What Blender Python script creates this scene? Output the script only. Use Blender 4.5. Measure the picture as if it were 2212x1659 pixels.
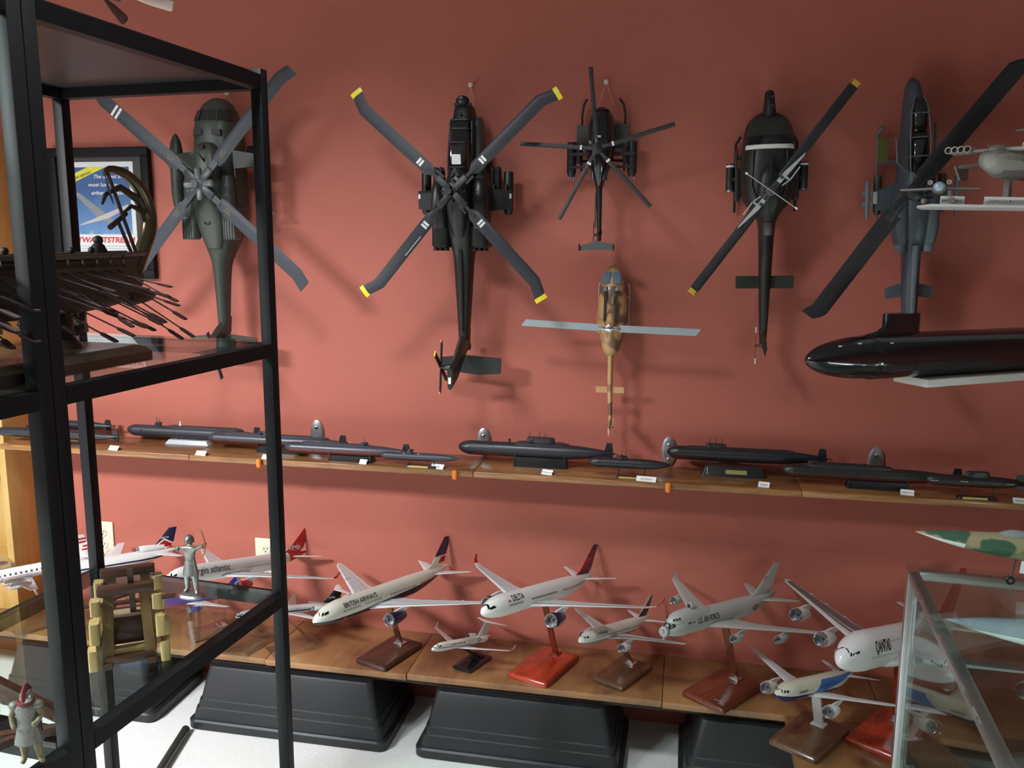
import bpy, bmesh, math, random
from mathutils import Vector, Matrix, Euler
random.seed(7)
for o in list(bpy.data.objects): bpy.data.objects.remove(o)
scene = bpy.context.scene
COL = scene.collection
R = math.radians
PI = math.pi

# ------------------------------------------------------------------ camera
cam_data = bpy.data.cameras.new('camera'); cam = bpy.data.objects.new('camera', cam_data); COL.objects.link(cam)
cam_data.sensor_fit = 'HORIZONTAL'; cam_data.sensor_width = 36.0
cam_data.lens = 36.0 * 1850.0 / 2212.0
cam_data.clip_start = 0.05
_psi, _th, _ro = R(11.3), R(9.4), R(0.3)
_f = Vector((-math.sin(_psi)*math.cos(_th), math.cos(_psi)*math.cos(_th), -math.sin(_th)))
_r0 = Vector((math.cos(_psi), math.sin(_psi), 0)); _u0 = _r0.cross(_f)
_r = _r0*math.cos(_ro) + _u0*math.sin(_ro); _u = -_r0*math.sin(_ro) + _u0*math.cos(_ro)
cam.matrix_world = Matrix(((_r.x, _u.x, -_f.x, 0.0), (_r.y, _u.y, -_f.y, -2.75), (_r.z, _u.z, -_f.z, 1.62), (0, 0, 0, 1)))
scene.camera = cam

# ------------------------------------------------------------------ light and exposure
world = bpy.data.worlds.new('room_ambient'); scene.world = world; world.use_nodes = True
world.node_tree.nodes['Background'].inputs[0].default_value = (0.80, 0.90, 1.0, 1)
world.node_tree.nodes['Background'].inputs[1].default_value = 0.10
def area_light(name, loc, rot, sx, sy, power, color, spread=180):
    d = bpy.data.lights.new(name, 'AREA'); d.shape = 'RECTANGLE'; d.size = sx; d.size_y = sy
    d.energy = power; d.color = color; d.spread = R(spread)
    o = bpy.data.objects.new(name, d); o.location = loc; o.rotation_euler = rot; COL.objects.link(o); return o
area_light('ceiling_lamp_light', (-2.6, -2.8, 2.565), (0, 0, 0), 0.80, 0.50, 165.0, (0.95, 0.98, 1.0), 161)
area_light('ceiling_spot_light', (-0.92, -1.55, 2.565), (0, 0, 0), 0.30, 0.30, 13.0, (0.95, 0.98, 1.0), 152)
scene.view_settings.view_transform = 'Standard'; scene.view_settings.look = 'None'
scene.view_settings.gamma = 1.0; scene.view_settings.use_curve_mapping = False
scene.view_settings.exposure = 0.74

# ------------------------------------------------------------------ materials
MATS = {}
def srgb(r, g, b):
    f = lambda c: (c/255/12.92) if c/255 <= 0.04045 else ((c/255+0.055)/1.055)**2.4
    return (f(r), f(g), f(b))
def _pr(name):
    m = bpy.data.materials.new(name); m.use_nodes = True
    nt = m.node_tree; return m, nt, nt.nodes['Principled BSDF']
def mat(name, rgb, rough=0.5, metal=0.0, var=0.06, nscale=40.0, coat=0.0, bump=0.0, bscale=300.0, spec=0.5, emit=0.0):
    """plain procedural material: colour broken up by noise, optional fine relief"""
    if name in MATS: return MATS[name]
    m, nt, b = _pr(name); N = nt.nodes; L = nt.links
    tc = N.new('ShaderNodeTexCoord'); nz = N.new('ShaderNodeTexNoise'); nz.inputs['Scale'].default_value = nscale
    nz.inputs['Detail'].default_value = 4
    L.new(tc.outputs['Object'], nz.inputs['Vector'])
    mx = N.new('ShaderNodeMix'); mx.data_type = 'RGBA'
    mx.inputs['A'].default_value = (*[c*(1-var) for c in rgb], 1); mx.inputs['B'].default_value = (*[min(1, c*(1+var)) for c in rgb], 1)
    L.new(nz.outputs['Fac'], mx.inputs['Factor']); L.new(mx.outputs['Result'], b.inputs['Base Color'])
    b.inputs['Roughness'].default_value = rough; b.inputs['Metallic'].default_value = metal
    b.inputs['Coat Weight'].default_value = coat; b.inputs['Coat Roughness'].default_value = 0.08
    b.inputs['Specular IOR Level'].default_value = spec
    if emit:
        b.inputs['Emission Color'].default_value = (*rgb, 1); b.inputs['Emission Strength'].default_value = emit
    if bump:
        n2 = N.new('ShaderNodeTexNoise'); n2.inputs['Scale'].default_value = bscale; n2.inputs['Detail'].default_value = 3
        L.new(tc.outputs['Object'], n2.inputs['Vector'])
        bp = N.new('ShaderNodeBump'); bp.inputs['Strength'].default_value = bump; bp.inputs['Distance'].default_value = 0.002
        L.new(n2.outputs['Fac'], bp.inputs['Height']); L.new(bp.outputs['Normal'], b.inputs['Normal'])
    MATS[name] = m; return m
def glass(name, tint=(0.93, 0.98, 0.96), rough=0.0, ior=1.45):
    if name in MATS: return MATS[name]
    m, nt, b = _pr(name)
    b.inputs['Base Color'].default_value = (*tint, 1); b.inputs['Roughness'].default_value = rough
    b.inputs['Transmission Weight'].default_value = 1.0; b.inputs['IOR'].default_value = ior
    MATS[name] = m; return m
def thin_glass(name, tint=(0.94, 0.98, 0.97), refl=1.0):
    """sheet glass that lets lamp light through: transparent with a fresnel mirror coat"""
    if name in MATS: return MATS[name]
    m = bpy.data.materials.new(name); m.use_nodes = True; nt = m.node_tree; N = nt.nodes; L = nt.links
    N.remove(N['Principled BSDF']); out = N['Material Output']
    tr = N.new('ShaderNodeBsdfTransparent'); tr.inputs[0].default_value = (*tint, 1)
    gl = N.new('ShaderNodeBsdfGlossy'); gl.inputs['Roughness'].default_value = 0.0
    lw = N.new('ShaderNodeLayerWeight'); lw.inputs['Blend'].default_value = 0.5
    pw = N.new('ShaderNodeMath'); pw.operation = 'POWER'; pw.inputs[1].default_value = 5.0; L.new(lw.outputs['Facing'], pw.inputs[0])
    mu = N.new('ShaderNodeMath'); mu.operation = 'MULTIPLY_ADD'; mu.inputs[1].default_value = 0.92*refl; mu.inputs[2].default_value = 0.035*refl
    L.new(pw.outputs[0], mu.inputs[0]); mu.use_clamp = True
    mx = N.new('ShaderNodeMixShader'); L.new(mu.outputs[0], mx.inputs[0]); L.new(tr.outputs[0], mx.inputs[1]); L.new(gl.outputs[0], mx.inputs[2])
    L.new(mx.outputs[0], out.inputs[0]); MATS[name] = m; return m
def wood(name, c1, c2, axis='X', scale=9.0, rough=0.4, coat=0.3, blotch=0.0):
    if name in MATS: return MATS[name]
    m, nt, b = _pr(name); N = nt.nodes; L = nt.links
    tc = N.new('ShaderNodeTexCoord'); mp = N.new('ShaderNodeMapping')
    st = {'X': (1, 9, 9), 'Y': (9, 1, 9), 'Z': (9, 9, 1)}[axis]; mp.inputs['Scale'].default_value = st
    L.new(tc.outputs['Object'], mp.inputs['Vector'])
    n1 = N.new('ShaderNodeTexNoise'); n1.inputs['Scale'].default_value = scale; n1.inputs['Detail'].default_value = 7; n1.inputs['Distortion'].default_value = 0.7
    L.new(mp.outputs[0], n1.inputs['Vector'])
    n2 = N.new('ShaderNodeTexNoise'); n2.inputs['Scale'].default_value = scale*0.9; n2.inputs['Detail'].default_value = 2
    L.new(tc.outputs['Object'], n2.inputs['Vector'])
    ad = N.new('ShaderNodeMix'); ad.data_type = 'FLOAT'; ad.inputs['Factor'].default_value = blotch
    L.new(n1.outputs['Fac'], ad.inputs['A']); L.new(n2.outputs['Fac'], ad.inputs['B'])
    rp = N.new('ShaderNodeValToRGB'); rp.color_ramp.elements[0].position = 0.32; rp.color_ramp.elements[1].position = 0.68
    rp.color_ramp.elements[0].color = (*c1, 1); rp.color_ramp.elements[1].color = (*c2, 1)
    L.new(ad.outputs['Result'], rp.inputs[0]); L.new(rp.outputs[0], b.inputs['Base Color'])
    b.inputs['Roughness'].default_value = rough; b.inputs['Coat Weight'].default_value = coat; b.inputs['Coat Roughness'].default_value = 0.15
    bp = N.new('ShaderNodeBump'); bp.inputs['Strength'].default_value = 0.08; bp.inputs['Distance'].default_value = 0.001
    L.new(n1.outputs['Fac'], bp.inputs['Height']); L.new(bp.outputs['Normal'], b.inputs['Normal'])
    MATS[name] = m; return m
def camo(name, cols, scale=14.0, rough=0.5, coat=0.0, sharp=0.02):
    """paint in irregular patches of the given colours"""
    if name in MATS: return MATS[name]
    m, nt, b = _pr(name); N = nt.nodes; L = nt.links
    tc = N.new('ShaderNodeTexCoord'); nz = N.new('ShaderNodeTexNoise'); nz.inputs['Scale'].default_value = scale
    nz.inputs['Detail'].default_value = 1.2
    L.new(tc.outputs['Object'], nz.inputs['Vector'])
    rp = N.new('ShaderNodeValToRGB'); cr = rp.color_ramp
    k = len(cols); lo, hi = 0.36, 0.64
    cr.elements[0].position = 0.0; cr.elements[0].color = (*cols[0], 1)
    cr.elements[1].position = 1.0; cr.elements[1].color = (*cols[-1], 1)
    for i in range(k-1):
        p = lo + (hi-lo)*(i+0.5)/(k-1) if k > 2 else 0.5
        e = cr.elements.new(p-sharp); e.color = (*cols[i], 1)
        e = cr.elements.new(p+sharp); e.color = (*cols[i+1], 1)
    L.new(nz.outputs['Fac'], rp.inputs[0]); L.new(rp.outputs[0], b.inputs['Base Color'])
    b.inputs['Roughness'].default_value = rough; b.inputs['Coat Weight'].default_value = coat
    MATS[name] = m; return m
def livery(name, base, layers, rough=0.28, coat=0.35):
    """base paint + layers; layer = (rgb, [(nx,ny,nz,d), ...]) painted where n.p > d for every plane (object coordinates)"""
    if name in MATS: return MATS[name]
    m, nt, b = _pr(name); N = nt.nodes; L = nt.links
    tc = N.new('ShaderNodeTexCoord'); prev = None
    for rgb, planes in layers:
        mask = None
        for nx, ny, nz, d in planes:
            if ny == 'abs':
                pass
            dt = N.new('ShaderNodeVectorMath'); dt.operation = 'DOT_PRODUCT'; dt.inputs[1].default_value = (nx, ny, nz)
            L.new(tc.outputs['Object'], dt.inputs[0])
            gt = N.new('ShaderNodeMath'); gt.operation = 'GREATER_THAN'; gt.inputs[1].default_value = d
            L.new(dt.outputs['Value'], gt.inputs[0])
            if mask is None: mask = gt
            else:
                mu = N.new('ShaderNodeMath'); mu.operation = 'MULTIPLY'; L.new(mask.outputs[0], mu.inputs[0]); L.new(gt.outputs[0], mu.inputs[1]); mask = mu
        mx = N.new('ShaderNodeMix'); mx.data_type = 'RGBA'; L.new(mask.outputs[0], mx.inputs['Factor'])
        if prev is None: mx.inputs['A'].default_value = (*base, 1)
        else: L.new(prev.outputs['Result'], mx.inputs['A'])
        mx.inputs['B'].default_value = (*rgb, 1); prev = mx
    if prev is None: b.inputs['Base Color'].default_value = (*base, 1)
    else: L.new(prev.outputs['Result'], b.inputs['Base Color'])
    b.inputs['Roughness'].default_value = rough; b.inputs['Coat Weight'].default_value = coat; b.inputs['Coat Roughness'].default_value = 0.1
    MATS[name] = m; return m

# ------------------------------------------------------------------ geometry helpers: every shape is (verts, faces)
def join(*gs):
    V, F = [], []
    for v, f in gs:
        k = len(V); V += [tuple(p) for p in v]; F += [tuple(i+k for i in q) for q in f]
    return V, F
def xf(g, M):
    return [tuple(M @ Vector(p)) for p in g[0]], g[1]
def mv(g, x, y, z): return xf(g, Matrix.Translation((x, y, z)))
def flip_x(g): return [(-x, y, z) for x, y, z in g[0]], [tuple(reversed(f)) for f in g[1]]
def flip_y(g): return [(x, -y, z) for x, y, z in g[0]], [tuple(reversed(f)) for f in g[1]]
def box(x0, x1, y0, y1, z0, z1, bev=0.0):
    if not bev:
        V = [(x, y, z) for z in (z0, z1) for y in (y0, y1) for x in (x0, x1)]
        return V, [(0, 2, 3, 1), (4, 5, 7, 6), (0, 1, 5, 4), (2, 6, 7, 3), (0, 4, 6, 2), (1, 3, 7, 5)]
    b = min(bev, (x1-x0)*.49, (y1-y0)*.49, (z1-z0)*.49)
    def rr(z, ins):
        c = []
        for sx, sy, a0 in ((1, 1, 0), (-1, 1, 90), (-1, -1, 180), (1, -1, 270)):
            cx = (x1-b) if sx > 0 else (x0+b); cy = (y1-b) if sy > 0 else (y0+b)
            for k in range(3):
                a = R(a0+45*k); rad = b-ins
                c.append((cx+rad*math.cos(a), cy+rad*math.sin(a), z))
        return c
    return loft([rr(z0, b*.9), rr(z0+b*.3, b*.3), rr(z0+b, 0), rr(z1-b, 0), rr(z1-b*.3, b*.3), rr(z1, b*.9)])
def cbox(cx, cy, cz, sx, sy, sz, bev=0.0): return box(cx-sx/2, cx+sx/2, cy-sy/2, cy+sy/2, cz-sz/2, cz+sz/2, bev)
def loft(rings, cap0=True, cap1=True, closed=True):
    n = len(rings[0]); V = [tuple(p) for r in rings for p in r]; F = []
    m = n if closed else n-1
    for i in range(len(rings)-1):
        for j in range(m):
            k = (j+1) % n; F.append((i*n+j, i*n+k, (i+1)*n+k, (i+1)*n+j))
    if cap0 and closed: F.append(tuple(reversed(range(n))))
    if cap1 and closed: F.append(tuple((len(rings)-1)*n+j for j in range(n)))
    return V, F
def lathe(prof, n=20, axis='X', cap=True):
    rings = []
    for t, r in prof:
        ring = []
        for k in range(n):
            a = 2*PI*k/n; c, s = r*math.cos(a), r*math.sin(a)
            ring.append({'X': (t, c, s), 'Y': (s, t, c), 'Z': (c, s, t)}[axis])
        rings.append(ring)
    return loft(rings, cap, cap)
def tube(pts, r, n=8, cap=True):
    P = [Vector(p) for p in pts]; rr = r if isinstance(r, (list, tuple)) else [r]*len(P)
    rings = []; ref = None
    for i, p in enumerate(P):
        if i == 0: d = P[1]-P[0]
        elif i == len(P)-1: d = P[-1]-P[-2]
        else: d = (P[i+1]-P[i]).normalized() + (P[i]-P[i-1]).normalized()
        d.normalize()
        if ref is None:
            ref = Vector((0, 0, 1)) if abs(d.z) < 0.9 else Vector((1, 0, 0))
        a = (ref - d*ref.dot(d)).normalized(); b = d.cross(a); ref = a
        rings.append([tuple(p + (a*math.cos(2*PI*k/n) + b*math.sin(2*PI*k/n))*rr[i]) for k in range(n)])
    return loft(rings, cap, cap)
def bar(p0, p1, w, h, up=(0, 0, 1)):
    """straight bar of rectangular section w (sideways) x h (along up)"""
    p0, p1 = Vector(p0), Vector(p1); d = (p1-p0).normalized(); u = Vector(up)
    u = (u - d*u.dot(d)).normalized(); s = d.cross(u)
    rg = lambda p: [tuple(p + s*a*w/2 + u*b*h/2) for a, b in ((-1, -1), (1, -1), (1, 1), (-1, 1))]
    return loft([rg(p0), rg(p1)])
def prism(poly, z0, z1, plane='XY'):
    """extrude a polygon; plane XY -> along z, XZ -> along y, YZ -> along x"""
    def pt(a, b, c): return {'XY': (a, b, c), 'XZ': (a, c, b), 'YZ': (c, a, b)}[plane]
    n = len(poly); V = [pt(a, b, z0) for a, b in poly] + [pt(a, b, z1) for a, b in poly]
    F = [tuple(reversed(range(n))), tuple(range(n, 2*n))]
    F += [(i, (i+1) % n, n+(i+1) % n, n+i) for i in range(n)]
    return V, F
def sering(n, a, bt, bb, p=2.0):
    """superellipse points (u, v); half width a, height above bt, below bb"""
    o = []
    for k in range(n):
        t = 2*PI*k/n; c, s = math.cos(t), math.sin(t)
        u = a*math.copysign(abs(c)**(2/p), c); v = (bt if s >= 0 else bb)*math.copysign(abs(s)**(2/p), s)
        o.append((u, v))
    return o
def interp(tab, x):
    if x <= tab[0][0]: return tab[0][1:]
    for a, b in zip(tab, tab[1:]):
        if x <= b[0]:
            t = (x-a[0])/(b[0]-a[0]); t = t*t*(3-2*t) if False else t
            return tuple(p+(q-p)*t for p, q in zip(a[1:], b[1:]))
    return tab[-1][1:]
def sphere(cx, cy, cz, rx, ry=None, rz=None, n=16, m=10):
    ry = rx if ry is None else ry; rz = rx if rz is None else rz
    rings = []
    for i in range(m+1):
        a = PI*i/m - PI/2; a = max(-PI/2+.02, min(PI/2-.02, a))
        rings.append([(cx+rx*math.cos(a)*math.cos(2*PI*k/n), cy+ry*math.cos(a)*math.sin(2*PI*k/n), cz+rz*math.sin(a)) for k in range(n)])
    return loft(rings)
AIRFOIL = [(0, 0), (.03, .035), (.1, .065), (.3, .095), (.55, .07), (.8, .03), (1, .004)]
def airfoil_wing(secs, span_axis='Y'):
    """secs: (le_x, span, z, chord, thick_ratio); chord runs to -x. span_axis Y (wing) or Z (fin: z is then the sideways offset)"""
    rings = []
    for lx, s, z, c, tr in secs:
        up = [(lx-c*t, z+c*h*tr/.19) for t, h in AIRFOIL]; dn = [(lx-c*t, z-c*h*.75*tr/.19) for t, h in reversed(AIRFOIL[1:])]
        ring = []
        for x, zz in up+dn:
            ring.append((x, s, zz) if span_axis == 'Y' else (x, zz, s))
        rings.append(ring)
    return loft(rings)
_tcache = {}
def text_geo(body, size=1.0, bold=0.0, shear=0.0, align='LEFT', spacing=1.0):
    key = (body, bold, shear, align, spacing)
    if key not in _tcache:
        cu = bpy.data.curves.new('lettering', 'FONT'); cu.body = body; cu.size = 1.0; cu.offset = bold; cu.shear = shear
        cu.align_x = align; cu.space_character = spacing; cu.resolution_u = 3
        ob = bpy.data.objects.new('lettering', cu); COL.objects.link(ob)
        me = bpy.data.meshes.new_from_object(ob)
        bm = bmesh.new(); bm.from_mesh(me)
        for k in range(-2, 9):
            bmesh.ops.bisect_plane(bm, geom=bm.verts[:]+bm.edges[:]+bm.faces[:], plane_co=(0, k*.1+.05, 0), plane_no=(0, 1, 0))
        bm.verts.index_update()
        _tcache[key] = ([tuple(v.co) for v in bm.verts], [tuple(v.index for v in f.verts) for f in bm.faces]); bm.free()
        bpy.data.objects.remove(ob); bpy.data.meshes.remove(me); bpy.data.curves.remove(cu)
    v, f = _tcache[key]
    return [(x*size, y*size, 0.0) for x, y, z in v], f

def mesh(name, g, m, smooth=35):
    me = bpy.data.meshes.new(name); me.from_pydata([tuple(p) for p in g[0]], [], g[1]); me.update()
    bm = bmesh.new(); bm.from_mesh(me); bmesh.ops.recalc_face_normals(bm, faces=bm.faces)
    if smooth:
        lim = R(smooth)
        for f in bm.faces: f.smooth = True
        for e in bm.edges:
            if len(e.link_faces) == 2 and e.calc_face_angle(0) > lim: e.smooth = False
    bm.to_mesh(me); bm.free()
    if m is not None: me.materials.append(m)
    return me
def obj(name, g, m, parent=None, M=None, smooth=35):
    o = bpy.data.objects.new(name, mesh(name, g, m, smooth)); COL.objects.link(o)
    if parent is not None: o.parent = parent
    if M is not None: o.matrix_local = M
    return o
def flat(name, g, m, parent=None, M=None):
    """sheet geometry (lettering, decals): keep the normals as given"""
    me = bpy.data.meshes.new(name); me.from_pydata([tuple(p) for p in g[0]], [], g[1]); me.update(); me.materials.append(m)
    o = bpy.data.objects.new(name, me); COL.objects.link(o)
    if parent is not None: o.parent = parent
    if M is not None: o.matrix_local = M
    return o
def tag(o, label, cat, group=None):
    o['label'] = label; o['category'] = cat
    if group: o['group'] = group
    return o
def thing(name, label, cat, loc=(0, 0, 0), rot=(0, 0, 0), group=None):
    o = bpy.data.objects.new(name, None); o.empty_display_size = 0.05; COL.objects.link(o)
    o.location = loc; o.rotation_euler = rot
    return tag(o, label, cat, group)
def struct(o):
    o['kind'] = 'structure'; return o
def rotz(a): return Matrix.Rotation(R(a), 4, 'Z')
def rotx(a): return Matrix.Rotation(R(a), 4, 'X')
def roty(a): return Matrix.Rotation(R(a), 4, 'Y')
T = Matrix.Translation

# common paints
BLACKP = mat('black_satin_plastic', (0.012, 0.013, 0.016), 0.45)
WHITEP = mat('white_gloss_paint', (0.80, 0.81, 0.80), 0.25, coat=0.3, var=0.02)
INK = mat('black_ink', (0.015, 0.015, 0.018), 0.6)
DKGLASS = mat('dark_canopy_glass', (0.006, 0.007, 0.008), 0.06, coat=0.4, var=0.0)
STEEL = mat('dull_steel', (0.35, 0.36, 0.38), 0.35, metal=0.9)
CHROME = mat('bright_metal', (0.72, 0.73, 0.75), 0.16, metal=1.0, var=0.02)
CARD = mat('white_card', (0.82, 0.82, 0.80), 0.7, var=0.02)
# ------------------------------------------------------------------ the room
WALLC = mat('terracotta_wall_paint', srgb(172, 96, 82), 0.62, var=0.035, nscale=6, bump=0.25, bscale=420, spec=0.35)
CEILC = mat('white_ceiling_paint', (0.30, 0.29, 0.28), 0.9, var=0.02, bump=0.2, bscale=200)
OTHERW = mat('beige_wall_paint', (0.16, 0.12, 0.10), 0.9, var=0.02)
CARPET = mat('pale_carpet', (0.76, 0.76, 0.74), 0.95, var=0.10, nscale=90, bump=0.9, bscale=330)
struct(obj('wall_back', box(-4.2, 3.2, 0, 0.1, -0.02, 2.62), WALLC))
struct(obj('floor', box(-4.2, 3.2, -6.6, 0, -0.1, 0), CARPET))
struct(obj('ceiling', box(-4.2, 3.2, -6.6, 0, 2.6, 2.7), CEILC))
struct(obj('wall_left', box(-4.3, -4.2, -6.6, 0, 0, 2.6), OTHERW))
struct(obj('wall_right', box(3.2, 3.3, -6.6, 0, 0, 2.6), WALLC))
struct(obj('wall_front', box(-4.2, 3.2, -6.7, -6.6, 0, 2.6), OTHERW))
LAMPM = mat('lamp_diffuser', (0.95, 0.97, 1.0), 0.5, emit=3.0, var=0.0)
FRAMEW = mat('lamp_frame_white', (0.7, 0.7, 0.7), 0.5)
for (lx, ly, sx, sy, lab) in ((-2.6, -2.8, .84, .54, 'wide recessed ceiling lamp left of the black shelf units'), (-0.92, -1.55, .34, .34, 'small square recessed ceiling lamp above the black shelf unit')):
    t = thing('ceiling_lamp', lab, 'lamp', (lx, ly, 2.6))
    obj('diffuser', box(-sx/2, sx/2, -sy/2, sy/2, -.022, -.018), LAMPM, t)
    for g in (box(-sx/2-.02, sx/2+.02, -sy/2-.02, -sy/2, -.03, 0), box(-sx/2-.02, sx/2+.02, sy/2, sy/2+.02, -.03, 0),
              box(-sx/2-.02, -sx/2, -sy/2, sy/2, -.03, 0), box(sx/2, sx/2+.02, -sy/2, sy/2, -.03, 0)):
        obj('frame_bar', g, FRAMEW, t)
# wall outlets
IVORY = mat('ivory_plastic', (0.66, 0.64, 0.50), 0.35, var=0.01)
SLOT = mat('outlet_slot_dark', (0.02, 0.02, 0.02), 0.7)
for X, Z, lab in ((-1.458, 0.488, 'ivory wall outlet beside the red airliner tail'), (-2.125, 0.505, 'ivory wall outlet beside the yellow wooden cabinet')):
    t = thing('wall_outlet', lab, 'outlet', (X, 0, Z))
    p = obj('cover_plate', box(-.043, .043, -.007, 0, -.066, .066, .004), IVORY, t)
    for dz in (-.024, .024):
        q = obj('receptacle', xf(lathe([(-.0095, .0165), (-.0085, .0175), (-.006, .0175)], 20, 'Y'), T((0, 0, dz))), IVORY, t)
        for dx in (-.0065, .0065): obj('slot', box(dx-.0013, dx+.0013, -.0101, -.009, dz+.000, dz+.0085), SLOT, q)
        obj('slot', xf(lathe([(-.0101, .0028), (-.009, .0028)], 10, 'Y'), T((0, 0, dz-.007))), SLOT, q)
    obj('screw', lathe([(-.0085, .002), (-.0065, .0028)], 10, 'Y'), STEEL, t)

# ---------------------------------------------------------- upper shelf along the wall
MAPLE = wood('oiled_maple', srgb(112, 74, 40), srgb(160, 114, 68), 'X', 7, 0.38, 0.35, 0.25)
MAPLE2 = wood('lower_bench_maple', srgb(108, 72, 42), srgb(168, 124, 80), 'Y', 6, 0.3, 0.5, 0.75)
YELWOOD = wood('yellow_birch', srgb(172, 136, 70), srgb(192, 158, 92), 'Z', 4, 0.45, 0.2, 0.3)
SH = 0.905
t = thing('wall_shelf', 'long oiled wooden shelf on the red wall carrying the submarines', 'shelf', (0, 0, 0))
xs = [-2.36, -1.62, -0.632, 0.36, 1.02]
for a, b in zip(xs, xs[1:]):
    obj('plank', box(a+.0006, b-.0006, -.205, -.002, SH-.019, SH, .0025), MAPLE, t)
BRK = mat('cast_aluminium', (0.42, 0.43, 0.45), 0.35, metal=0.85)
for X, wh in ((-1.245, 'behind the glossy red-keeled submarine'), (-0.645, 'behind the nose of the wide black submarine'), (-0.030, 'between the low-sailed and trapezoid-stand submarines'), (0.60, 'behind the raised-back submarine')):
    t = thing('shelf_bracket', 'grey oval metal shelf bracket on the wall '+wh, 'bracket', (X, 0, SH), group='shelf brackets')
    poly = [(.024*math.sin(a), .048+.050*math.cos(a)*(1 if math.cos(a) > 0 else .9)) for a in [2*PI*k/24 for k in range(24)]]
    rings = []
    for yy, s in ((-.001, 1), (-.006, 1), (-.009, .82), (-.0095, .5)):
        rings.append([(x*s, yy, .048+(z-.048)*s) for x, z in poly])
    obj('plate', loft(rings), BRK, t)
    for dz in (.025, .072):
        obj('screw', xf(lathe([(-.0135, .003), (-.012, .0055), (-.009, .006)], 12, 'Y'), T((0, 0, dz))), CHROME, t)
    obj('arm', join(prism([(-.006, 0), (-.006, -.019), (-.16, -.0195), (-.16, -.021), (-.006, -.07)], -.004, .004, 'YZ')), BRK, t)

# ---------------------------------------------------------- lower bench of boards on black tubs
BZ = 0.25
t = thing('display_bench', 'low bench of reddish maple boards carrying the airliner models', 'bench', (0, 0, 0))
seams = [-2.75, -2.25, -1.80, -1.32, -0.83, -0.02, 0.62, 1.30]
for i, (a, b) in enumerate(zip(seams, seams[1:])):
    obj('board', box(a+.001, b-.001, -.302-.004*(i % 2), -.004, BZ-.022, BZ-.0006*(i % 2), .002), MAPLE2, t)
obj('cleat', box(-2.7, 1.25, -.285, -.255, BZ-.040, BZ-.0226), mat('dark_cleat', (.03, .02, .015), .7), t)
obj('cleat', box(-2.7, 1.25, -.05, -.02, BZ-.040, BZ-.0226), mat('dark_cleat', (.03, .02, .015), .7), t)
TUB = mat('black_moulded_plastic', (0.016, 0.018, 0.021), 0.42, bump=0.35, bscale=500)
def rrect(x0, x1, y0, y1, r, z, k=5):
    o = []
    for cx, cy, a0 in ((x1-r, y1-r, 0), (x0+r, y1-r, 90), (x0+r, y0+r, 180), (x1-r, y0+r, 270)):
        for i in range(k): a = R(a0+90*i/(k-1)); o.append((cx+r*math.cos(a), cy+r*math.sin(a), z))
    return o
def tub(xc, w, lab):
    t = thing('storage_tub', lab, 'tub', (xc, -.19, 0), group='upturned black tubs under the bench')
    h = BZ-.0405; prof = [(0.0, .0, .0), (.0, .045, 0), (.012, .046, 1), (.014, .075, 1), (.018, .077, 1), (.0195, .100, 1), (.0235, .102, 1), (.045, h-.006, 1), (.05, h, 1)]
    rg = [rrect(-w/2+i, w/2-i, -.175+i*.8, .16-i*.5, .03, z) for i, z, _ in [(.01, .0, 0), (.0, .006, 0), (0.0, .030, 0), (.006, .036, 0), (.012, .037, 0)]]
    obj('rim', loft(rg), TUB, t)
    rg = [rrect(-w/2+i, w/2-i, -.175+i*.8, .16-i*.5, .022, z) for i, z in ((.013, .036), (.022, .072), (.0265, .075), (.031, .098), (.0355, .101), (.058, h-.008), (.063, h))]
    obj('body', loft(rg), TUB, t)
tub(-1.235, .70, 'upturned black plastic tub under the bench behind the shelf post')
tub(-0.46, .66, 'upturned black plastic tub under the bench below the red stand base')
tub(0.285, .50, 'upturned black plastic tub under the bench below the grey military jet')
tub(-2.02, .62, 'upturned black plastic tub under the bench seen through the glass shelf')

# ---------------------------------------------------------- tall yellow cabinet at the left end
t = thing('wall_cabinet', 'tall shallow yellow wooden cabinet at the end of the shelf', 'cabinet', (0, 0, 0))
CX = -2.40
obj('side_panel', box(CX-.028, CX, -.142, -.002, .40, 1.98, .002), YELWOOD, t)
obj('back_panel', box(CX-.70, CX-.028, -.012, -.002, .40, 1.98), YELWOOD, t)
obj('top_panel', box(CX-.70, CX-.028, -.142, -.012, 1.95, 1.98), YELWOOD, t)
for z in (.42, .785, 1.30, 1.62): obj('shelf_board', box(CX-.70, CX-.0285, -.138, -.0125, z, z+.02), YELWOOD, t)
obj('side_panel', box(CX-.73, CX-.70, -.142, -.002, .40, 1.98, .002), YELWOOD, t)
obj('foot', box(CX-.73, CX, -.142, -.002, .2505, .3995), YELWOOD, t)
t = thing('storage_tray', 'small pale plastic tray on a shelf of the yellow cabinet', 'tray', (CX-.10, -.075, .805))
TRAY = mat('pale_tray_plastic', (.50, .53, .50), .3)
for g in (box(-.06, .06, -.045, .045, 0, .003), box(-.06, .06, -.045, -.042, .003, .035), box(-.06, .06, .042, .045, .003, .035), box(-.06, -.057, -.042, .042, .003, .035), box(.057, .06, -.042, .042, .003, .035)): obj('tray_panel', g, TRAY, t)
obj('tray_rim', box(-.064, .064, -.050, -.0455, .028, .037), TRAY, t)
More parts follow.
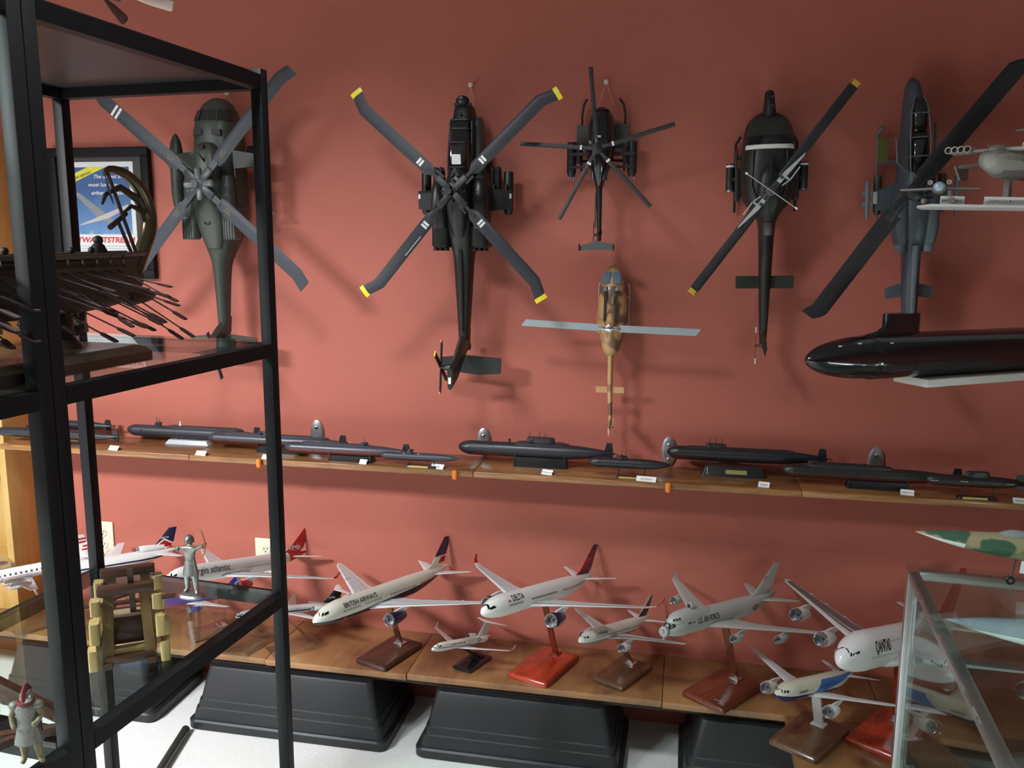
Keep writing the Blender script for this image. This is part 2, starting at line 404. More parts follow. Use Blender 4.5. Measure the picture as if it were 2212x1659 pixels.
# ------------------------------------------------------------------ wall-hung helicopter models
# local frame: x right, y towards the nose (up the wall), z away from the wall
def hroot(label, X, Z, tilt=0.0):
    t = thing('helicopter_model', label, 'helicopter', (X, 0, Z), group='helicopter models hung on the red wall')
    t.rotation_euler = (Matrix.Rotation(PI/2, 4, 'X') @ rotz(tilt)).to_euler()
    return t
def hloft(secs, n=24, y_first=True):
    """secs: (y, cx, half width, z bottom, z top, squareness)"""
    rings = []
    for y, cx, hw, zb, zt, p in secs:
        zc = zb+(zt-zb)*.45
        rings.append([(cx+u, y, zc+v) for u, v in sering(n, hw, zt-zc, zc-zb, p)])
    return loft(rings)
def dens(secs, k=3):
    """smooth in-between sections (Catmull-Rom)"""
    out = []
    for i in range(len(secs)-1):
        p0, p1, p2, p3 = secs[max(i-1, 0)], secs[i], secs[i+1], secs[min(i+2, len(secs)-1)]
        for j in range(k):
            t = j/k
            out.append(tuple(.5*(2*b+(c-a)*t+(2*a-5*b+4*c-d)*t*t+(3*b-a-3*c+d)*t**3) for a, b, c, d in zip(p0, p1, p2, p3)))
    out.append(secs[-1]); return out
def blade_geo(r0, r1, c, th, sweep=0.0, swl=.06, droop=0.0, taper=1.0, root=None):
    """blade along +x from r0 to r1, chord c along y (leading edge +y), tip swept back"""
    secs = []
    st = [r0, r0+.02, r0+(r1-r0)*.4, r1-swl, r1-swl*.5, r1] if sweep else [r0, r0+.02, r0+(r1-r0)*.5, r1]
    for i, x in enumerate(st):
        cc = c if (root is None or i > 0) else root
        dy = 0
        if sweep and x > r1-swl: dy = -(x-(r1-swl))*math.tan(R(sweep))
        if x >= r1: cc = c*taper
        z = -droop*((x-r0)/(r1-r0))**2
        prof = [(.5, 0), (.38, .42), (.12, .5), (-.25, .28), (-.5, .03), (-.5, -.03), (-.25, -.22), (.12, -.4), (.38, -.36)]
        secs.append([(x, dy+cc*u, z+th*v) for u, v in prof])
    return loft(secs)
def sub(parent, name, g, m, smooth=35): return obj(name, g, m, parent, smooth=smooth)
def at_ang(a, x=0, y=0, z=0): return T((x, y, z)) @ rotz(a)
def decal(w, h): return ([(-w/2, -h/2, 0), (w/2, -h/2, 0), (w/2, h/2, 0), (-w/2, h/2, 0)], [(0, 1, 2, 3)])
def hang(X, Z, dx=.02, dz=-.035, lab='', dx2=None):
    t = thing('wall_hook', lab, 'hook', (X, 0, Z))
    obj('peg', lathe([(-.022, .0035), (-.020, .0075), (-.012, .0075), (-.010, .004), (-.0005, .004)], 12, 'Y'), mat('clear_peg', (.62, .50, .45), .3), t)
    tw = mat('pink_twine', (.55, .25, .18), .8)
    obj('twine', tube([(0, -.016, .004), (dx, -.035, dz)], .0013, 6), tw, t)
    obj('twine', tube([(0, -.016, .004), (-(dx2 if dx2 is not None else dx), -.035, dz)], .0013, 6), tw, t)

OLIVE = mat('olive_drab_paint', (0.035, 0.042, 0.034), 0.42, var=.10, nscale=30)
OLIVE_L = mat('grey_green_paint', (0.038, 0.047, 0.037), 0.42, var=.08, nscale=30)
DKGREEN = mat('very_dark_green_paint', (0.010, 0.012, 0.010), 0.40, var=.12, nscale=30)
ROTORB = mat('blue_black_rotor_paint', (0.020, 0.023, 0.031), 0.5)
ROTORG = mat('slate_rotor_paint', (0.032, 0.037, 0.049), 0.5)
ROTORK = mat('black_rotor_paint', (0.010, 0.011, 0.014), 0.55)
YEL = mat('yellow_tip_paint', (0.80, 0.68, 0.02), 0.4, var=.03)
AMBER = mat('amber_tip_paint', (0.62, 0.34, 0.03), 0.4, var=.03)
MARKW = mat('white_marking', (0.72, 0.73, 0.72), 0.5, var=.02)
HUBM = mat('hub_gunmetal', (0.05, 0.055, 0.06), 0.4, metal=.4)
HUBD = mat('hub_black', (0.010, 0.010, 0.012), 0.45)
GOLDT = mat('tan_stencil', (0.32, 0.27, 0.12), 0.6)

# ---- 1: olive transport helicopter with wing tanks, behind the shelf post
t = hroot('olive green transport helicopter model with stub-wing tanks, behind the black shelf unit', -1.515, 1.795)
S_ = [(.283, 0, .010, .075, .10, 2), (.276, 0, .030, .060, .115, 2.2), (.255, 0, .052, .045, .135, 2.4), (.215, 0, .066, .035, .155, 2.6), (.17, 0, .071, .030, .165, 2.8),
      (.05, 0, .073, .030, .170, 3), (-.09, 0, .072, .030, .165, 3), (-.16, 0, .062, .040, .160, 2.8), (-.215, 0, .040, .060, .155, 2.5), (-.26, 0, .027, .075, .150, 2.3), (-.36, 0, .021, .085, .145, 2.2), (-.455, 0, .017, .095, .140, 2.2), (-.475, 0, .012, .10, .138, 2)]
fus = obj('fuselage', hloft(dens(S_)), OLIVE_L, t)
cw = [(.135, 0, .018, .15, .178, 2.2), (.115, 0, .036, .15, .20, 2.4), (.05, 0, .046, .15, .212, 2.6), (-.06, 0, .050, .15, .208, 2.6), (-.13, 0, .046, .15, .19, 2.4), (-.20, 0, .025, .14, .165, 2.2)]
obj('engine_cowling', hloft(dens(cw)), OLIVE_L, t)
for s in (-1, 1):
    e = obj('engine_nacelle', mv(lathe([(.035, .010), (.03, .020), (-.02, .024), (-.10, .024), (-.125, .021)], 18, 'Y'), s*.064, 0, .168), OLIVE, t)
    x = obj('exhaust_shroud', join(box(s*.072-.022, s*.072+.022, -.172, -.095, .14, .19, .008)), mat('exhaust_grey', (.09, .10, .095), .5), t)
    for k in range(4): sub(x, 'louvre', box(s*.072-.017+k*.009, s*.072-.013+k*.009, -.171, -.105, .1895, .1925), OLIVE)
    obj('stub_wing', join(prism([(s*.06, .115), (s*.165, .098), (s*.165, .062), (s*.06, .055)], .120, .134)), OLIVE_L, t)
    tk = obj('fuel_tank', mv(lathe([(.175, .001), (.165, .009), (.145, .017), (.11, .022), (-.02, .022), (-.06, .017), (-.085, .006), (-.09, .001)], 18, 'Y'), s*.155, 0, .098), OLIVE, t)
    for k in range(2): sub(tk, 'tail_fin', prism([(s*.155+(k*2-1)*.012, -.06), (s*.155+(k*2-1)*.034, -.088), (s*.155+(k*2-1)*.012, -.088)], .097, .099), OLIVE)
    obj('pylon', box(s*.155-.004, s*.155+.004, .06, .1, .11, .122), OLIVE, t)
    obj('roof_window', prism([(s*.018, .178), (s*.046, .176), (s*.048, .157), (s*.018, .159)], .150, .1685), mat('olive_dark_window', (.012, .014, .012), .15, coat=.3), t)
    obj('wheel', xf(lathe([(-.009, .016), (-.006, .020), (.006, .020), (.009, .016)], 14, 'X'), T((s*.075, .12, .022))), BLACKP, t)
    obj('side_door', box(s*.0735-.002, s*.0735+.002, -.06, .06, .06, .135), OLIVE, t)
wsm = mat('olive_dark_window', (.012, .014, .012), .15, coat=.3)
obj('windscreen', hloft(dens([(.240, 0, .0605, .07, .1445, 2.45), (.222, 0, .0655, .07, .1535, 2.55), (.206, 0, .0690, .07, .1590, 2.65)])), wsm, t)
for x_ in (-.034, 0, .034): obj('windscreen_post', bar((x_*.9, .242, .1455), (x_, .204, .1605), .003, .003), OLIVE_L, t)
obj('nose_vent', prism([(-.02, .266), (.005, .268), (.004, .259), (-.018, .258)], .10, .126), OLIVE, t)
obj('cowl_intake', mv(lathe([(.0, .010), (.003, .011), (.012, .008), (.014, .002)], 14, 'Y'), 0, .112, .198), DKGREEN, t)
obj('rear_vent', mv(lathe([(.155, .014), (.185, .012), (.188, .008), (.183, .007)], 16, 'Z'), .002, -.115, .008), DKGREEN, t)
obj('whip_antenna', tube([(.012, .07, .205), (.004, .10, .235)], [.004, .0008], 6), DKGREEN, t)
fn = obj('tail_fin', loft([[(x*w, y0+dy, z) for x, dy in ((-.012, .02), (0, .032), (.012, .02), (.008, -.03), (0, -.045), (-.008, -.03))] for w, y0, z in ((1.1, -.45, .09), (1, -.485, .16), (.9, -.525, .22), (.7, -.55, .262))]), OLIVE_L, t)
obj('stabilator', prism([(-.118, -.495), (0, -.482), (.118, -.495), (.122, -.545), (-.122, -.545)], .122, .130), OLIVE_L, t)
tr = obj('tail_rotor_hub', mv(lathe([(.0, .012), (.018, .010), (.022, .004)], 12, 'X'), .010, -.545, .235), HUBM, t)
for a in (25, 115, 205, 295):
    sub(tr, 'tail_rotor_blade', xf(box(-.0015, .0015, .01, .088, -.008, .008), T((.028, -.545, .235)) @ rotx(a)), ROTORG)
hb = obj('rotor_hub', join(lathe([(.205, .018), (.225, .018), (.232, .030), (.250, .030), (.254, .014), (.258, .013)], 20, 'Z')), HUBM, t)
for a in (48, 138, 228, 318):
    M = at_ang(a, 0.012, 0, .243)
    obj('blade_grip', join(box(.012, .062, -.013, .013, -.010, .010, .004), box(.055, .092, -.010, .010, -.005, .005)), HUBM, t, M)
    c = sub(hb, 'damper', xf(lathe([(.015, .009), (.020, .012), (.045, .012), (.05, .008)], 12, 'X'), at_ang(a+45, 0.012, 0, .248)), mat('damper_grey', (.12, .13, .135), .35, metal=.3))
for a in (48, 141, 228, 318.5):
    b = obj('rotor_blade', blade_geo(.085, .462, .042, .006, 17, .045, .008, root=.032), ROTORG, t, at_ang(a, 0.012, 0, .243))
    for k in range(3): sub(b, 'stencil', mv(decal(.030-.006*k, .0012), .125, -.008+.006*k, .0044), GOLDT)
    if a == 141:
        for k in (0, 1): sub(b, 'stripe', join(box(.345+k*.016, .353+k*.016, -.0186, .0188, -.006, -.0008)), MARKW)
hang(-1.522, 2.105, .03, -.05, 'wall hook and pink twine above the olive transport helicopter', .015)

# ---- 2: dark green attack helicopter with yellow blade tips
t = hroot('dark green attack helicopter model with swept yellow-tipped blades', -0.682, 1.765, 0)
S_ = [(.272, 0, .012, .075, .115, 3), (.262, 0, .027, .055, .135, 3.4), (.225, 0, .032, .045, .145, 4), (.20, 0, .033, .040, .152, 4), (.10, 0, .037, .035, .175, 4), (.0, 0, .044, .035, .19, 3.5), (-.09, 0, .045, .045, .19, 3.2),
      (-.15, 0, .040, .06, .172, 3), (-.19, 0, .031, .072, .155, 3), (-.30, 0, .025, .082, .146, 2.8), (-.40, 0, .019, .088, .142, 2.6), (-.455, 0, .016, .092, .140, 2.6)]
fus = obj('fuselage', hloft(dens(S_)), DKGREEN, t)
for s in (-1, 1):
    bay = hloft(dens([(.235, s*.038, .006, .06, .085, 2.5), (.215, s*.038, .014, .045, .105, 2.8), (.10, s*.041, .018, .04, .115, 3), (.03, s*.041, .015, .045, .110, 3), (.005, s*.040, .006, .06, .09, 2.5)]))
    obj('avionics_bay', bay, mat('grey_green_bay', (.045, .052, .055), .4), t)
    nac = hloft(dens([(.045, s*.062, .010, .135, .175, 2.4), (.03, s*.064, .020, .12, .19, 2.6), (-.03, s*.066, .026, .115, .197, 2.8), (-.09, s*.064, .026, .115, .19, 3), (-.105, s*.064, .024, .12, .185, 3)]))
    n_ = obj('engine_nacelle', nac, mat('black_green_nacelle', (.013, .015, .014), .34), t)
    sub(n_, 'intake', mv(lathe([(.0, .015), (.006, .017), (.012, .012)], 14, 'Y'), s*.062, .04, .158), HUBM)
    x = obj('exhaust_duct', hloft([(-.10, s*.062, .027, .10, .182, 4), (-.155, s*.062, .029, .10, .178, 4), (-.162, s*.062, .025, .105, .172, 4)]), DKGREEN, t)
    for k in range(3): sub(x, 'duct_nozzle', xf(lathe([(-.160, .007), (-.172, .0095), (-.169, .006)], 10, 'Y'), T((s*.062+(k-1)*.017, 0, .155))), HUBD)
    w = obj('stub_wing', loft([[(s*.04, y, z) for y, z in ((.022, .105), (.012, .114), (-.055, .110), (-.055, .106), (.012, .100))], [(s*.150, y, z) for y, z in ((.012, .100), (.005, .106), (-.043, .104), (-.043, .101), (.005, .096))]]), mat('blue_black_wing', (.020, .024, .027), .32), t)
    sub(w, 'white_light', box(s*.146-.003, s*.146+.003, -.012, .002, .1035, .108), MARKW)
    for xx, kind in ((.092, 0), (.130, 1)):
        if kind == 0:
            rk = obj('missile_rack', box(s*xx-.013, s*xx+.013, -.02, .075, .062, .078), HUBD, t)
            for dx in (-.009, .009):
                for dz in (.056, .083): sub(rk, 'missile', mv(lathe([(.088, .001), (.084, .0045), (.075, .0065), (-.025, .0065)], 10, 'Y'), s*xx+dx, 0, dz), HUBD)
        else:
            rp = obj('rocket_pod', mv(lathe([(.068, .012), (.070, .0145), (.066, .0155), (-.045, .0155), (-.06, .010)], 16, 'Y'), s*xx+s*.003, 0, .072), DKGREEN, t)
            for k in range(6): sub(rp, 'rocket_tube', xf(lathe([(.0705, .0028), (.0715, .0028)], 8, 'Y'), T((s*xx+s*.003+.0085*math.cos(k*PI/3), 0, .072+.0085*math.sin(k*PI/3)))), HUBM)
        obj('pylon', box(s*xx-.003, s*xx+.003, -.02, .03, .076, .104), DKGREEN, t)
    obj('canopy_frame', box(s*.0335-.002, s*.0335+.002, .055, .215, .12, .150), DKGREEN, t)
    obj('main_wheel', xf(lathe([(-.008, .015), (-.005, .019), (.005, .019), (.008, .015)], 14, 'X'), T((s*.058, .09, .022))), BLACKP, t)
obj('front_canopy', hloft([(.222, 0, .025, .13, .150, 5), (.213, 0, .027, .13, .163, 5), (.165, 0, .029, .13, .173, 5), (.150, 0, .029, .14, .178, 5)]), DKGLASS, t)
obj('rear_canopy', hloft([(.152, 0, .029, .15, .179, 5), (.140, 0, .030, .15, .193, 5), (.085, 0, .031, .15, .199, 5), (.04, 0, .029, .15, .195, 5)]), DKGLASS, t)
for y in (.218, .192, .150, .122, .076): obj('canopy_frame', hloft([(y+.002, 0, .0315, .14, interp([(.04, .198), (.1, .200), (.15, .182), (.218, .163)], y)[0], 5), (y-.002, 0, .0315, .14, interp([(.04, .198), (.1, .200), (.15, .182), (.218, .163)], y)[0], 5)]), DKGREEN, t)
obj('roof_panel', prism([(-.015, .113), (.012, .113), (.014, .084), (-.014, .084)], .197, .2025), MARKW, t)
tu = obj('sight_turret', mv(sphere(0, 0, 0, .021, .017, .022), 0, .277, .125), HUBD, t)
sub(tu, 'sight_lens', mv(lathe([(.0, .009), (.004, .009), (.005, .007)], 12, 'Z'), 0, .281, .144), mat('lens_grey', (.03, .035, .04), .1))
sub(tu, 'sight_arm', box(-.028, .028, .262, .272, .118, .128, .003), HUBD)
obj('nose_knob', mv(lathe([(.143, .005), (.150, .005), (.152, .003)], 12, 'Z'), 0, .236, 0), HUBD, t)
obj('chain_gun', tube([(0, .16, .045), (0, .23, .030)], .005, 8), HUBD, t)
dg = obj('rotor_fairing', hloft(dens([(.075, 0, .012, .17, .2, 2.4), (.055, 0, .028, .17, .218, 2.6), (.0, 0, .034, .17, .225, 2.8), (-.07, 0, .030, .17, .212, 2.6), (-.13, 0, .018, .16, .185, 2.4)])), DKGREEN, t)
sub(dg, 'air_data_sensor', prism([(-.014, .05), (0, .075), (.014, .05), (.006, .045), (0, .058), (-.006, .045)], .218, .226), HUBD)
obj('boom_marking', box(-.006, .006, -.232, -.218, .145, .1538), MARKW, t)
obj('drive_shaft_cover', hloft([(-.17, 0, .008, .14, .166, 3), (-.42, 0, .006, .13, .150, 3)]), DKGREEN, t)
obj('tail_fin', loft([[(sx*w+ox, y0+dy, z) for sx, dy in ((-.011, .02), (0, .034), (.011, .02), (.009, -.03), (0, -.038), (-.009, -.03))] for w, ox, y0, z in ((1.3, 0, -.44, .085), (1.15, 0, -.475, .15), (1, -.004, -.530, .215), (.8, -.008, -.555, .262))]), mat('dark_green_fin', (.020, .024, .022), .33), t)
obj('fin_marking', box(-.0125, -.004, -.572, -.552, .2625, .2655), MARKW, t)
obj('stabilator', prism([(-.085, -.512), (0, -.503), (.115, -.510), (.118, -.520), (.116, -.560), (.04, -.565), (-.084, -.552)], .100, .109), mat('dark_green_fin', (.020, .024, .022), .33), t)
obj('tail_wheel', xf(lathe([(-.005, .010), (-.003, .013), (.003, .013), (.005, .010)], 12, 'X'), T((0, -.48, .055))), BLACKP, t)
tr = obj('tail_rotor_hub', join(mv(lathe([(-.035, .004), (-.022, .008), (-.01, .010), (.0, .012)], 12, 'X'), -.012, -.525, .235)), HUBM, t)
for a, m2 in ((-8, AMBER), (52, YEL), (172, AMBER), (232, YEL)):
    b = sub(tr, 'tail_rotor_blade', xf(box(-.0015, .0015, .008, .080, -.008, .008), T((-.044, -.525, .235)) @ rotx(a)), HUBD)
    obj('tail_blade_tip', xf(box(-.0018, .0018, .076, .082, -.0083, .0083), T((-.044, -.525, .235)) @ rotx(a)), m2, t)
hb = obj('rotor_hub', join(lathe([(.215, .014), (.27, .014), (.272, .024), (.283, .024), (.286, .012), (.300, .010)], 16, 'Z')), HUBD, t)
for k in range(8):
    a = k*45+20; sub(hb, 'pitch_link', tube([(.012+.02*math.cos(R(a)), .02*math.sin(R(a)), .24), (.012+.034*math.cos(R(a+25)), .034*math.sin(R(a+25)), .288)], .003, 6), HUBD)
for a in (44, 138.5, 229.5, 313.5):
    M = at_ang(a, 0.010, 0, .288)
    obj('blade_grip', join(box(.01, .060, -.010, .010, -.008, .008, .003), box(.045, .075, -.017, -.010, -.004, .004), box(.055, .10, -.005, .005, -.005, .005)), HUBD, t, M)
    b = obj('rotor_blade', blade_geo(.075, .398, .037, .006, 24, .042, .006, root=.012), ROTORB, t, M)
    for k in (0, 1): sub(b, 'root_marking', box(.118+k*.010, .125+k*.010, -.010, .010, -.001, .0042), MARKW)
    tp = obj('blade_tip', xf(loft([[(x, .0188*u, .004*v) for u, v in ((1, 0), (.5, 1), (-.5, .6), (-1, 0), (-.5, -.6), (.5, -1))] for x in (0, .0135)]), M @ T((.397, -.0187, -.006)) @ rotz(-12)), YEL, t)
sub([o for o in t.children if o.name.startswith('rotor_blade')][2], 'stencil', box(.16, .235, .0105, .0120, -.001, .0046), MARKW)
hang(-.684, 2.108, .018, -.075, 'wall hook and pink twine above the attack helicopter with yellow blade tips', -.004)

# ---- 3: small black scout helicopter with five thin blades
t = hroot('small glossy black scout helicopter model with five thin blades', -0.262, 1.888)
GBLK = mat('gloss_black_paint', (0.008, 0.009, 0.010), 0.18, coat=.4)
MBLK = mat('matt_black_paint', (0.011, 0.012, 0.013), 0.5)
THINB = mat('brown_black_blade', (0.022, 0.020, 0.021), 0.5)
S_ = [(.132, 0, .006, .075, .10, 2), (.125, 0, .020, .060, .118, 2), (.10, 0, .036, .045, .140, 2), (.06, 0, .043, .038, .158, 2.1), (.01, 0, .043, .038, .165, 2.2), (-.04, 0, .034, .055, .160, 2.2), (-.075, 0, .020, .08, .15, 2.2), (-.10, 0, .013, .095, .143, 2)]
fus = obj('fuselage', hloft(dens(S_)), GBLK, t)
sub(fus, 'canopy_frame', hloft([(.122, 0, .0215, .09, .122, 2), (.118, 0, .025, .09, .127, 2)]), MBLK)
for s in (-1, 1):
    sub(fus, 'canopy_frame', tube([(s*.018, .118, .120), (s*.026, .08, .142), (s*.028, .03, .153)], .0015, 6), MBLK)
    p = obj('rocket_pod', mv(lathe([(.030, .010), (.034, .013), (.028, .0145), (-.055, .0145), (-.068, .010)], 16, 'Y'), s*.092, 0, .062), MBLK, t)
    for k in range(3): sub(p, 'nozzle', mv(lathe([(-.066, .0025), (-.078, .0032)], 8, 'Y'), s*.092+(k-1)*.007, 0, .062), STEEL)
    obj('gun_pod', box(s*.070-.006, s*.070+.006, -.03, .02, .05, .075, .003), MBLK, t)
    obj('pod_beam', box(min(s*.03, s*.10), max(s*.03, s*.10), -.008, .002, .072, .080), MBLK, t)
    obj('pod_beam', box(min(s*.03, s*.10), max(s*.03, s*.10), -.045, -.037, .072, .080), MBLK, t)
    obj('side_bench', box(min(s*.040, s*.078), max(s*.040, s*.078), .015, .085, .052, .060), OLIVE, t)
    obj('landing_skid', tube([(s*.050, .160, .052), (s*.060, .148, .036), (s*.066, .12, .026), (s*.066, -.05, .026)], .0035, 8), MBLK, t)
    for y in (.075, -.02): obj('skid_strut', tube([(s*.03, y, .055), (s*.066, y, .028)], .004, 8), MBLK, t)
    obj('exhaust', mv(lathe([(-.055, .008), (-.085, .009), (-.083, .006)], 10, 'Y'), s*.016, 0, .135), HUBM, t)
obj('roof_marking', box(-.010, .006, .036, .041, .155, .1645), MARKW, t)
obj('roof_hatch', box(-.028, .028, .000, .030, .150, .1665, .002), GBLK, t)
bo = obj('tail_boom', hloft([(-.07, 0, .014, .10, .146, 2), (-.11, 0, .0095, .11, .136, 2), (-.262, .004, .006, .118, .132, 2)]), MBLK, t)
sub(bo, 'rivet_strip', box(-.0105, -.0065, -.225, -.12, .128, .1335), HUBM)
obj('tail_fin', loft([[(.004+sx, y0+dy, z) for sx, dy in ((-.004, 0), (0, .018), (.004, 0), (0, -.022))] for y0, z in ((-.235, .080), (-.252, .13), (-.262, .168))]), MBLK, t)
st = obj('stabilizer', prism([(-.052, -.280), (0, -.2625), (.048, -.271), (.050, -.289), (.0, -.289), (-.053, -.291)], .165, .170), mat('grey_stabilizer', (.10, .115, .12), .4), t)
for s in (-1, 1): sub(st, 'end_plate', box(s*.051-.0015, s*.051+.0015, -.292, -.272, .158, .178), MBLK)
tr = obj('tail_rotor_hub', mv(lathe([(-.014, .003), (-.004, .005), (.0, .005)], 10, 'X'), 0, -.245, .125), HUBM, t)
for a in (0, 180): sub(tr, 'tail_rotor_blade', xf(box(-.001, .001, .004, .038, -.004, .004), T((-.014, -.245, .125)) @ rotx(a)), mat('red_brown_blade', (.10, .03, .02), .5))
hb = obj('rotor_hub', join(lathe([(.150, .008), (.190, .008), (.193, .015), (.207, .016), (.210, .009), (.214, .003)], 16, 'Z')), MBLK, t)
for k in range(5): sub(hb, 'pitch_link', tube([(.012*math.cos(R(k*72)), .012*math.sin(R(k*72)), .175), (.020*math.cos(R(k*72+20)), .020*math.sin(R(k*72+20)), .203)], .002, 6), HUBM)
for a in (16.5, 96, 175.5, 241.5, 313.5):
    M = at_ang(a, 0, 0, .202)
    obj('blade_grip', join(box(.010, .034, -.005, .005, -.003, .003, .001), box(.026, .040, -.003, .003, -.004, .004)), HUBM, t, M)
    b = obj('rotor_blade', blade_geo(.036, .228, .0125, .0035, 0, droop=.004), THINB, t, M)
    if a != 96: sub(b, 'root_marking', box(.044, .050, -.0064, .0064, -.0005, .0030), MARKW)
hang(-.258, 2.104, .026, -.072, 'wall hook and pink twine above the small black scout helicopter', .018)

# ---- 4: small tan helicopter with pale blue-grey two-blade rotor
t = hroot('small desert tan helicopter model with pale grey two-blade rotor', -0.218, 1.365, 0)
TANC = camo('tan_brown_camouflage', [srgb(120, 88, 66), srgb(196, 156, 108)], 16, .38, .2, .03)
TANP = mat('tan_paint', srgb(194, 152, 104), .4)
BLUEG = mat('silver_blue_glazing', (0.24, 0.34, 0.44), .12, metal=.5)
PALEB = mat('pale_blue_grey_blade', (0.34, 0.40, 0.43), .45, var=.03)
S_ = [(.187, 0, .006, .05, .075, 2), (.178, 0, .015, .042, .085, 2), (.165, 0, .023, .035, .095, 2.1), (.14, 0, .029, .028, .118, 2.3), (.105, 0, .035, .025, .132, 2.5), (.05, 0, .041, .025, .137, 2.6), (.0, 0, .040, .025, .138, 2.6), (-.03, 0, .032, .03, .135, 2.5), (-.07, 0, .024, .045, .125, 2.4), (-.088, 0, .016, .06, .115, 2.2), (-.10, 0, .0095, .07, .108, 2), (-.20, 0, .0085, .078, .102, 2), (-.315, .004, .005, .083, .098, 2)]
S_ = [(y, cx, hw*(1.14 if y > -.095 else 1.0), zb, zt, p) for y, cx, hw, zb, zt, p in S_]
fus = obj('fuselage', hloft(dens(S_)), TANC, t)
for s in (-1, 1):
    obj('windscreen', hloft([(.168, s*.0136, .0126, .080, .0985, 2.6), (.155, s*.0154, .0144, .085, .1145, 2.6), (.134, s*.0172, .0162, .09, .1270, 2.6)]), BLUEG, t)
    obj('roof_window', prism([(s*.016, .125), (s*.012, .110), (s*.023, .112), (s*.021, .121)], .118, .1365), mat('pale_blue_glazing', (.20, .28, .33), .15), t)
    obj('exhaust_stripe', prism([(s*.012, .108), (s*.020, .108), (s*.021, .02), (s*.014, .02)], .125, .1405), INK, t)
    obj('landing_skid', tube([(s*.044, .13, .028), (s*.048, .115, .016), (s*.048, -.03, .016)], .0028, 8), mat('light_grey_skid', (.4, .4, .4), .4), t)
    for y in (.085, .0): obj('skid_strut', tube([(s*.025, y, .03), (s*.048, y, .017)], .0025, 8), mat('light_grey_skid', (.4, .4, .4), .4), t)
obj('nose_probe', mv(sphere(0, 0, 0, .006, .007, .006), 0, .188, .062), TANP, t)
obj('roof_hump', hloft(dens([(.045, 0, .006, .12, .136, 2), (.03, 0, .013, .12, .146, 2), (.0, 0, .014, .12, .150, 2), (-.03, 0, .010, .12, .142, 2)])), TANP, t)
obj('roof_hatch', box(.001, .009, .072, .095, .13, .1402), mat('tan_dark_line', srgb(140, 110, 76), .5), t)
for s in (-1, 1): obj('stabilizer', box(min(s*.007, s*.044), max(s*.007, s*.044), -.210, -.191, .088, .092), TANP, t)
obj('tail_fin', loft([[(.004+sx, y0+dy, z) for sx, dy in ((-.004, 0), (0, .014), (.004, 0), (0, -.018))] for y0, z in ((-.295, .07), (-.308, .11), (-.322, .15))]), TANP, t)
tr = obj('tail_rotor_hub', mv(lathe([(0, .004), (.008, .004), (.01, .002)], 10, 'X'), .006, -.312, .115), STEEL, t)
for a in (10, 190): sub(tr, 'tail_rotor_blade', xf(box(-.001, .001, .004, .028, -.003, .003), T((.015, -.312, .115)) @ rotx(a)), mat('light_grey_skid', (.4, .4, .4), .4))
hb = obj('rotor_hub', join(lathe([(.135, .006), (.158, .006), (.160, .011), (.168, .011), (.171, .005)], 14, 'Z'), cbox(0, 0, .164, .05, .012, .006, .002)), CHROME, t)
for k in range(4): sub(hb, 'pitch_link', tube([(.008*math.cos(R(k*90+45)), .008*math.sin(R(k*90+45)), .145), (.013*math.cos(R(k*90+30)), .013*math.sin(R(k*90+30)), .166)], .0018, 6), STEEL)
for a in (-1.3, 177.5):
    M = at_ang(a, 0, 0, .165)
    obj('blade_grip', box(.014, .034, -.005, .005, -.003, .003, .001), STEEL, t, M)
    bl = [(.03, .0115), (.268, .0105), (.262 if a < 0 else .256, -.0105), (.03, -.0105)]
    obj('rotor_blade', loft([[(x, .0105, -.0005), (x, .005, .0018), (x-k*.012, -.0105, .0003), (x-k*.012, -.0105, -.0003), (x, .005, -.0016)] for x, k in ((.030, 0), (.15, .4), (.268, 1))]), PALEB, t, M)
tg = thing('wall_hook', 'small hidden wall hook above the tan helicopter', 'hook', (-.216, 0, 1.515))
obj('peg', lathe([(-.036, .003), (-.034, .005), (-.0005, .005)], 12, 'Y'), STEEL, tg)

# ---- 5: dark green utility helicopter with white roof stripe
t = hroot('dark green utility helicopter model with white roof stripe and amber blade tips', 0.226, 1.764, 1.2)
UG = mat('utility_green_paint', (0.013, 0.017, 0.013), 0.42, var=.1, nscale=30)
UGL = mat('utility_green_glazing', (0.022, 0.028, 0.024), 0.22, coat=.2)
S_ = [(.232, 0, .012, .06, .09, 2), (.225, 0, .035, .045, .105, 2.1), (.20, 0, .060, .035, .128, 2.3), (.16, 0, .070, .028, .15, 2.6), (.10, 0, .076, .025, .165, 2.8), (.03, 0, .077, .025, .168, 2.8), (-.02, 0, .068, .03, .165, 2.6), (-.055, 0, .040, .05, .155, 2.4), (-.085, 0, .026, .065, .148, 2.3), (-.14, 0, .022, .075, .14, 2.3), (-.26, 0, .0175, .085, .13, 2.2), (-.42, .0, .011, .092, .122, 2.2), (-.445, 0, .007, .095, .118, 2)]
fus = obj('fuselage', hloft(dens(S_)), UG, t)
nt = obj('nose_turret', hloft(dens([(.292, .0, .006, .06, .09, 2), (.285, 0, .013, .05, .105, 2), (.262, 0, .015, .05, .115, 2.4), (.235, 0, .018, .05, .12, 2.4), (.215, 0, .02, .05, .12, 2.4)])), HUBD, t)
for k, (y, x) in enumerate(((.27, .006), (.255, -.006), (.245, .005))): sub(nt, 'turret_lens', mv(lathe([(.11, .004), (.117, .0045), (.119, .003)], 10, 'Z'), x, y, 0), HUBM)
obj('nose_probe', tube([(0, .29, .08), (0, .303, .08)], .0012, 6), mat('red_probe', (.35, .06, .03), .5), t)
obj('windscreen', hloft(dens([(.213, 0, .045, .09, .1215, 2.4), (.19, 0, .057, .09, .1395, 2.5), (.158, 0, .0625, .09, .154, 2.7)])), UGL, t)
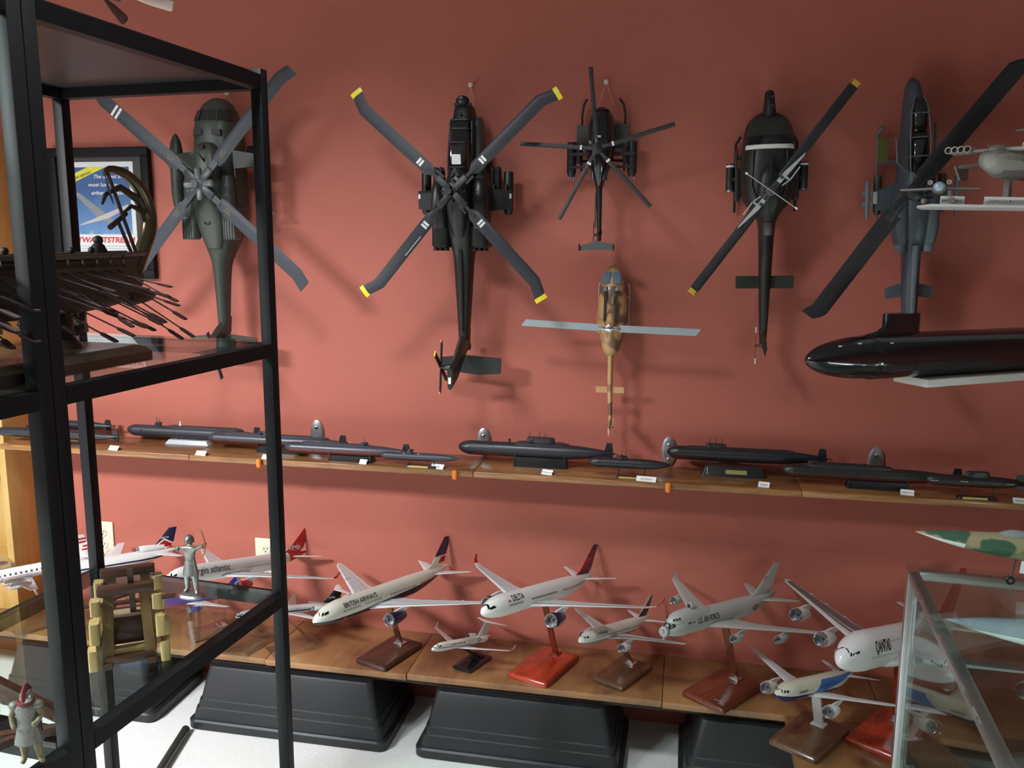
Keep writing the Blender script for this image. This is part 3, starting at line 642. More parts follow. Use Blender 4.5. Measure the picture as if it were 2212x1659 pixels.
for s in (-1, 1):
    obj('roof_window', prism([(s*.028, .158), (s*.058, .155), (s*.062, .132), (s*.030, .134)], .14, .1622), DKGLASS, t)
    obj('landing_skid', tube([(s*.075, .17, .032), (s*.088, .15, .018), (s*.088, -.05, .018)], .004, 8), HUBD, t)
    for y in (.11, .0): obj('skid_strut', tube([(s*.05, y, .03), (s*.088, y, .02)], .0045, 8), HUBD, t)
    rp = obj('rocket_pod', mv(lathe([(.088, .009), (.090, .0115), (.084, .0125), (.015, .0125), (.008, .009)], 16, 'Y'), s*.104, 0, .060), UG, t)
    for y in (.086, .014): sub(rp, 'pod_band', mv(lathe([(y, .0130), (y-.006, .0130)], 16, 'Y'), s*.104, 0, .060), MARKW if y > .05 else STEEL)
    mg = obj('gun_mount', join(box(s*.083-.008, s*.083+.008, -.02, .075, .05, .082, .004), tube([(s*.088, .06, .075), (s*.088, .13, .07)], .0035, 8)), HUBD, t)
    obj('pod_arm', box(min(s*.06, s*.104), max(s*.06, s*.104), .04, .05, .062, .07), UG, t)
    obj('roof_rib', tube([(s*.046, .12, .162), (s*.048, .02, .163), (s*.03, -.03, .163)], .0025, 6), UG, t)
for s in (-1, 1): obj('stabilizer', prism([(s*.016, -.238), (s*.082, -.238), (s*.084, -.244), (s*.082, -.275), (s*.016, -.275)], .100, .105), mat('utility_green_stab', (.022, .030, .024), .4), t)
obj('roof_stripe', hloft([(.133, 0, .0665, .09, .1628, 2.8), (.121, 0, .0678, .09, .1652, 2.8)]), MARKW, t)
eng = obj('engine_cowling', hloft(dens([(.075, .0, .010, .15, .175, 2.2), (.05, 0, .028, .15, .188, 2.4), (.0, 0, .034, .15, .192, 2.6), (-.05, 0, .030, .14, .185, 2.4), (-.09, 0, .018, .13, .165, 2.2)])), UG, t)
sub(eng, 'cowl_seam', box(-.004, .004, .02, .1, .172, .1925), HUBD)
obj('exhaust_pipe', mv(lathe([(-.085, .013), (-.118, .014), (-.121, .012), (-.11, .010)], 14, 'Y'), 0, 0, .158), mat('exhaust_brown', (.10, .095, .085), .4), t)
obj('tail_fin', loft([[(sx, y0+dy, z) for sx, dy in ((-.007, 0), (0, .022), (.007, 0), (0, -.024))] for y0, z in ((-.40, .075), (-.425, .14), (-.445, .19))]), UG, t)
tr = obj('tail_rotor_hub', mv(lathe([(-.022, .0035), (-.006, .0045), (.0, .0075)], 10, 'X'), -.004, -.440, .15), mat('red_brown_blade', (.10, .03, .02), .5), t)
for a in (2, 184):
    sub(tr, 'tail_rotor_blade', xf(box(-.001, .001, .004, .052, -.004, .004), T((-.024, -.440, .15)) @ rotx(a)), mat('red_tail_blade', (.22, .035, .02), .5))
    obj('tail_blade_tip', xf(box(-.0014, .0014, .038, .054, -.0042, .0042), T((-.024, -.440, .15)) @ rotx(a)), MARKW, t)
hb = obj('rotor_hub', join(lathe([(.185, .009), (.212, .009), (.214, .014), (.226, .014), (.230, .006)], 14, 'Z'), xf(cbox(0, 0, .219, .09, .017, .010, .003), rotz(53))), HUBM, t)
sbar = obj('stabilizer_bar', xf(tube([(-.083, 0, .232), (.083, 0, .232)], .0018, 8), rotz(-36)), STEEL, t)
for s in (-1, 1): sub(sbar, 'bar_weight', xf(mv(sphere(0, 0, 0, .0055, .0035, .0035), s*.083, 0, .232), rotz(-36)), MARKW)
for a in (53, 233):
    M = at_ang(a, 0, 0, .219)
    b = obj('rotor_blade', blade_geo(.045, .352, .027, .0055, 0), ROTORK, t, M)
    sub(b, 'blade_tip', loft([[(x, .0138*u, .0031*v) for u, v in ((1, 0), (.6, 1), (-.4, .7), (-1, 0), (-.4, -.6), (.6, -.9))] for x in (.340, .354)]), AMBER)
    g = obj('blade_grip', prism([(.030, -.007), (.055, -.008), (.125, -.012), (.135, -.009), (.060, .0045), (.030, .005)], .0025, .0055), mat('grip_pale_grey', (.40, .42, .43), .4), t, M)
    sub(g, 'grip_bolt', mv(lathe([(.004, .005), (.008, .005), (.009, .003)], 10, 'Z'), .045, 0, 0), HUBM)
    obj('drag_brace', join(bar((.028, -.014, .0055), (.052, -.022, .0055), .003, .003), bar((.052, -.022, .0055), (.095, -.021, .0055), .0035, .003), bar((.052, -.022, .0055), (.052, -.002, .0055), .005, .003)), mat('grip_pale_grey', (.40, .42, .43), .4), t, M)
tg = thing('wall_hook', 'small wall hook hidden behind the utility helicopter nose', 'hook', (.222, 0, 1.97))
obj('peg', lathe([(-.050, .003), (-.048, .005), (-.0005, .005)], 12, 'Y'), STEEL, tg)

# ---- 6: blue-grey gunship with wide black blades
t = hroot('blue grey gunship helicopter model with wide black blades', 0.620, 1.757, 2.6)
CB = mat('blue_grey_paint', (0.055, 0.072, 0.090), 0.45, var=.08, nscale=30)
CBL = mat('light_blue_grey_paint', (0.115, 0.140, 0.165), 0.45, var=.06, nscale=30)
S_ = [(.318, -.004, .007, .07, .10, 2.2), (.30, -.004, .017, .055, .125, 2.4), (.25, -.003, .024, .045, .145, 2.5), (.18, 0, .031, .04, .16, 2.6), (.08, 0, .036, .035, .17, 2.8), (.03, 0, .039, .035, .175, 2.8), (-.05, 0, .042, .04, .18, 2.8), (-.12, 0, .036, .055, .17, 2.6), (-.15, 0, .026, .07, .155, 2.6), (-.25, 0, .022, .08, .145, 2.6), (-.36, 0, .019, .085, .14, 2.6), (-.42, 0, .015, .09, .135, 2.4)]
fus = obj('fuselage', hloft(dens(S_)), CB, t)
sub(fus, 'nose_probe', tube([(-.004, .315, .085), (-.004, .345, .085)], [.005, .001], 6), mat('red_probe', (.35, .06, .03), .5))
sub(fus, 'spine_fairing', hloft([(-.14, 0, .010, .14, .166, 3), (-.42, 0, .007, .12, .150, 3)]), CBL)
for z0, y0, y1, hw in ((.166, .245, .165, .021), (.178, .16, .06, .025)):
    obj('canopy_glass', hloft(dens([(y0+.012, 0, hw*.6, .13, z0-.014, 2.6), (y0-.012, 0, hw*.95, .13, z0+.004, 2.8), (y1+.01, 0, hw, .13, z0+.010, 2.8), (y1, 0, hw*.9, .14, z0+.006, 2.8)])), DKGLASS, t)
for s in (-1, 1):
    obj('canopy_rail', tube([(s*.012, .262, .152), (s*.022, .22, .166), (s*.026, .14, .182), (s*.024, .06, .184), (s*.008, .045, .184)], .0022, 6), CBL, t)
for y in (.215, .150, .10): obj('canopy_rail', tube([(-.027, y, .160), (-.018, y, interp([(.05, .187), (.16, .185), (.25, .160)], y)[0]+.002), (.018, y, interp([(.05, .187), (.16, .185), (.25, .160)], y)[0]+.002), (.027, y, .160)], .0018, 6), CBL, t)
# open canopy door on the near side
dr = obj('open_door', join(tube([(-.028, .155, .165), (-.066, .148, .195), (-.062, .085, .198), (-.030, .06, .17)], .0024, 6)), CBL, t)
sub(dr, 'door_glass', ([(-.028, .155, .165), (-.066, .148, .195), (-.062, .085, .198), (-.030, .06, .17)], [(0, 1, 2, 3)]), thin_glass('clear_canopy', (.85, .9, .8)))
obj('ammo_door', box(-.085, -.058, .10, .165, .055, .060), mat('yellow_green_panel', (.10, .11, .02), .5), t)
for s in (-1, 1):
    obj('stub_wing', loft([[(s*.035, y, z) for y, z in ((.040, .10), (.03, .108), (-.05, .104), (-.05, .10), (.03, .095))], [(s*.095, y, z) for y, z in ((.018, .098), (.012, .104), (-.036, .101), (-.036, .098), (.012, .094))]]), CB, t)
    obj('wing_tip_launcher', mv(lathe([(.05, .002), (.045, .006), (-.05, .006), (-.062, .002)], 12, 'Y'), s*.118, 0, .098), CBL, t)
    for yy in (-.02, .01): obj('launcher_fin', box(s*.118-.014, s*.118+.014, yy-.006, yy+.006, .097, .099), CBL, t)
    obj('rocket_pod', mv(lathe([(.055, .007), (.058, .010), (.05, .011), (-.04, .011), (-.05, .007)], 14, 'Y'), s*.086, 0, .072), OLIVE, t)
    obj('wing_light', box(s*.097-.006, s*.097+.006, -.02, .015, .100, .108, .003), mat('pale_panel', (.30, .33, .34), .4), t)
    obj('landing_skid', tube([(s*.07, .20, .04), (s*.078, .18, .022), (s*.078, -.06, .022)], .004, 8), CBL, t)
    for y in (.10, -.03): obj('skid_strut', box(min(s*.03, s*.08), max(s*.03, s*.08), y-.005, y+.005, .024, .032), CBL, t)
    nac = obj('engine_nacelle', hloft(dens([(.01, s*.036, .012, .12, .165, 2.4), (-.01, s*.040, .018, .115, .18, 2.6), (-.09, s*.040, .020, .11, .178, 2.8), (-.135, s*.036, .017, .115, .168, 2.6)])), CB, t)
    sub(nac, 'exhaust', mv(lathe([(-.13, .014), (-.158, .015), (-.155, .011)], 14, 'Y'), s*.036, 0, .142), CBL)
    obj('stabilizer', prism([(s*.016, -.245), (s*.060, -.258), (s*.066, -.266), (s*.062, -.292), (s*.016, -.285)], .098, .104), CBL, t)
obj('tail_fin', loft([[(sx, y0+dy, z) for sx, dy in ((-.008, 0), (0, .03), (.008, 0), (0, -.03))] for y0, z in ((-.40, .08), (-.435, .15), (-.47, .21))]), CB, t)
hb = obj('rotor_hub', join(mv(lathe([(.17, .012), (.225, .012), (.228, .020), (.245, .020), (.250, .009)], 16, 'Z'), -.025, 0, 0), xf(cbox(0, 0, .236, .12, .022, .014, .004), T((-.042, -.004, 0)) @ rotz(51))), HUBD, t)
for k in range(6): sub(hb, 'pitch_link', tube([(.016*math.cos(R(k*60)), .016*math.sin(R(k*60)), .185), (.026*math.cos(R(k*60+25)), .026*math.sin(R(k*60+25)), .235)], .0028, 6), HUBD)
for a in (50.5, 233.8):
    M = at_ang(a, -.042, -.004, .236)
    obj('blade_grip', box(.03, .085, -.012, .012, -.006, .006, .003), HUBD, t, M)
    obj('rotor_blade', blade_geo(.06, .405 if a > 90 else .425, .047, .007, 30, .03, taper=.8), ROTORK, t, M)
# ------------------------------------------------------------------ airliner models (dimensions in full-size metres x scale)
PW = srgb(232, 233, 230)
WINDOWM = mat('cabin_window_dark', (0.05, 0.055, 0.07), .3)
LIPM = mat('intake_lip_metal', (0.62, 0.63, 0.65), .22, metal=.9, var=.02)
FANM = mat('fan_grey', (0.22, 0.23, 0.25), .35, metal=.6)
WINGG = mat('wing_grey', (0.55, 0.57, 0.60), .35, var=.02)
WINGW = mat('wing_pale', (0.74, 0.75, 0.77), .3, var=.02)
ACRYL = thin_glass('clear_acrylic', (.93, .95, .94), 1.6)
class Plane:
    def __init__(s, name, label, loc, pos, yaw, pitch, sc, L, Rf, ln=None, lt=None, tr=.12, up=.85, droop=.32, Rv=1.0, o=None, cat='model plane', roll=0.0, group='airliner models on the bench'):
        s.root = thing(name, label, cat, loc, (0, 0, R(yaw)), group=group)
        d = Vector(pos)-Vector(loc); d.rotate(Euler((0, 0, R(-yaw))))
        s.M = T(d) @ roty(-pitch) @ rotx(roll); s.sc = sc; s.L = L; s.R = Rf; s.ln = ln or 3.0*Rf; s.lt = lt or .32*L
        s.tr = tr; s.up = up; s.droop = droop; s.Rv = Rv; s.o = L*.47 if o is None else o
    def rad(s, d):
        if d < s.ln:
            t = max(0.0, d/s.ln); return s.R*max(.03, (1-(1-t)**1.9)**(1/1.75))
        e = d-(s.L-s.lt)
        if e > 0:
            t = min(1, e/s.lt); return s.R*(1-(1-s.tr)*(t**1.55))
        return s.R
    def zc(s, d):
        r = s.rad(d)
        if d < s.ln: return -s.droop*(s.R-r)
        if d > s.L-s.lt: return s.up*(s.R-r)*.95
        return 0.0
    def pt(s, d, ang, off=0.0):
        r = s.rad(d)+off; a = R(ang)
        return ((s.o-d)*s.sc, r*math.cos(a)*s.sc, (s.zc(d)+r*s.Rv*math.sin(a))*s.sc)
    def part(s, name, g, m, smooth=35): return obj(name, g, m, s.root, s.M, smooth)
    def S(s, g): return [(x*s.sc, y*s.sc, z*s.sc) for x, y, z in g[0]], g[1]
    def fuselage(s, m, n=48):
        ds = [0, .003, .008, .018, .035, .06, .09, .13, .17, .22, .28, .34, .42, .5, .6, .7, .85, 1]
        st = [s.ln*x for x in ds] + [s.ln+(s.L-s.lt-s.ln)*k/8 for k in range(1, 9)] + [s.L-s.lt+s.lt*k/14 for k in range(1, 15)]
        s.fus = s.part('fuselage', loft([[s.pt(d, 360*k/n) for k in range(n)] for d in st]), m, 50)
        return s.fus
    def patch(s, name, d0, d1, a0, a1, m, off=.05, nd=6, na=6, d2=None, d3=None, parent=None):
        """surface patch between distances and angles (d2,d3: extents at the upper edge)"""
        V = []; F = []
        for j in range(na+1):
            v = j/na; lo = d0+((d0 if d2 is None else d2)-d0)*v; hi = d1+((d1 if d3 is None else d3)-d1)*v
            for i in range(nd+1): V.append(s.pt(lo+(hi-lo)*i/nd, a0+(a1-a0)*v, off))
        for j in range(na):
            for i in range(nd):
                q = j*(nd+1)+i; F.append((q, q+1, q+nd+2, q+nd+1))
        if parent is None: parent = s.fus
        return flat(name, (V, F), m, parent)
    def both(s, name, d0, d1, a0, a1, m, **k):
        s.patch(name, d0, d1, a0, a1, m, **k); s.patch(name, d0, d1, 180-a0, 180-a1, m, **k)
    def windows(s, d0, d1, ang, step=.9, w=.34, h=.5, m=None, skip=()):
        """one strip of small windows for each side and each unbroken run"""
        da = math.degrees(h/s.R)/2; runs = []; cur = []; d = d0
        while d < d1:
            if any(a < d < b for a, b in skip):
                if cur: runs.append(cur); cur = []
            else: cur.append(d)
            d += step
        if cur: runs.append(cur)
        for run in runs:
            for side in (0, 1):
                V, F = [], []
                for d in run:
                    k = len(V)
                    for dd, aa in ((d, -da), (d+w, -da), (d+w, da), (d, da)):
                        a = ang+aa; V.append(s.pt(dd, a if side == 0 else 180-a, .035))
                    F.append((k, k+1, k+2, k+3))
                flat('window_row', (V, F), m or WINDOWM, s.fus)
    def text(s, body, d0, ang, h, m, bold=.02, shear=0, width=None, name='lettering'):
        g = text_geo(body, 1.0, bold, shear)
        mx = max(v[0] for v in g[0]); k = (width/mx) if width else h
        V = [s.pt(d0+x*k, ang+math.degrees(y*h/s.R), .05) for x, y, z in g[0]]
        return flat(name, (V, g[1]), m, s.fus)
    def poly_on(s, name, pts, m, off=.03):
        """flat polygon given in (d, angle) on the left side"""
        return flat(name, ([s.pt(d, a, off) for d, a in pts], [tuple(range(len(pts)))]), m, s.fus)
    def wing(s, secs, m, name='wing', mirror=True, tips=None, tipm=None):
        """secs: (d_le, span, z, chord, thickness ratio)"""
        g = s.S(airfoil_wing([(s.o-d, y, z, c, t) for d, y, z, c, t in secs]))
        a = s.part(name, g, m, 40); b = s.part(name, flip_y(g), m, 40) if mirror else None
        if tips:
            g = s.S(airfoil_wing([(s.o-d, y, z, c, t) for d, y, z, c, t in tips]))
            obj('winglet', g, tipm or m, a)
            if mirror: obj('winglet', flip_y(g), tipm or m, b)
        return a, b
    def fairings(s, secs, ys, m, parents, ln=2.6, r=.3):
        for y in ys:
            d, z, c, _ = interp([(b, a, zz, cc, t) for a, b, zz, cc, t in secs], y)
            for k in (0, 1):
                obj('flap_fairing', s.S(mv(lathe([(ln*.6, .05), (ln*.35, r), (-ln*.5, r*.9), (-ln, .05)], 10, 'X'), s.o-d-c*.80, (1-2*k)*y, z-.25*r)), m, parents[k])
    def panel(s, secs, m, parents, zoff=.06, inset=(.10, .72)):
        """inboard upper-surface panel of another grey"""
        for k, p in enumerate(parents):
            if p is None: continue
            V = []
            for d, y, z, c, t in secs:
                h = c*t/.19*.085+zoff
                for f in inset: V.append(((s.o-d-c*f)*s.sc, (y if k == 0 else -y)*s.sc, (z+h*(.85 if f > .4 else 1))*s.sc))
            F = [(2*i, 2*i+1, 2*i+3, 2*i+2) for i in range(len(secs)-1)]
            flat('wing_panel', (V, F), m, p)
    def fin(s, secs, m, name='tail_fin'):
        g = s.S(airfoil_wing([(s.o-d, z, 0, c, t) for d, z, c, t in secs], 'Z'))
        return s.part(name, g, m, 40)
    def fin_text(s, parent, body, d, z, h, m, lean=0.0, bold=.01, y=.45, width=None):
        g = text_geo(body, 1.0, bold, .2); mx = max(v[0] for v in g[0]); k = (width/mx) if width else h
        V = [((s.o-d-x*k+lean*(yy*h))*s.sc, y*s.sc, (z+yy*h)*s.sc) for x, yy, _ in g[0]]
        V2 = [(a, -b, c) for a, b, c in V]
        return flat('fin_lettering', (V, g[1]), m, parent)
    def engine(s, d, y, z, Ln, Re, m, pyl_top=None, pyl_d=None, pm=None, both=True, lip=LIPM):
        for sg in ((1, -1) if both else (1,)):
            x0 = s.o-d
            P = [(0, .90), (-.05, .99), (-.15, 1.05), (-.45, 1.06), (-.8, .86), (-1, .66), (-1.0, .58), (-.7, .55)]
            g = mv(lathe([(x*Ln, r*Re) for x, r in P], 22, 'X', cap=True), x0, sg*y, z)
            # hollow intake: open the front by building the duct inward
            duct = mv(lathe([(.0, .90*Re), (-.04*Ln, .84*Re), (-.28*Ln, .82*Re)], 22, 'X', cap=False), x0, sg*y, z)
            shell = mv(lathe([(x*Ln, r*Re) for x, r in P], 22, 'X', cap=False), x0, sg*y, z)
            e = s.part('engine', s.S(join(shell)), m, 40)
            obj('intake_lip', s.S(join(mv(lathe([(-.07*Ln, 1.012*Re), (-.02*Ln, .985*Re), (.012*Ln, .92*Re), (.0, .86*Re), (-.06*Ln, .83*Re)], 22, 'X', cap=False), x0, sg*y, z), duct)), lip, e)
            fan = [mv(lathe([(-.285*Ln, .825*Re), (-.28*Ln, .825*Re)], 22, 'X'), x0, sg*y, z)]
            obj('fan', s.S(join(*fan)), FANM, e)
            for k in range(12):
                a = 2*PI*k/12
                obj('fan_blade', s.S(xf(box(-.275*Ln, -.255*Ln, .18*Re, .80*Re, -.07*Re, .07*Re), T((x0, sg*y, z)) @ Matrix.Rotation(a, 4, 'X'))), FANM, e)
            obj('spinner', s.S(mv(lathe([(-.12*Ln, .01*Re), (-.17*Ln, .13*Re), (-.27*Ln, .26*Re)], 14, 'X'), x0, sg*y, z)), mat('spinner_dark', (.08, .08, .09), .3), e)
            obj('exhaust_cone', s.S(mv(lathe([(-.72*Ln, .5*Re), (-.95*Ln, .36*Re), (-1.2*Ln, .05*Re)], 14, 'X'), x0, sg*y, z)), mat('exhaust_metal', (.2, .19, .18), .4, metal=.8), e)
            if pyl_top is not None:
                zt, w = pyl_top; dd = pyl_d
                g = prism([(x0-.15*Ln, z+.95*Re), (x0-dd[0], zt), (x0-dd[1], zt), (x0-.95*Ln, z+.45*Re)], sg*y-w, sg*y+w, 'XZ')
                s.part('pylon', s.S(g), pm or m, 0)
    def stand(s, bm, bl=.20, bw=.12, bh=.018, off=(0, 0), foot=(-.07, 0), top=(-.02, 0, -.028), arm=.007, am=None, aw=.05, sticker=None, yawoff=0):
        """slab base centred on the root + slanting arm to the belly (root coordinates, x along the yaw)"""
        rg = [[(x, y, z) for x, y, z in rrect(off[0]-bl/2+i, off[0]+bl/2-i, off[1]-bw/2+i, off[1]+bw/2-i, .008, z)] for i, z in ((.001, .0), (0, .003), (0, bh*.55), (.004, bh*.85), (.010, bh))]
        b = obj('stand_base', loft(rg), bm, s.root)
        p1 = s.M @ Vector((top[0], top[1], top[2])); p0 = Vector((off[0]+foot[0], off[1]+foot[1], bh-.0005))
        g = bar(p0, p1, aw, arm, up=(1, 0, 0)); obj('stand_arm', g, am or CHROME, s.root)
        obj('stand_collar', box(p0.x-.016, p0.x+.016, p0.y-aw/2-.006, p0.y+aw/2+.006, bh-.0005, bh+.004, .0015), am or CHROME, s.root)
        return b
NAVY = srgb(22, 26, 62); RED = srgb(176, 26, 30)
LETTER = mat('letter_dark', (.02, .022, .03), .4)
LETTERW = mat('letter_white', (.8, .8, .8), .4)
DKWOOD = wood('walnut_base', srgb(52, 30, 22), srgb(80, 46, 34), 'X', 10, .35, .3)
REDWOOD = wood('red_lacquered_base', srgb(150, 44, 22), srgb(186, 62, 30), 'X', 8, .22, .6)
MAHOG = wood('mahogany_base', srgb(96, 42, 26), srgb(126, 60, 38), 'X', 8, .25, .5)
BRWOOD = wood('brown_base', srgb(84, 58, 40), srgb(112, 78, 54), 'X', 8, .3, .5)
def tq(k): return k

# ---- A: dark-bellied airliner
p = Plane('airliner_model', 'white airliner model with dark navy belly and navy tail, British lettering, on walnut base', (-.925, -.19, BZ), (-.8903, -.34, .530), -109.3, 7.0, .0103, 63.7, 3.1, ln=10.5, lt=21, tr=.10)
s = p.sc
p.fuselage(livery('livery_ba', srgb(226, 228, 214), [(srgb(20, 22, 40), [(0, 0, -1, .95*s), (-1, 0, 0, -29.9*s)]), (srgb(20, 22, 40), [(-.05, 0, -1, .35*s)]), (srgb(150, 30, 26), [(1, 0, -1.4, 21.5*s), (-1, 0, 1.4, -22.6*s), (0, 0, -1, .9*s)])]))
p.windows(9, 26, 12, .95, skip=((16.5, 18),)); p.windows(30, 56, 12, .95, skip=((43, 44.5),))
p.text('BRITISH AIRWAYS', 9.5, 26, 2.1, LETTER, .012, width=14.5)
for d0, d1, a0, a1, e0, e1 in ((2.5, 3.9, 34, 52, 2.9, 4.2), (1.75, 2.4, 40, 62, 2.3, 3.0), (1.35, 1.6, 60, 88, 2.0, 2.2)): p.both('cockpit_window', d0, d1, a0, a1, DKGLASS, d2=e0, d3=e1)
W = [(20, 2.2, -1.5, 14.5, .11), (27.5, 10.4, -.9, 8.6, .10), (41.5, 29.0, .7, 3.0, .09), (43.3, 30.4, .85, 1.4, .08)]
ws = p.wing(W, WINGW); p.panel(W[:3], WINGG, ws)
p.fairings(W, (11.5, 16.5, 21.5), WINGW, ws, 2.4, .22)
p.wing([(53.5, 1.0, 1.2, 6.6, .09), (61.5, 10.6, 2.3, 2.2, .09)], WINGW, 'tailplane')
f = p.fin([(50.5, 2.2, 9.6, .09), (54.5, 4.2, 7.6, .09), (61.3, 12.3, 3.6, .08)], livery('fin_ba', srgb(226, 228, 214), [(NAVY, [(0, 0, 1, 6.4*s)]), (RED, [(-1, 0, -.8, 24.9*s), (0, 0, 1, 4.0*s), (0, 0, -1, -5.9*s)])]))
p.engine(20.5, 9.9, -3.3, 7.2, 1.85, mat('navy_nacelle', NAVY, .22, coat=.4), (-1.0, .28), (5.2, 11), WINGW)
p.stand(DKWOOD, .21, .125, .018, (0, 0), (-.055, 0), (-.03, 0, -.030), aw=.024)
# ---- B: white airliner, blue nacelles, red and navy tail
p = Plane('airliner_model', 'white airliner model with black cockpit mask, navy engines and red winglets on red lacquered base', (-.398, -.165, BZ), (-.3873, -.36, .585), -110.3, 12.0, .01023, 66.8, 2.98, ln=9.5, lt=22, tr=.10, up=.8)
s = p.sc; o = p.o
p.fuselage(livery('livery_delta', PW, [(NAVY, [(0, 0, -1, 2.45*s), (1, 0, 0, -8*s), (-1, 0, 0, -14*s)])]))
p.windows(9.0, 16.5, 12, .75, .38, .55); p.windows(21, 36, 12, .72, .42, .5); p.windows(40, 56, 12, .75)
p.text('DELTA', 11.0, 27, 2.5, mat('letter_navy', NAVY, .4), .02, width=6.4)
p.poly_on('widget_mark', [(8.6, 27), (10.5, 27), (9.55, 42), ], mat('letter_red', RED, .4)); p.poly_on('widget_mark', [(9.1, 27), (10.0, 27), (9.55, 32)], WHITEP, .045)
p.both('cockpit_mask', 1.7, 3.6, 24, 44, DKGLASS, d2=1.6, d3=3.2, na=6, nd=6); p.both('cockpit_mask', 1.15, 1.75, 38, 88, DKGLASS, d2=1.6, d3=2.2, na=6)
W = [(19.5, 2.2, -1.3, 13.5, .11), (27.0, 11, -.5, 8.2, .10), (41, 29.0, .9, 3.3, .09), (43.0, 31.2, 1.5, 2.2, .08)]
ws = p.wing(W, WINGW, tips=[(43.0, 31.2, 1.5, 2.2, .08), (44.3, 32.2, 2.6, 1.5, .08), (45.4, 32.6, 4.0, .8, .08)], tipm=mat('red_winglet', RED, .25, coat=.4)); p.panel(W[:3], WINGG, ws)
p.wing([(55.5, 1.0, 1.4, 6, .09), (63.5, 9.4, 2.4, 2.0, .09)], WINGW, 'tailplane')
p.fin([(52.5, 2.4, 10.2, .09), (56.5, 4.0, 8.0, .09), (64.3, 11.4, 3.6, .08)], livery('fin_delta', NAVY, [(RED, [(.45, 0, 1, (4.9-.45*28)*s)]), (srgb(110, 16, 24), [(-.3, 0, 1, (7.8+.3*30)*s)]), (NAVY, [(0, 0, 1, 10.0*s)])]))
p.engine(19.0, 10.5, -3.4, 6.8, 1.95, mat('navy_nacelle', NAVY, .22, coat=.4), (-.7, .28), (5.4, 11), WINGW)
p.stand(REDWOOD, .23, .14, .020, (0.01, 0), (-.075, 0), (-.03, 0, -.028), aw=.020, am=MAHOG)
# ---- C: business jet
p = Plane('business_jet_model', 'small white business jet model with T-tail on black base', (-.640, -.19, BZ), (-.6591, -.27, .3575), -111.4, 16.0, .0110, 29.4, 1.22, ln=5.2, lt=10, tr=.10, up=.55)
s = p.sc
p.fuselage(livery('livery_jet', srgb(230, 230, 222), [(srgb(96, 108, 124), [(.05, 0, -1, .30*s), (-.05, 0, 1, -.50*s)])]))
for k in range(6): p.both('cabin_window', 8.0+1.15*k, 8.6+1.15*k, 12, 30, mat('oval_window_dark', (.03, .03, .035), .2))
p.both('cockpit_window', 1.9, 3.1, 30, 48, DKGLASS, d2=2.3, d3=3.3); p.both('cockpit_window', 1.5, 2.0, 48, 80, DKGLASS, d2=2.1, d3=2.4)
W = [(11, .9, -.95, 5.2, .09), (13.6, 4.2, -.7, 3.4, .09), (19.0, 13.4, .5, 1.4, .08)]
p.wing(W, WINGW, tips=[(19, 13.4, .5, 1.4, .08), (20, 13.9, 1.0, 1.0, .08), (21, 14.1, 2.2, .5, .08)])
p.fin([(22, .8, 5.6, .09), (25.2, 4.9, 3.6, .08)], WHITEP)
p.wing([(25.4, 0, 4.95, 3.2, .08), (29.0, 5.3, 4.75, 1.3, .08)], WHITEP, 'tailplane')
p.engine(20.3, 2.1, .65, 4.2, .82, WHITEP); p.part('engine_pylons', p.S(box(p.o-23.5, p.o-21.2, -2, 2, .55, .75)), WHITEP)
p.stand(mat('black_gloss_base', (.012, .012, .014), .2, coat=.4), .13, .075, .010, (0, 0), (-.03, 0), (-.01, 0, -.012), aw=.03, am=BLACKP)
# ---- D: smaller white airliner with gold-edged dark tail
p = Plane('airliner_model', 'smaller cream-white airliner model with dark blue tail edged in white, on brown base', (-.152, -.17, BZ), (-.1733, -.25, .4407), -116.9, 11.8, .0087, 48.5, 2.5, ln=7.6, lt=16, tr=.12)
s = p.sc
p.fuselage(livery('livery_globe', srgb(224, 222, 212), [(srgb(130, 134, 140), [(0, 0, -1, .95*s)]), (srgb(176, 146, 84), [(0, 0, -1, .80*s), (0, 0, 1, -.95*s)])]))
p.windows(7, 40, 8, .85, .34, .42, skip=((19, 20.5),))
p.text('Continental', 6.6, 22, 1.9, mat('letter_grey_blue', srgb(70, 74, 100), .4), .01, width=7.6)
for d0, d1, a0, a1, e0, e1 in ((1.9, 3.1, 30, 46, 2.4, 3.4), (1.25, 1.8, 40, 62, 1.8, 2.35), (1.0, 1.2, 62, 84, 1.7, 1.85)): p.both('cockpit_window', d0, d1, a0, a1, DKGLASS, d2=e0, d3=e1)
W = [(14.5, 1.8, -1.2, 11, .11), (20.5, 8.0, -.6, 6.6, .10), (32, 23.0, .0, 2.4, .09)]
ws = p.wing(W, WINGW); p.panel(W, WINGG, ws)
p.wing([(41, .9, .9, 5, .09), (46.5, 8.6, 1.6, 1.7, .09)], WINGW, 'tailplane')
p.fin([(37.5, 2.0, 8, .09), (40.5, 3.4, 6.2, .09), (46, 9.8, 3.0, .08)], livery('fin_globe', srgb(22, 22, 44), [(srgb(226, 224, 214), [(.79, 0, 1, (3.15+.79*(-17.5))*s)])]))
p.engine(14.6, 7.9, -3.0, 5.6, 1.45, WINGW, (-.8, .22), (4.4, 8.5), WINGW)
p.stand(BRWOOD, .19, .115, .018, (-.005, 0), (-.055, 0), (-.02, 0, -.022), aw=.022)
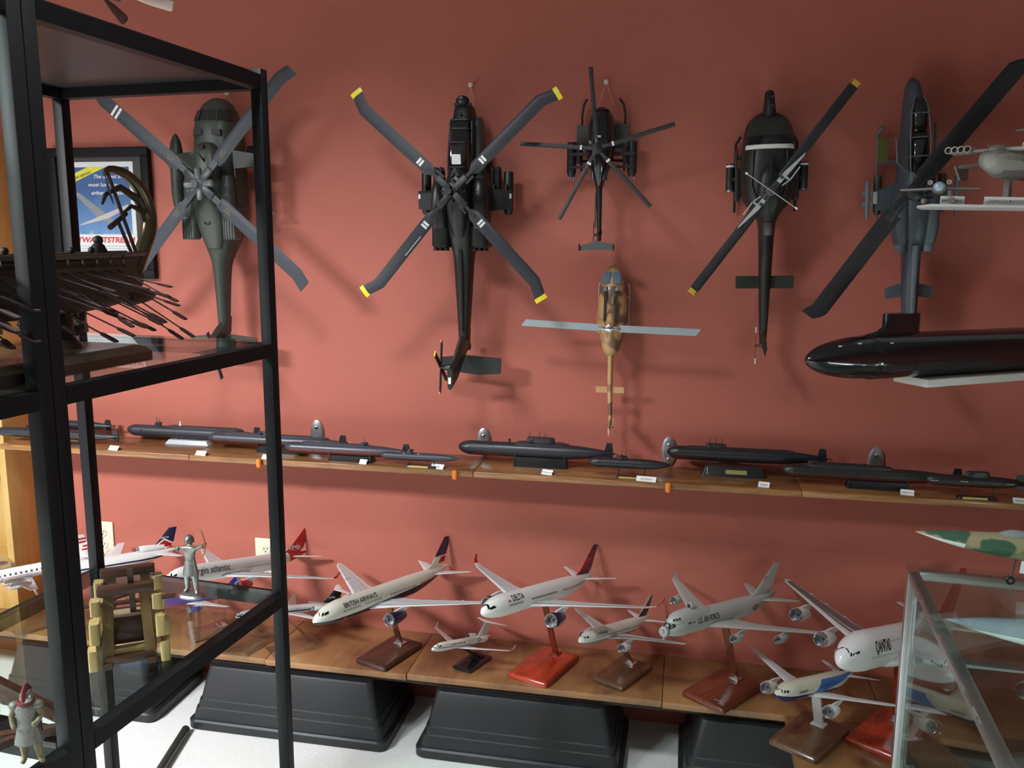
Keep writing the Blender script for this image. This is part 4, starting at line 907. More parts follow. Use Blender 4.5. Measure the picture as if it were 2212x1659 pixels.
# ---- E: grey military laser aircraft
p = Plane('airliner_model', 'pale grey four-engine military jet model with nose turret and black cockpit panel', (.170, -.20, BZ), (.1425, -.30, .5483), -125.7, 7.9, .0086, 68.5, 3.3, ln=9, lt=24, tr=.08, Rv=1.08, o=32.5)
s = p.sc; GREYM = srgb(186, 192, 188)
p.fuselage(livery('livery_force', GREYM, []))
MG = mat('military_grey', GREYM, .32, coat=.2, var=.03)
hump = loft([[((p.o-d)*s, hw*math.cos(PI*k/14)*s, (1.6+(zt-1.6)*math.sin(PI*k/14))*s) for k in range(15)]+[((p.o-d)*s, 0, 1.4*s)] for d, hw, zt in ((1.9, .6, 1.9), (2.8, 1.7, 3.0), (4.2, 2.4, 4.0), (6.5, 2.75, 4.65), (12, 2.85, 4.9), (18, 2.7, 4.6), (24, 2.0, 3.6))])
p.part('upper_deck', hump, MG, 50)
tu = p.part('nose_turret', p.S(mv(sphere(0, 0, 0, 1.75, 1.7, 1.7, 20, 14), p.o-.1, 0, -.9)), MG)
obj('turret_window', p.S(mv(sphere(0, 0, 0, .95, 1.0, 1.0, 16, 10), p.o+.95, .15, -.75)), mat('turret_glass', (.42, .46, .48), .1, metal=.5), tu)
obj('turret_ring', p.S(mv(lathe([(-.5, 1.74), (-.1, 1.80), (.1, 1.80), (.3, 1.72)], 22, 'X', cap=False), p.o-.1, 0, -.9)), mat('turret_ring_grey', (.3, .32, .33), .3, metal=.4), tu)
obj('turret_blade', p.S(box(p.o-.9, p.o+.1, -.12, .12, -3.6, -2.4)), MG, tu)
p.both('nose_panel', .7, 2.9, 24, 55, INK, d2=1.1, d3=3.2, na=6, nd=6, off=.05); p.both('nose_panel', .35, .9, 24, 88, INK, d2=1.6, d3=2.4, na=6, off=.05)
p.poly_on('nose_marking', [(1.5, 34), (2.1, 34), (2.2, 46), (1.6, 46)], MG, .08); p.poly_on('nose_marking', [(1.68, 37), (1.95, 37), (2.02, 43), (1.75, 43)], INK, .1)
for k, (d, y, z) in enumerate(((2.75, 1.35, 2.75), (3.5, 1.95, 3.0), (4.4, 2.3, 3.2))):
    for sg in (1, -1): p.part('cockpit_window', p.S(xf(cbox(0, 0, 0, .75, .12, .55, .05), T((p.o-d, sg*y, z)) @ rotz(-sg*(52-18*k)) @ rotx(sg*28))), DKGLASS)
tr_ = p.part('dorsal_turret', p.S(join(mv(lathe([(-.6, .9), (-.3, 1.0), (1.2, 1.0), (1.4, .8)], 16, 'X'), p.o-13.5, 0, 5.6), box(p.o-16.2, p.o-12.6, -.5, .5, 4.4, 5.3))), MG)
obj('dorsal_aperture', p.S(mv(lathe([(1.41, .75), (1.45, .7)], 16, 'X'), p.o-13.5, 0, 5.6)), LETTER, tr_)
p.text('U.S. AIR FORCE', 13.6, 6, 2.4, LETTER, .02, width=12.5)
for k, dd in enumerate((8.6, 10.0, 11.3)): p.poly_on('crest_mark', [(dd, 16), (dd+.9, 16), (dd+.9, 27), (dd, 27)], [INK, mat('crest_grey', (.2, .2, .22), .5), mat('crest_grey', (.2, .2, .22), .5)][k])
p.poly_on('roundel', [(49.5+1.2*math.cos(a), 2+18*math.sin(a)) for a in [2*PI*k/14 for k in range(14)]], LETTER); p.poly_on('roundel', [(49.5+.8*math.cos(a), 2+12*math.sin(a)) for a in [2*PI*k/14 for k in range(14)]], MG, .045); p.poly_on('roundel', [(47.4, -3), (51.6, -3), (51.6, 6), (47.4, 6)], LETTER, .02)
W = [(19, 2.4, -1.6, 16, .11), (28, 11, -1.1, 9.5, .10), (45, 29.5, .4, 4.0, .09), (46.5, 31, .6, 3.4, .08)]
ws = p.wing(W, MG, tips=[(46.5, 31, .6, 3.4, .08), (48.5, 31.9, 1.6, 2.4, .08), (49.8, 32.3, 3.2, 1.5, .08)])
p.wing([(54, 1, 1.4, 9, .09), (64, 11, 2.6, 2.6, .09)], MG, 'tailplane')
fn = p.fin([(48.5, 2.8, 14.5, .09), (53, 4.6, 11.5, .09), (63.8, 13.6, 4.6, .08)], MG)
p.fin_text(fn, 'ET', 57.2, 8.2, 1.8, LETTER, y=.6)
p.engine(22, 11.6, -3.4, 5.6, 1.35, MG, (-1.2, .24), (4.6, 9), MG); p.engine(33.5, 20.8, -2.5, 5.6, 1.35, MG, (-.5, .24), (4.2, 8), MG)
b = p.stand(MAHOG, .22, .15, .020, (0.015, 0), (-.07, 0), (-.02, 0, -.028), aw=.024)
flat('sticker', ([(.098, .025, .0203), (.122, .024, .0170), (.118, .050, .0180), (.104, .058, .0200), (.092, .045, .0204)], [(0, 1, 2, 3, 4)]), mat('lilac_sticker', (.62, .50, .74), .5), b)
# ---- F: big double-deck airliner
p = Plane('airliner_model', 'large white double-deck airliner model with four grey engines and bold black lettering beside glass case', (.613, -.36, BZ), (.6027, -.45, .578), -124.6, 13.7, .01135, 72.7, 3.6, ln=10.5, lt=24, tr=.09, Rv=1.2, droop=.45)
s = p.sc
p.fuselage(livery('livery_roo', srgb(228, 228, 228), []))
p.windows(8, 60, -2, .8, .28, .3, m=mat('faint_window', (.35, .36, .38), .4)); p.windows(13, 60, 34, .8, .28, .3, m=mat('faint_window', (.35, .36, .38), .4))
p.text('QANTAS', 9.7, 10, 3.0, mat('letter_black_bold', (.012, .012, .014), .4), .018, .18, width=8.2)
for k in range(3):
    p.both('cockpit_window', 2.0+.62*k, 2.55+.62*k, 24, 33, DKGLASS, d2=2.15+.62*k, d3=2.7+.62*k)
p.both('cockpit_window', 1.55, 1.92, 27, 44, DKGLASS, d2=1.75, d3=2.05); p.both('cockpit_window', 1.5, 1.7, 50, 84, DKGLASS, d2=1.7, d3=1.9)
W = [(19.5, 2.6, -2.0, 18, .12), (28, 13, -.6, 11, .11), (49, 37.8, 2.6, 4.2, .09), (51.5, 39.4, 2.9, 2.6, .08)]
ws = p.wing(W, WHITEP); p.panel(W[:3], mat('wing_walk_grey', (.16, .15, .16), .4), ws, inset=(.17, .80))
p.fairings(W, (10, 17, 24, 30), WHITEP, ws, 3.4, .34)
p.part('wing_fairing', p.S(mv(sphere(0, 0, 0, 10, 3.9, 2.2, 20, 12), p.o-27, 0, -2.6)), WHITEP)
p.wing([(58, 1.2, 1.6, 9.5, .09), (68, 14.5, 3.0, 3.6, .09)], WHITEP, 'tailplane')
p.fin([(52, 3, 15, .09), (56, 5, 12, .09), (67.5, 16.5, 5, .08)], mat('red_roo_fin', RED, .25, coat=.4))
p.engine(22.5, 14.2, -3.4, 6.6, 1.75, WHITEP, (-1.0, .28), (5.4, 11), WHITEP, lip=CHROME); p.engine(33, 26.0, -1.9, 6.6, 1.75, WHITEP, (.4, .28), (5.2, 10), WHITEP, lip=CHROME)
p.stand(REDWOOD, .24, .15, .020, (0, 0), (-.06, 0), (-.01, 0, -.046), aw=.03)
# ---- G: white and blue twin with wave
p = Plane('airliner_model', 'cream twin-engine airliner model with bright blue wave over dark blue belly', (.392, -.415, BZ), (.3900, -.455, .4322), -123.0, 15.5, .0088, 56.7, 2.9, ln=9, lt=19, tr=.1)
s = p.sc; o = p.o
p.fuselage(livery('livery_wave', srgb(226, 226, 206), [(srgb(18, 124, 206), [(-.55, 0, -1, -2.6*s), (.12, 0, 1, -1.1*s), (0, 0, -1, -2.3*s)]), (srgb(34, 36, 84), [(.02, 0, -1, .85*s)])]))
p.patch('wave_line', 19, 33, -20, -17, WHITEP, off=.03, d2=19, d3=33, nd=10); p.windows(13, 19, 4, .8, .3, .4)
p.text('DREAMLINER', 8.8, 0, 1.1, mat('letter_grey_blue', srgb(70, 74, 100), .4), .01, width=6)
for d0, d1, a0, a1, e0, e1 in ((2.6, 3.7, 26, 42, 2.9, 3.7), (1.75, 2.4, 32, 52, 2.15, 2.8), (1.3, 1.6, 48, 82, 1.75, 2.05)): p.both('cockpit_window', d0, d1, a0, a1, DKGLASS, d2=e0, d3=e1)
W = [(16.5, 2, -1.6, 12.5, .11), (23, 10, -.6, 7.6, .10), (36, 27, 1.5, 2.8, .09), (39.6, 30.2, 2.1, .8, .08)]
p.wing(W, WINGW)
p.wing([(46, 1, 1.2, 6, .09), (53, 9.6, 2.2, 2, .09)], WINGW, 'tailplane')
p.fin([(43, 2.3, 9.5, .09), (47, 4, 7.4, .09), (54, 11.4, 3.4, .08)], mat('blue_wave_fin', srgb(24, 60, 130), .25, coat=.4))
p.engine(14.0, 9.9, -3.3, 6.6, 1.85, WHITEP, (-.9, .28), (5, 10), WINGW)
p.stand(BRWOOD, .22, .14, .018, (0, 0), (-.055, 0), (-.02, 0, -.030), aw=.026, am=WINGW)
# ---- H: white airliner with red tail (behind the shelf post)
p = Plane('airliner_model', 'white airliner model with glossy red tail and red engines behind the shelf post', (-1.420, -.21, BZ), (-1.3945, -.32, .5704), -105.5, 13.0, .00995, 63.7, 2.85, ln=9.5, lt=21, tr=.1)
s = p.sc; REDG = mat('red_gloss', srgb(178, 22, 30), .2, coat=.5)
p.fuselage(livery('livery_red', srgb(226, 228, 228), [(srgb(178, 22, 30), [(-1, 0, 0, (63.7*.53-10.5)*s), (-1, 0, .9, (63.7*.53-10.0)*s)])]))
p.windows(14, 26, 6, .8, .36, .45, m=mat('faint_window', (.35, .36, .38), .4)); p.windows(30, 50, 6, .8, .36, .45, m=mat('faint_window', (.35, .36, .38), .4))
p.text('virgin atlantic', 8.3, 8, 3.0, mat('letter_slate', srgb(58, 64, 74), .4), .006, width=15.5)
p.both('cockpit_window', 1.9, 3.0, 28, 44, DKGLASS, d2=2.3, d3=3.3); p.both('cockpit_window', 1.2, 1.75, 40, 80, DKGLASS, d2=1.9, d3=2.2)
W = [(19.5, 2, -1.5, 13.5, .11), (27, 10, -1, 8.4, .10), (41, 28, -.2, 2.8, .09), (42.4, 29.4, .0, 2.2, .08)]
ws = p.wing(W, WINGW, tips=[(42.4, 29.4, 0, 2.2, .08), (44.2, 30, 1.8, 1.2, .08)], tipm=REDG); p.panel(W[:3], WINGG, ws)
p.fairings(W, (8, 14, 20), WINGW, ws, 2.6, .28)
p.wing([(54, 1, 1.2, 6, .09), (61, 9.6, 2.0, 2, .09)], WINGW, 'tailplane')
fn = p.fin([(50.5, 2.2, 9.5, .09), (54.5, 3.8, 7.6, .09), (61.8, 11.0, 3.4, .08)], REDG)
p.fin_text(fn, 'Virgin', 53.6, 3.3, 3.2, LETTERW, .35, .02, .48, width=6.4)
p.engine(20.5, 9.6, -3.2, 5.8, 1.5, REDG, (-1.1, .26), (4.8, 9.5), WINGW)
p.stand(ACRYL, .20, .12, .015, (0, 0), (-.04, 0), (-.02, 0, -.027), aw=.05, am=ACRYL)
# ---- I: trijet with navy cheat line
p = Plane('airliner_model', 'white trijet airliner model with navy stripe and tail-mounted engine', (-1.95, -.18, BZ), (-1.9237, -.25, .5147), -127.9, 4.0, .00833, 52, 3.0, ln=9, lt=17, tr=.12, up=.7)
s = p.sc; o = p.o
p.fuselage(livery('livery_tri', srgb(230, 230, 230), [(srgb(150, 154, 160), [(0, 0, -1, 1.0*s)]), (NAVY, [(0, 0, 1, -.55*s), (0, 0, -1, -.25*s)]), (NAVY, [(1, 0, 0, (o-4.2)*s), (0, 0, -1, -1.0*s), (0, 0, 1, -.75*s)])]))
p.both('cockpit_window', 1.6, 3.0, 30, 46, DKGLASS, d2=2.0, d3=3.2); p.both('cockpit_window', 1.0, 1.5, 40, 80, DKGLASS, d2=1.6, d3=1.9)
W = [(17.5, 2, -1.5, 12, .11), (24, 9, -1, 7.4, .10), (35, 23.5, .2, 2.8, .09)]
ws = p.wing(W, WINGW)
p.wing([(42, 1, 1.0, 6.5, .09), (49.5, 10.5, 1.6, 2.4, .09)], WINGW, 'tailplane')
fn = p.fin([(41.5, 3.4, 8.5, .09), (44, 5.5, 7.2, .08), (49, 11.6, 3.4, .08)], livery('fin_tri', srgb(230, 230, 230), [(NAVY, [(-.95, 0, -1, (-10.6+.95*21.5)*s), (0, 0, 1, 4.6*s)]), (srgb(230, 230, 230), [(-.7, 0, -1, (-5.3+.7*20.0)*s), (.6, 0, -1, (-6.3-.6*24)*s)]), (RED, [(-.7, 0, -1, (-4.9+.7*20.4)*s), (.6, 0, -1, (-5.6-.6*24)*s)])]))
p.fin_text(fn, 'DELTA', 45.4, 7.2, 1.1, LETTERW, .3, .01, .42, width=3.6)
duct = p.part('tail_engine', p.S(join(mv(lathe([(0, 1.3), (-.3, 1.5), (-3, 1.6), (-8, 1.3), (-11, .9), (-11.1, .7)], 20, 'X', cap=False), o-36, 0, 3.6))), WHITEP, 40)
obj('intake_lip', p.S(mv(lathe([(-.4, 1.52), (0, 1.42), (.05, 1.3), (-.1, 1.2), (-1.5, 1.15)], 20, 'X', cap=False), o-36, 0, 3.6)), LIPM, duct)
obj('fan', p.S(mv(lathe([(-1.5, 1.18), (-1.45, 1.18)], 20, 'X'), o-36, 0, 3.6)), FANM, duct)
p.engine(19, 9, -3, 6, 1.5, WHITEP, (-1.0, .25), (4.6, 9), WINGW)
p.stand(BRWOOD, .2, .12, .018, (0, 0), (-.05, 0), (-.02, 0, -.026), aw=.022)
# ---- J: rear-engined twin, partly behind the shelf
p = Plane('airliner_model', 'white rear-engined airliner model with dark tail on clear and brown stand', (-1.255, -.20, BZ), (-1.27, -.245, .4006), -132.7, 8.4, .00804, 45, 1.75, ln=6.4, lt=13, tr=.14, up=.4)
s = p.sc
p.fuselage(livery('livery_twin', srgb(228, 228, 228), [(srgb(150, 154, 160), [(0, 0, -1, .75*s)]), (NAVY, [(0, 0, 1, -.35*s), (0, 0, -1, -.25*s)]), (RED, [(0, 0, 1, -.5*s), (0, 0, -1, .38*s)])]))
p.windows(7, 34, 22, .9, .36, .4); p.text('DELTA', 5.2, 18, 1.2, mat('letter_navy', NAVY, .4), .01, width=4)
p.both('cockpit_window', 1.5, 2.6, 28, 46, DKGLASS, d2=1.9, d3=2.8); p.both('cockpit_window', 1.0, 1.4, 42, 80, DKGLASS, d2=1.5, d3=1.8)
W = [(20, 1.3, -1.0, 7, .11), (24, 6, -.7, 4.6, .10), (30.5, 16.4, .2, 1.6, .09)]
p.wing(W, WINGW)
fn = p.fin([(36, 1.2, 8, .09), (39, 2.6, 6.4, .09), (42.2, 6.6, 4.2, .08)], livery('fin_twin', srgb(14, 14, 24), [(srgb(226, 226, 226), [(1.05, 0, 1, (1.9-1.05*16.6)*s)])]))
p.fin_text(fn, 'Delta', 39.6, 3.2, 1.5, LETTERW, .3, .01, .4, width=3.4)
p.wing([(42, 0, 6.7, 4, .08), (46, 6, 6.6, 1.6, .08)], WINGW, 'tailplane')
p.engine(32, 2.9, .5, 5.6, .95, WHITEP); p.part('engine_pylons', p.S(box(p.o-36, p.o-33.2, -2.2, 2.2, .4, .65)), WHITEP)
b = p.stand(ACRYL, .17, .11, .02, (0.01, 0), (-.05, 0), (-.0, 0, -.018), aw=.06, am=ACRYL, arm=.004)
# ---- K: triple-tailed propliner at the far left
p = Plane('propliner_model', 'white four-propeller airliner model with red-striped triple tail', (-2.24, -.225, BZ), (-2.235, -.275, .468), -123.5, 3.0, .0128, 35, 1.75, ln=7, lt=14, tr=.10, up=.6)
s = p.sc; o = p.o
p.fuselage(livery('livery_prop', srgb(230, 230, 230), [(srgb(160, 160, 166), [(0, 0, -1, .55*s)]), (RED, [(0, 0, 1, -.35*s), (0, 0, -1, .2*s)])]))
p.windows(8, 28, 18, 1.3, .5, .55)
W = [(11, 1, -1.1, 6.4, .12), (12.2, 18, .9, 2.0, .1)]
ALU = mat('polished_aluminium', (.62, .62, .63), .2, metal=.9); p.wing(W, ALU)
p.wing([(30.5, 0, 1.3, 4, .09), (31.6, 7.3, 2.4, 2.4, .09)], WHITEP, 'tailplane')
STR = livery('fin_stripes', srgb(230, 230, 230), [(RED, [(0, 0, 1, 3.0*s), (0, 0, -1, -3.5*s)]), (RED, [(0, 0, 1, 4.0*s), (0, 0, -1, -4.5*s)])])
for y in (-7, 0, 7): p.part('tail_fin', p.S(mv(airfoil_wing([(o-31.2, 1.0, 0, 3.4, .09), (o-30.8, 2.4, 0, 3.9, .09), (o-31.2, 4.4, 0, 3.2, .09), (o-32.2, 5.5, 0, 1.6, .09)], 'Z'), 0, y, 0)), STR, 40)
for y in (5.2, 10.4):
    for sg in (1, -1):
        e = p.part('engine', p.S(mv(lathe([(1.6, .55), (1.5, .78), (.2, .85), (-2.5, .65), (-3.6, .2)], 16, 'X'), o-11.2, sg*y, -.85+y*.10)), ALU, 40)
        obj('spinner', p.S(mv(lathe([(2.1, .02), (1.9, .18), (1.6, .22)], 10, 'X'), o-11.2, sg*y, -.85+y*.10)), CHROME, e)
        for k in range(3): obj('propeller_blade', p.S(xf(box(1.72, 1.8, .1, 2.2, -.16, .16), T((o-11.2, sg*y, -.85+y*.10)) @ rotx(k*120+20))), CHROME, e)
p.stand(BRWOOD, .2, .12, .018, (0, 0), (-.03, 0), (0, 0, -.016), aw=.02, am=CHROME)
# ---- L: blue twin jet seen through the glass shelf
p = Plane('airliner_model', 'blue and red twin-jet airliner model seen through the glass shelf', (-1.60, -.165, BZ), (-1.605, -.235, .408), -128, 6.0, .0092, 33, 1.9, ln=5.6, lt=11, tr=.12)
s = p.sc; BLUP = srgb(40, 44, 140)
p.fuselage(livery('livery_blue', BLUP, [(srgb(170, 40, 36), [(0, 0, -1, .85*s)])]))
W = [(11, 1.3, -1.0, 7.5, .11), (15, 5.5, -.7, 4.4, .10), (21, 14.4, .4, 1.6, .09)]
p.wing(W, WINGW)
p.wing([(27, .8, .8, 4, .09), (31, 6.2, 1.3, 1.4, .09)], WINGW, 'tailplane')
p.fin([(24.5, 1.6, 6, .09), (26.5, 2.6, 4.8, .09), (31, 7.2, 2.2, .08)], mat('blue_tail', BLUP, .25, coat=.4))
p.both('cockpit_window', 1.3, 2.3, 30, 48, DKGLASS, d2=1.7, d3=2.5)
p.engine(11.2, 4.9, -2.1, 4.4, 1.05, mat('blue_tail', BLUP, .25, coat=.4), (-.8, .2), (3.4, 6.5), WINGW)
p.stand(BRWOOD, .16, .10, .016, (0, 0), (-.04, 0), (-.01, 0, -.018), aw=.03)
# ---- deeper bench section at the right
t = thing('display_bench', 'deeper wooden bench section carrying the cream airliner model', 'bench', (0, 0, 0))
for a, b in ((.335, .66), (.66, 1.02), (1.02, 1.36)): obj('board', box(a+.001, b-.001, -.64, -.3085, BZ-.022, BZ, .002), MAPLE2, t)
for x in (.64, 1.25):
    for y in (-.61, -.335): obj('leg', box(x-.02, x+.02, y-.02, y+.02, 0, BZ-.0225), MAPLE2, t)
# ------------------------------------------------------------------ submarines on the upper shelf (nose to the left)
SUBBLK = srgb(34, 36, 44)
def submat(name, top, bot, zl, rough=.42):
    return livery(name, top, [(bot, [(0, 0, -1, -zl)])] if bot else [], rough, .1)
REDHULL = srgb(84, 34, 28); SGREY = srgb(52, 56, 66); SDARK = srgb(30, 31, 36)
YPLATE = mat('brass_nameplate', (.50, .42, .12), .4, metal=.2)
STANDB = mat('stand_black', (.012, .012, .014), .35)
def subm(label, X0, X1, Y, Zc, r, hull, sail=None, fin=True, masts=(), stand='rods', plate=True, rv=1.0, hump=None, red=None, nose=.16, tail=.36, name='submarine_model', line=True, extra=None):
    L = X1-X0; zc = Zc-SH
    t = thing(name, label, 'submarine', ((X0+X1)/2, Y, SH), group='submarine models on the wall shelf')
    x0 = -L/2
    nl = 2.1*r/L
    st = [(0, .04)] + [(nl*t_, math.sqrt(max(0, 1-(1-t_)**2.1))) for t_ in (.02, .06, .12, .22, .36, .55, .8)] + [(nl, 1), (.5*(nl+1-tail), 1), (1-tail, 1), (1-tail*.75, .95), (1-tail*.5, .78), (1-tail*.25, .5), (1-.05, .22), (1, .07)]
    st = dens(st, 2)
    h = obj('hull', loft([[(x0+L*f, r*k*math.cos(2*PI*j/24), zc+r*rv*k*math.sin(2*PI*j/24)+r*.12*(1-k)) for j in range(24)] for f, k in st]), submat('hull_'+label[:24].replace(' ', '_'), hull, red, zc-r*.18), t, smooth=50)
    dk = mat('sub_fitting_black', SDARK, .45)
    if line:
        xx = x0+L*max(nose*.75, nl*1.05)
        obj('draft_mark', xf(lathe([(0, r*.985), (.0018, r*.99)], 24, 'X', cap=False), T((xx, 0, zc)) @ Matrix.Diagonal((1, 1, rv, 1))), mat('draft_white', (.55, .56, .58), .5), h)
    if hump:
        for f0, f1, hh, w in hump:
            obj('deck_casing', loft([[(x0+L*f, w*k*u, zc+r*rv*.75+(r*rv*.22+hh)*k*v) for u, v in ((-1, 0), (-.95, .75), (-.6, 1), (.6, 1), (.95, .75), (1, 0))] for f, k in ((f0, .25), (f0+.02, .8), (f0+.05, 1), (f1-.06, 1), (f1-.02, .7), (f1, .2))]), dk if hump == 'x' else submat('casing_'+label[:20].replace(' ', '_'), hull, None, 0), t)
    if sail:
        f0, f1, hh, w = sail
        rings = []
        for k, (z, ins) in enumerate(((zc+r*rv*.80, -.004), (zc+r*rv+hh*.15, .0), (zc+r*rv+hh*.9, .002), (zc+r*rv+hh, .004))):
            a, b = x0+L*f0+ins, x0+L*f1-ins
            rings.append([((a+b)/2+(b-a)/2*u, w*v*(1 if k < 3 else .8), z) for u, v in sering(20, 1, 1, 1, 2.6)])
        s_ = obj('sail', loft(rings), submat('sail_'+label[:20].replace(' ', '_'), hull, None, 0), t)
        for dx, mh in masts: obj('mast', tube([(x0+L*(f0+(f1-f0)*dx), 0, zc+r*rv+hh*.7), (x0+L*(f0+(f1-f0)*dx), 0, zc+r*rv+hh+mh)], .0010, 6), dk, s_)
        for sy in (-1, 1): obj('sail_plane', prism([(x0+L*f0+.010, 0), (x0+L*f0+.022, 0), (x0+L*f0+.020, sy*(w+.012)), (x0+L*f0+.013, sy*(w+.012))], zc+r*rv+hh*.5, zc+r*rv+hh*.5+.0015), dk, s_)
    if fin:
        xe = x0+L
        obj('rudder', prism([(xe-.040, zc), (xe-.032, zc+r*1.55), (xe-.014, zc+r*1.55), (xe-.010, zc)], -.0018, .0018, 'XZ'), dk, t)
        obj('rudder', prism([(xe-.040, zc), (xe-.032, zc-r*1.0), (xe-.014, zc-r*1.0), (xe-.010, zc)], -.0018, .0018, 'XZ'), dk, t)
        obj('stern_plane', prism([(xe-.042, 0), (xe-.030, r*1.5), (xe-.014, r*1.5), (xe-.008, 0), (xe-.014, -r*1.5), (xe-.030, -r*1.5)], zc-.001, zc+.001), dk, t)
        pr_ = obj('propeller_hub', lathe([(xe-.003, .0022), (xe+.006, .0018)], 10, 'X'), mat('bronze_prop', (.30, .16, .05), .35, metal=.8), t); pr_.location.z = zc+r*.1
        for k in range(5): obj('propeller_blade', xf(box(-.0008, .0008, .001, r*.42, -.0022, .0022), T((xe+.003, 0, 0)) @ rotx(72*k) @ rotz(12)), mat('bronze_prop', (.30, .16, .05), .35, metal=.8), pr_)
    zb = zc-r*rv
    if stand == 'rods':
        b = obj('stand_base', loft([rrect(x0+L*.32, x0+L*.70, -.014, .014, .003, 0), rrect(x0+L*.32+.002, x0+L*.70-.002, -.012, .012, .003, .007)]), STANDB, t)
        for f in (.36, .66): obj('stand_rod', tube([(x0+L*f, 0, .006), (x0+L*f, 0, zb+.003)], .0016, 8), STANDB, t)
        if plate: obj('nameplate', xf(box(x0+L*.36, x0+L*.60, -.0012, 0, -.0030, .0030), T((0, -.0133, .0038)) @ rotx(-14)), YPLATE, b)
    elif stand == 'block':
        b = obj('stand_base', loft([rrect(x0+L*.36, x0+L*.70, -.020, .020, .003, 0), rrect(x0+L*.365, x0+L*.695, -.018, .018, .003, max(.008, zb+.004))]), STANDB, t)
        for f in (.37, .68): obj('cradle', prism([(-.02, 0), (-.02, zb+.012), (-.012, zb+.006), (0, zb+.001), (.012, zb+.006), (.02, zb+.012), (.02, 0)], x0+L*f, x0+L*f+.004, 'YZ'), STANDB, b)
    elif stand == 'trap':
        b = obj('stand_base', loft([rrect(x0+L*.22, x0+L*.62, -.026, .026, .004, 0), rrect(x0+L*.245, x0+L*.595, -.016, .016, .004, .030)]), STANDB, t)
        for f in (.32, .54): obj('stand_rod', tube([(x0+L*f, 0, .029), (x0+L*f, 0, zb+.003)], .002, 8), STANDB, t)
        obj('nameplate', xf(box(x0+L*.37, x0+L*.50, -.0012, 0, -.0065, .0065), T((0, -.0208, .015)) @ rotx(-18)), mat('brass_dark_plate', (.34, .30, .10), .4), b)
        obj('edge_line', xf(box(x0+L*.255, x0+L*.258, -.0012, 0, -.010, .010), T((0, -.0208, .015)) @ rotx(-18)), MARKW, b)
    elif stand == 'silver':
        b = obj('stand_base', loft([rrect(x0+L*.30, x0+L*.62, -.022, .022, .002, 0), rrect(x0+L*.32, x0+L*.60, -.014, .014, .002, .014)]), mat('silver_card_base', (.55, .60, .64), .3, metal=.3), t)
        for f in (.38, .54): obj('stand_rod', tube([(x0+L*f, 0, .013), (x0+L*f, 0, zb+.003)], .0016, 8), STANDB, t)
    if extra: extra(t, x0, L, zc, r)
    return t
subm('black submarine model with blunt nose at the cabinet end of the shelf', -2.40, -1.90, -.165, .942, .0165, SUBBLK, (.24, .33, .012, .007), masts=((.5, .01),))
subm('dark submarine model with bronze propeller, rear row beside the cabinet', -2.36, -2.01, -.055, .952, .016, SUBBLK, (.18, .34, .013, .008), masts=())
def flag(t, x0, L, zc, r):
    m = obj('marker_buoy', mv(lathe([(0, .004), (.010, .004), (.011, .0025), (.020, .0025), (.021, .001)], 10, 'Z'), x0+L*.40, 0, zc+r*.95), mat('buoy_white', (.7, .7, .7), .4), t)
    obj('torpedo_hatch', mv(sphere(0, 0, 0, .004, .002, .004), x0+L*.13, -r*.95, zc+r*.2), STANDB, t)
subm('long grey-black submarine model on a silver card base', -1.956, -1.425, -.052, .945, .0205, srgb(44, 48, 55), (.21, .26, .013, .006), masts=((.3, .018), (.7, .012)), stand='silver', hump=((.30, .86, .004, .014),), extra=flag)
subm('grey submarine model with dark red lower hull and three pale masts', -1.605, -1.085, -.103, .945, .0200, SGREY, (.36, .50, .010, .008), masts=((.2, .0), (.9, .0)), red=REDHULL, stand='block', hump=((.10, .86, .003, .012),))
subm('grey submarine model with glossy top and red keel on a small black block', -1.295, -.845, -.155, .940, .0195, srgb(60, 66, 76), (.60, .66, .010, .006), red=REDHULL, stand='block', hump=((.12, .70, .003, .011),), masts=((.5, .012),))
def marks(t, x0, L, zc, r):
    for f in (.30, .48): obj('hatch_mark', xf(box(-.003, .003, -.001, 0, -.002, .002), T((x0+L*f, -r*.55, zc+r*.80)) @ rotx(35)), mat('draft_white', (.55, .56, .58), .5), t)
subm('small grey submarine model on rods with yellow nameplate, noses under the large one', -.945, -.675, -.185, .938, .0130, SGREY, (.33, .40, .012, .005), fin=False, extra=marks, red=srgb(60, 38, 36))
subm('large wide black submarine model with long stepped sail', -.708, -.192, -.095, .957, .0235, SUBBLK, (.44, .62, .021, .012), masts=((.1, .016), (.45, .020), (.65, .015)), red=None, stand='block', hump=((.36, .72, .006, .018),), rv=1.0, extra=lambda t, x0, L, zc, r: (obj('red_bow_patch', loft([[(x0+L*f, r*1.012*math.cos(a), zc+r*1.012*math.sin(a)) for a in [R(200+14*k) for k in range(11)]] for f in (.115, .16, .22, .26)], False, False, False), mat('red_hull_paint', REDHULL, .45), t), obj('mooring_post', tube([(x0+L*.33, 0, zc+r*.9), (x0+L*.33, 0, zc+r*1.5)], .004, 8), mat('sub_fitting_black', SDARK, .45), t)))
subm('small dark submarine model with low round sail and yellow nameplate', -.270, -.012, -.172, .951, .0155, srgb(30, 31, 35), (.33, .46, .008, .007), masts=((.45, .018), (.8, .016)), fin=False)
subm('large black submarine model with reddish bow on a trapezoid stand', -.035, .455, -.070, .970, .0215, srgb(27, 28, 34), (.24, .37, .012, .009), masts=((.2, .018), (.5, .022), (.8, .018)), stand='trap', hump=((.10, .80, .002, .012),), red=None, extra=lambda t, x0, L, zc, r: obj('red_bow_patch', loft([[(x0+L*f, r*1.012*k*math.cos(a), zc+r*1.012*k*math.sin(a)) for a in [R(200+14*j) for j in range(11)]] for f, k in ((.022, .72), (.04, .88), (.06, .96), (.09, 1.0), (.14, 1.0))], False, False, False), mat('red_hull_paint', REDHULL, .45), t))
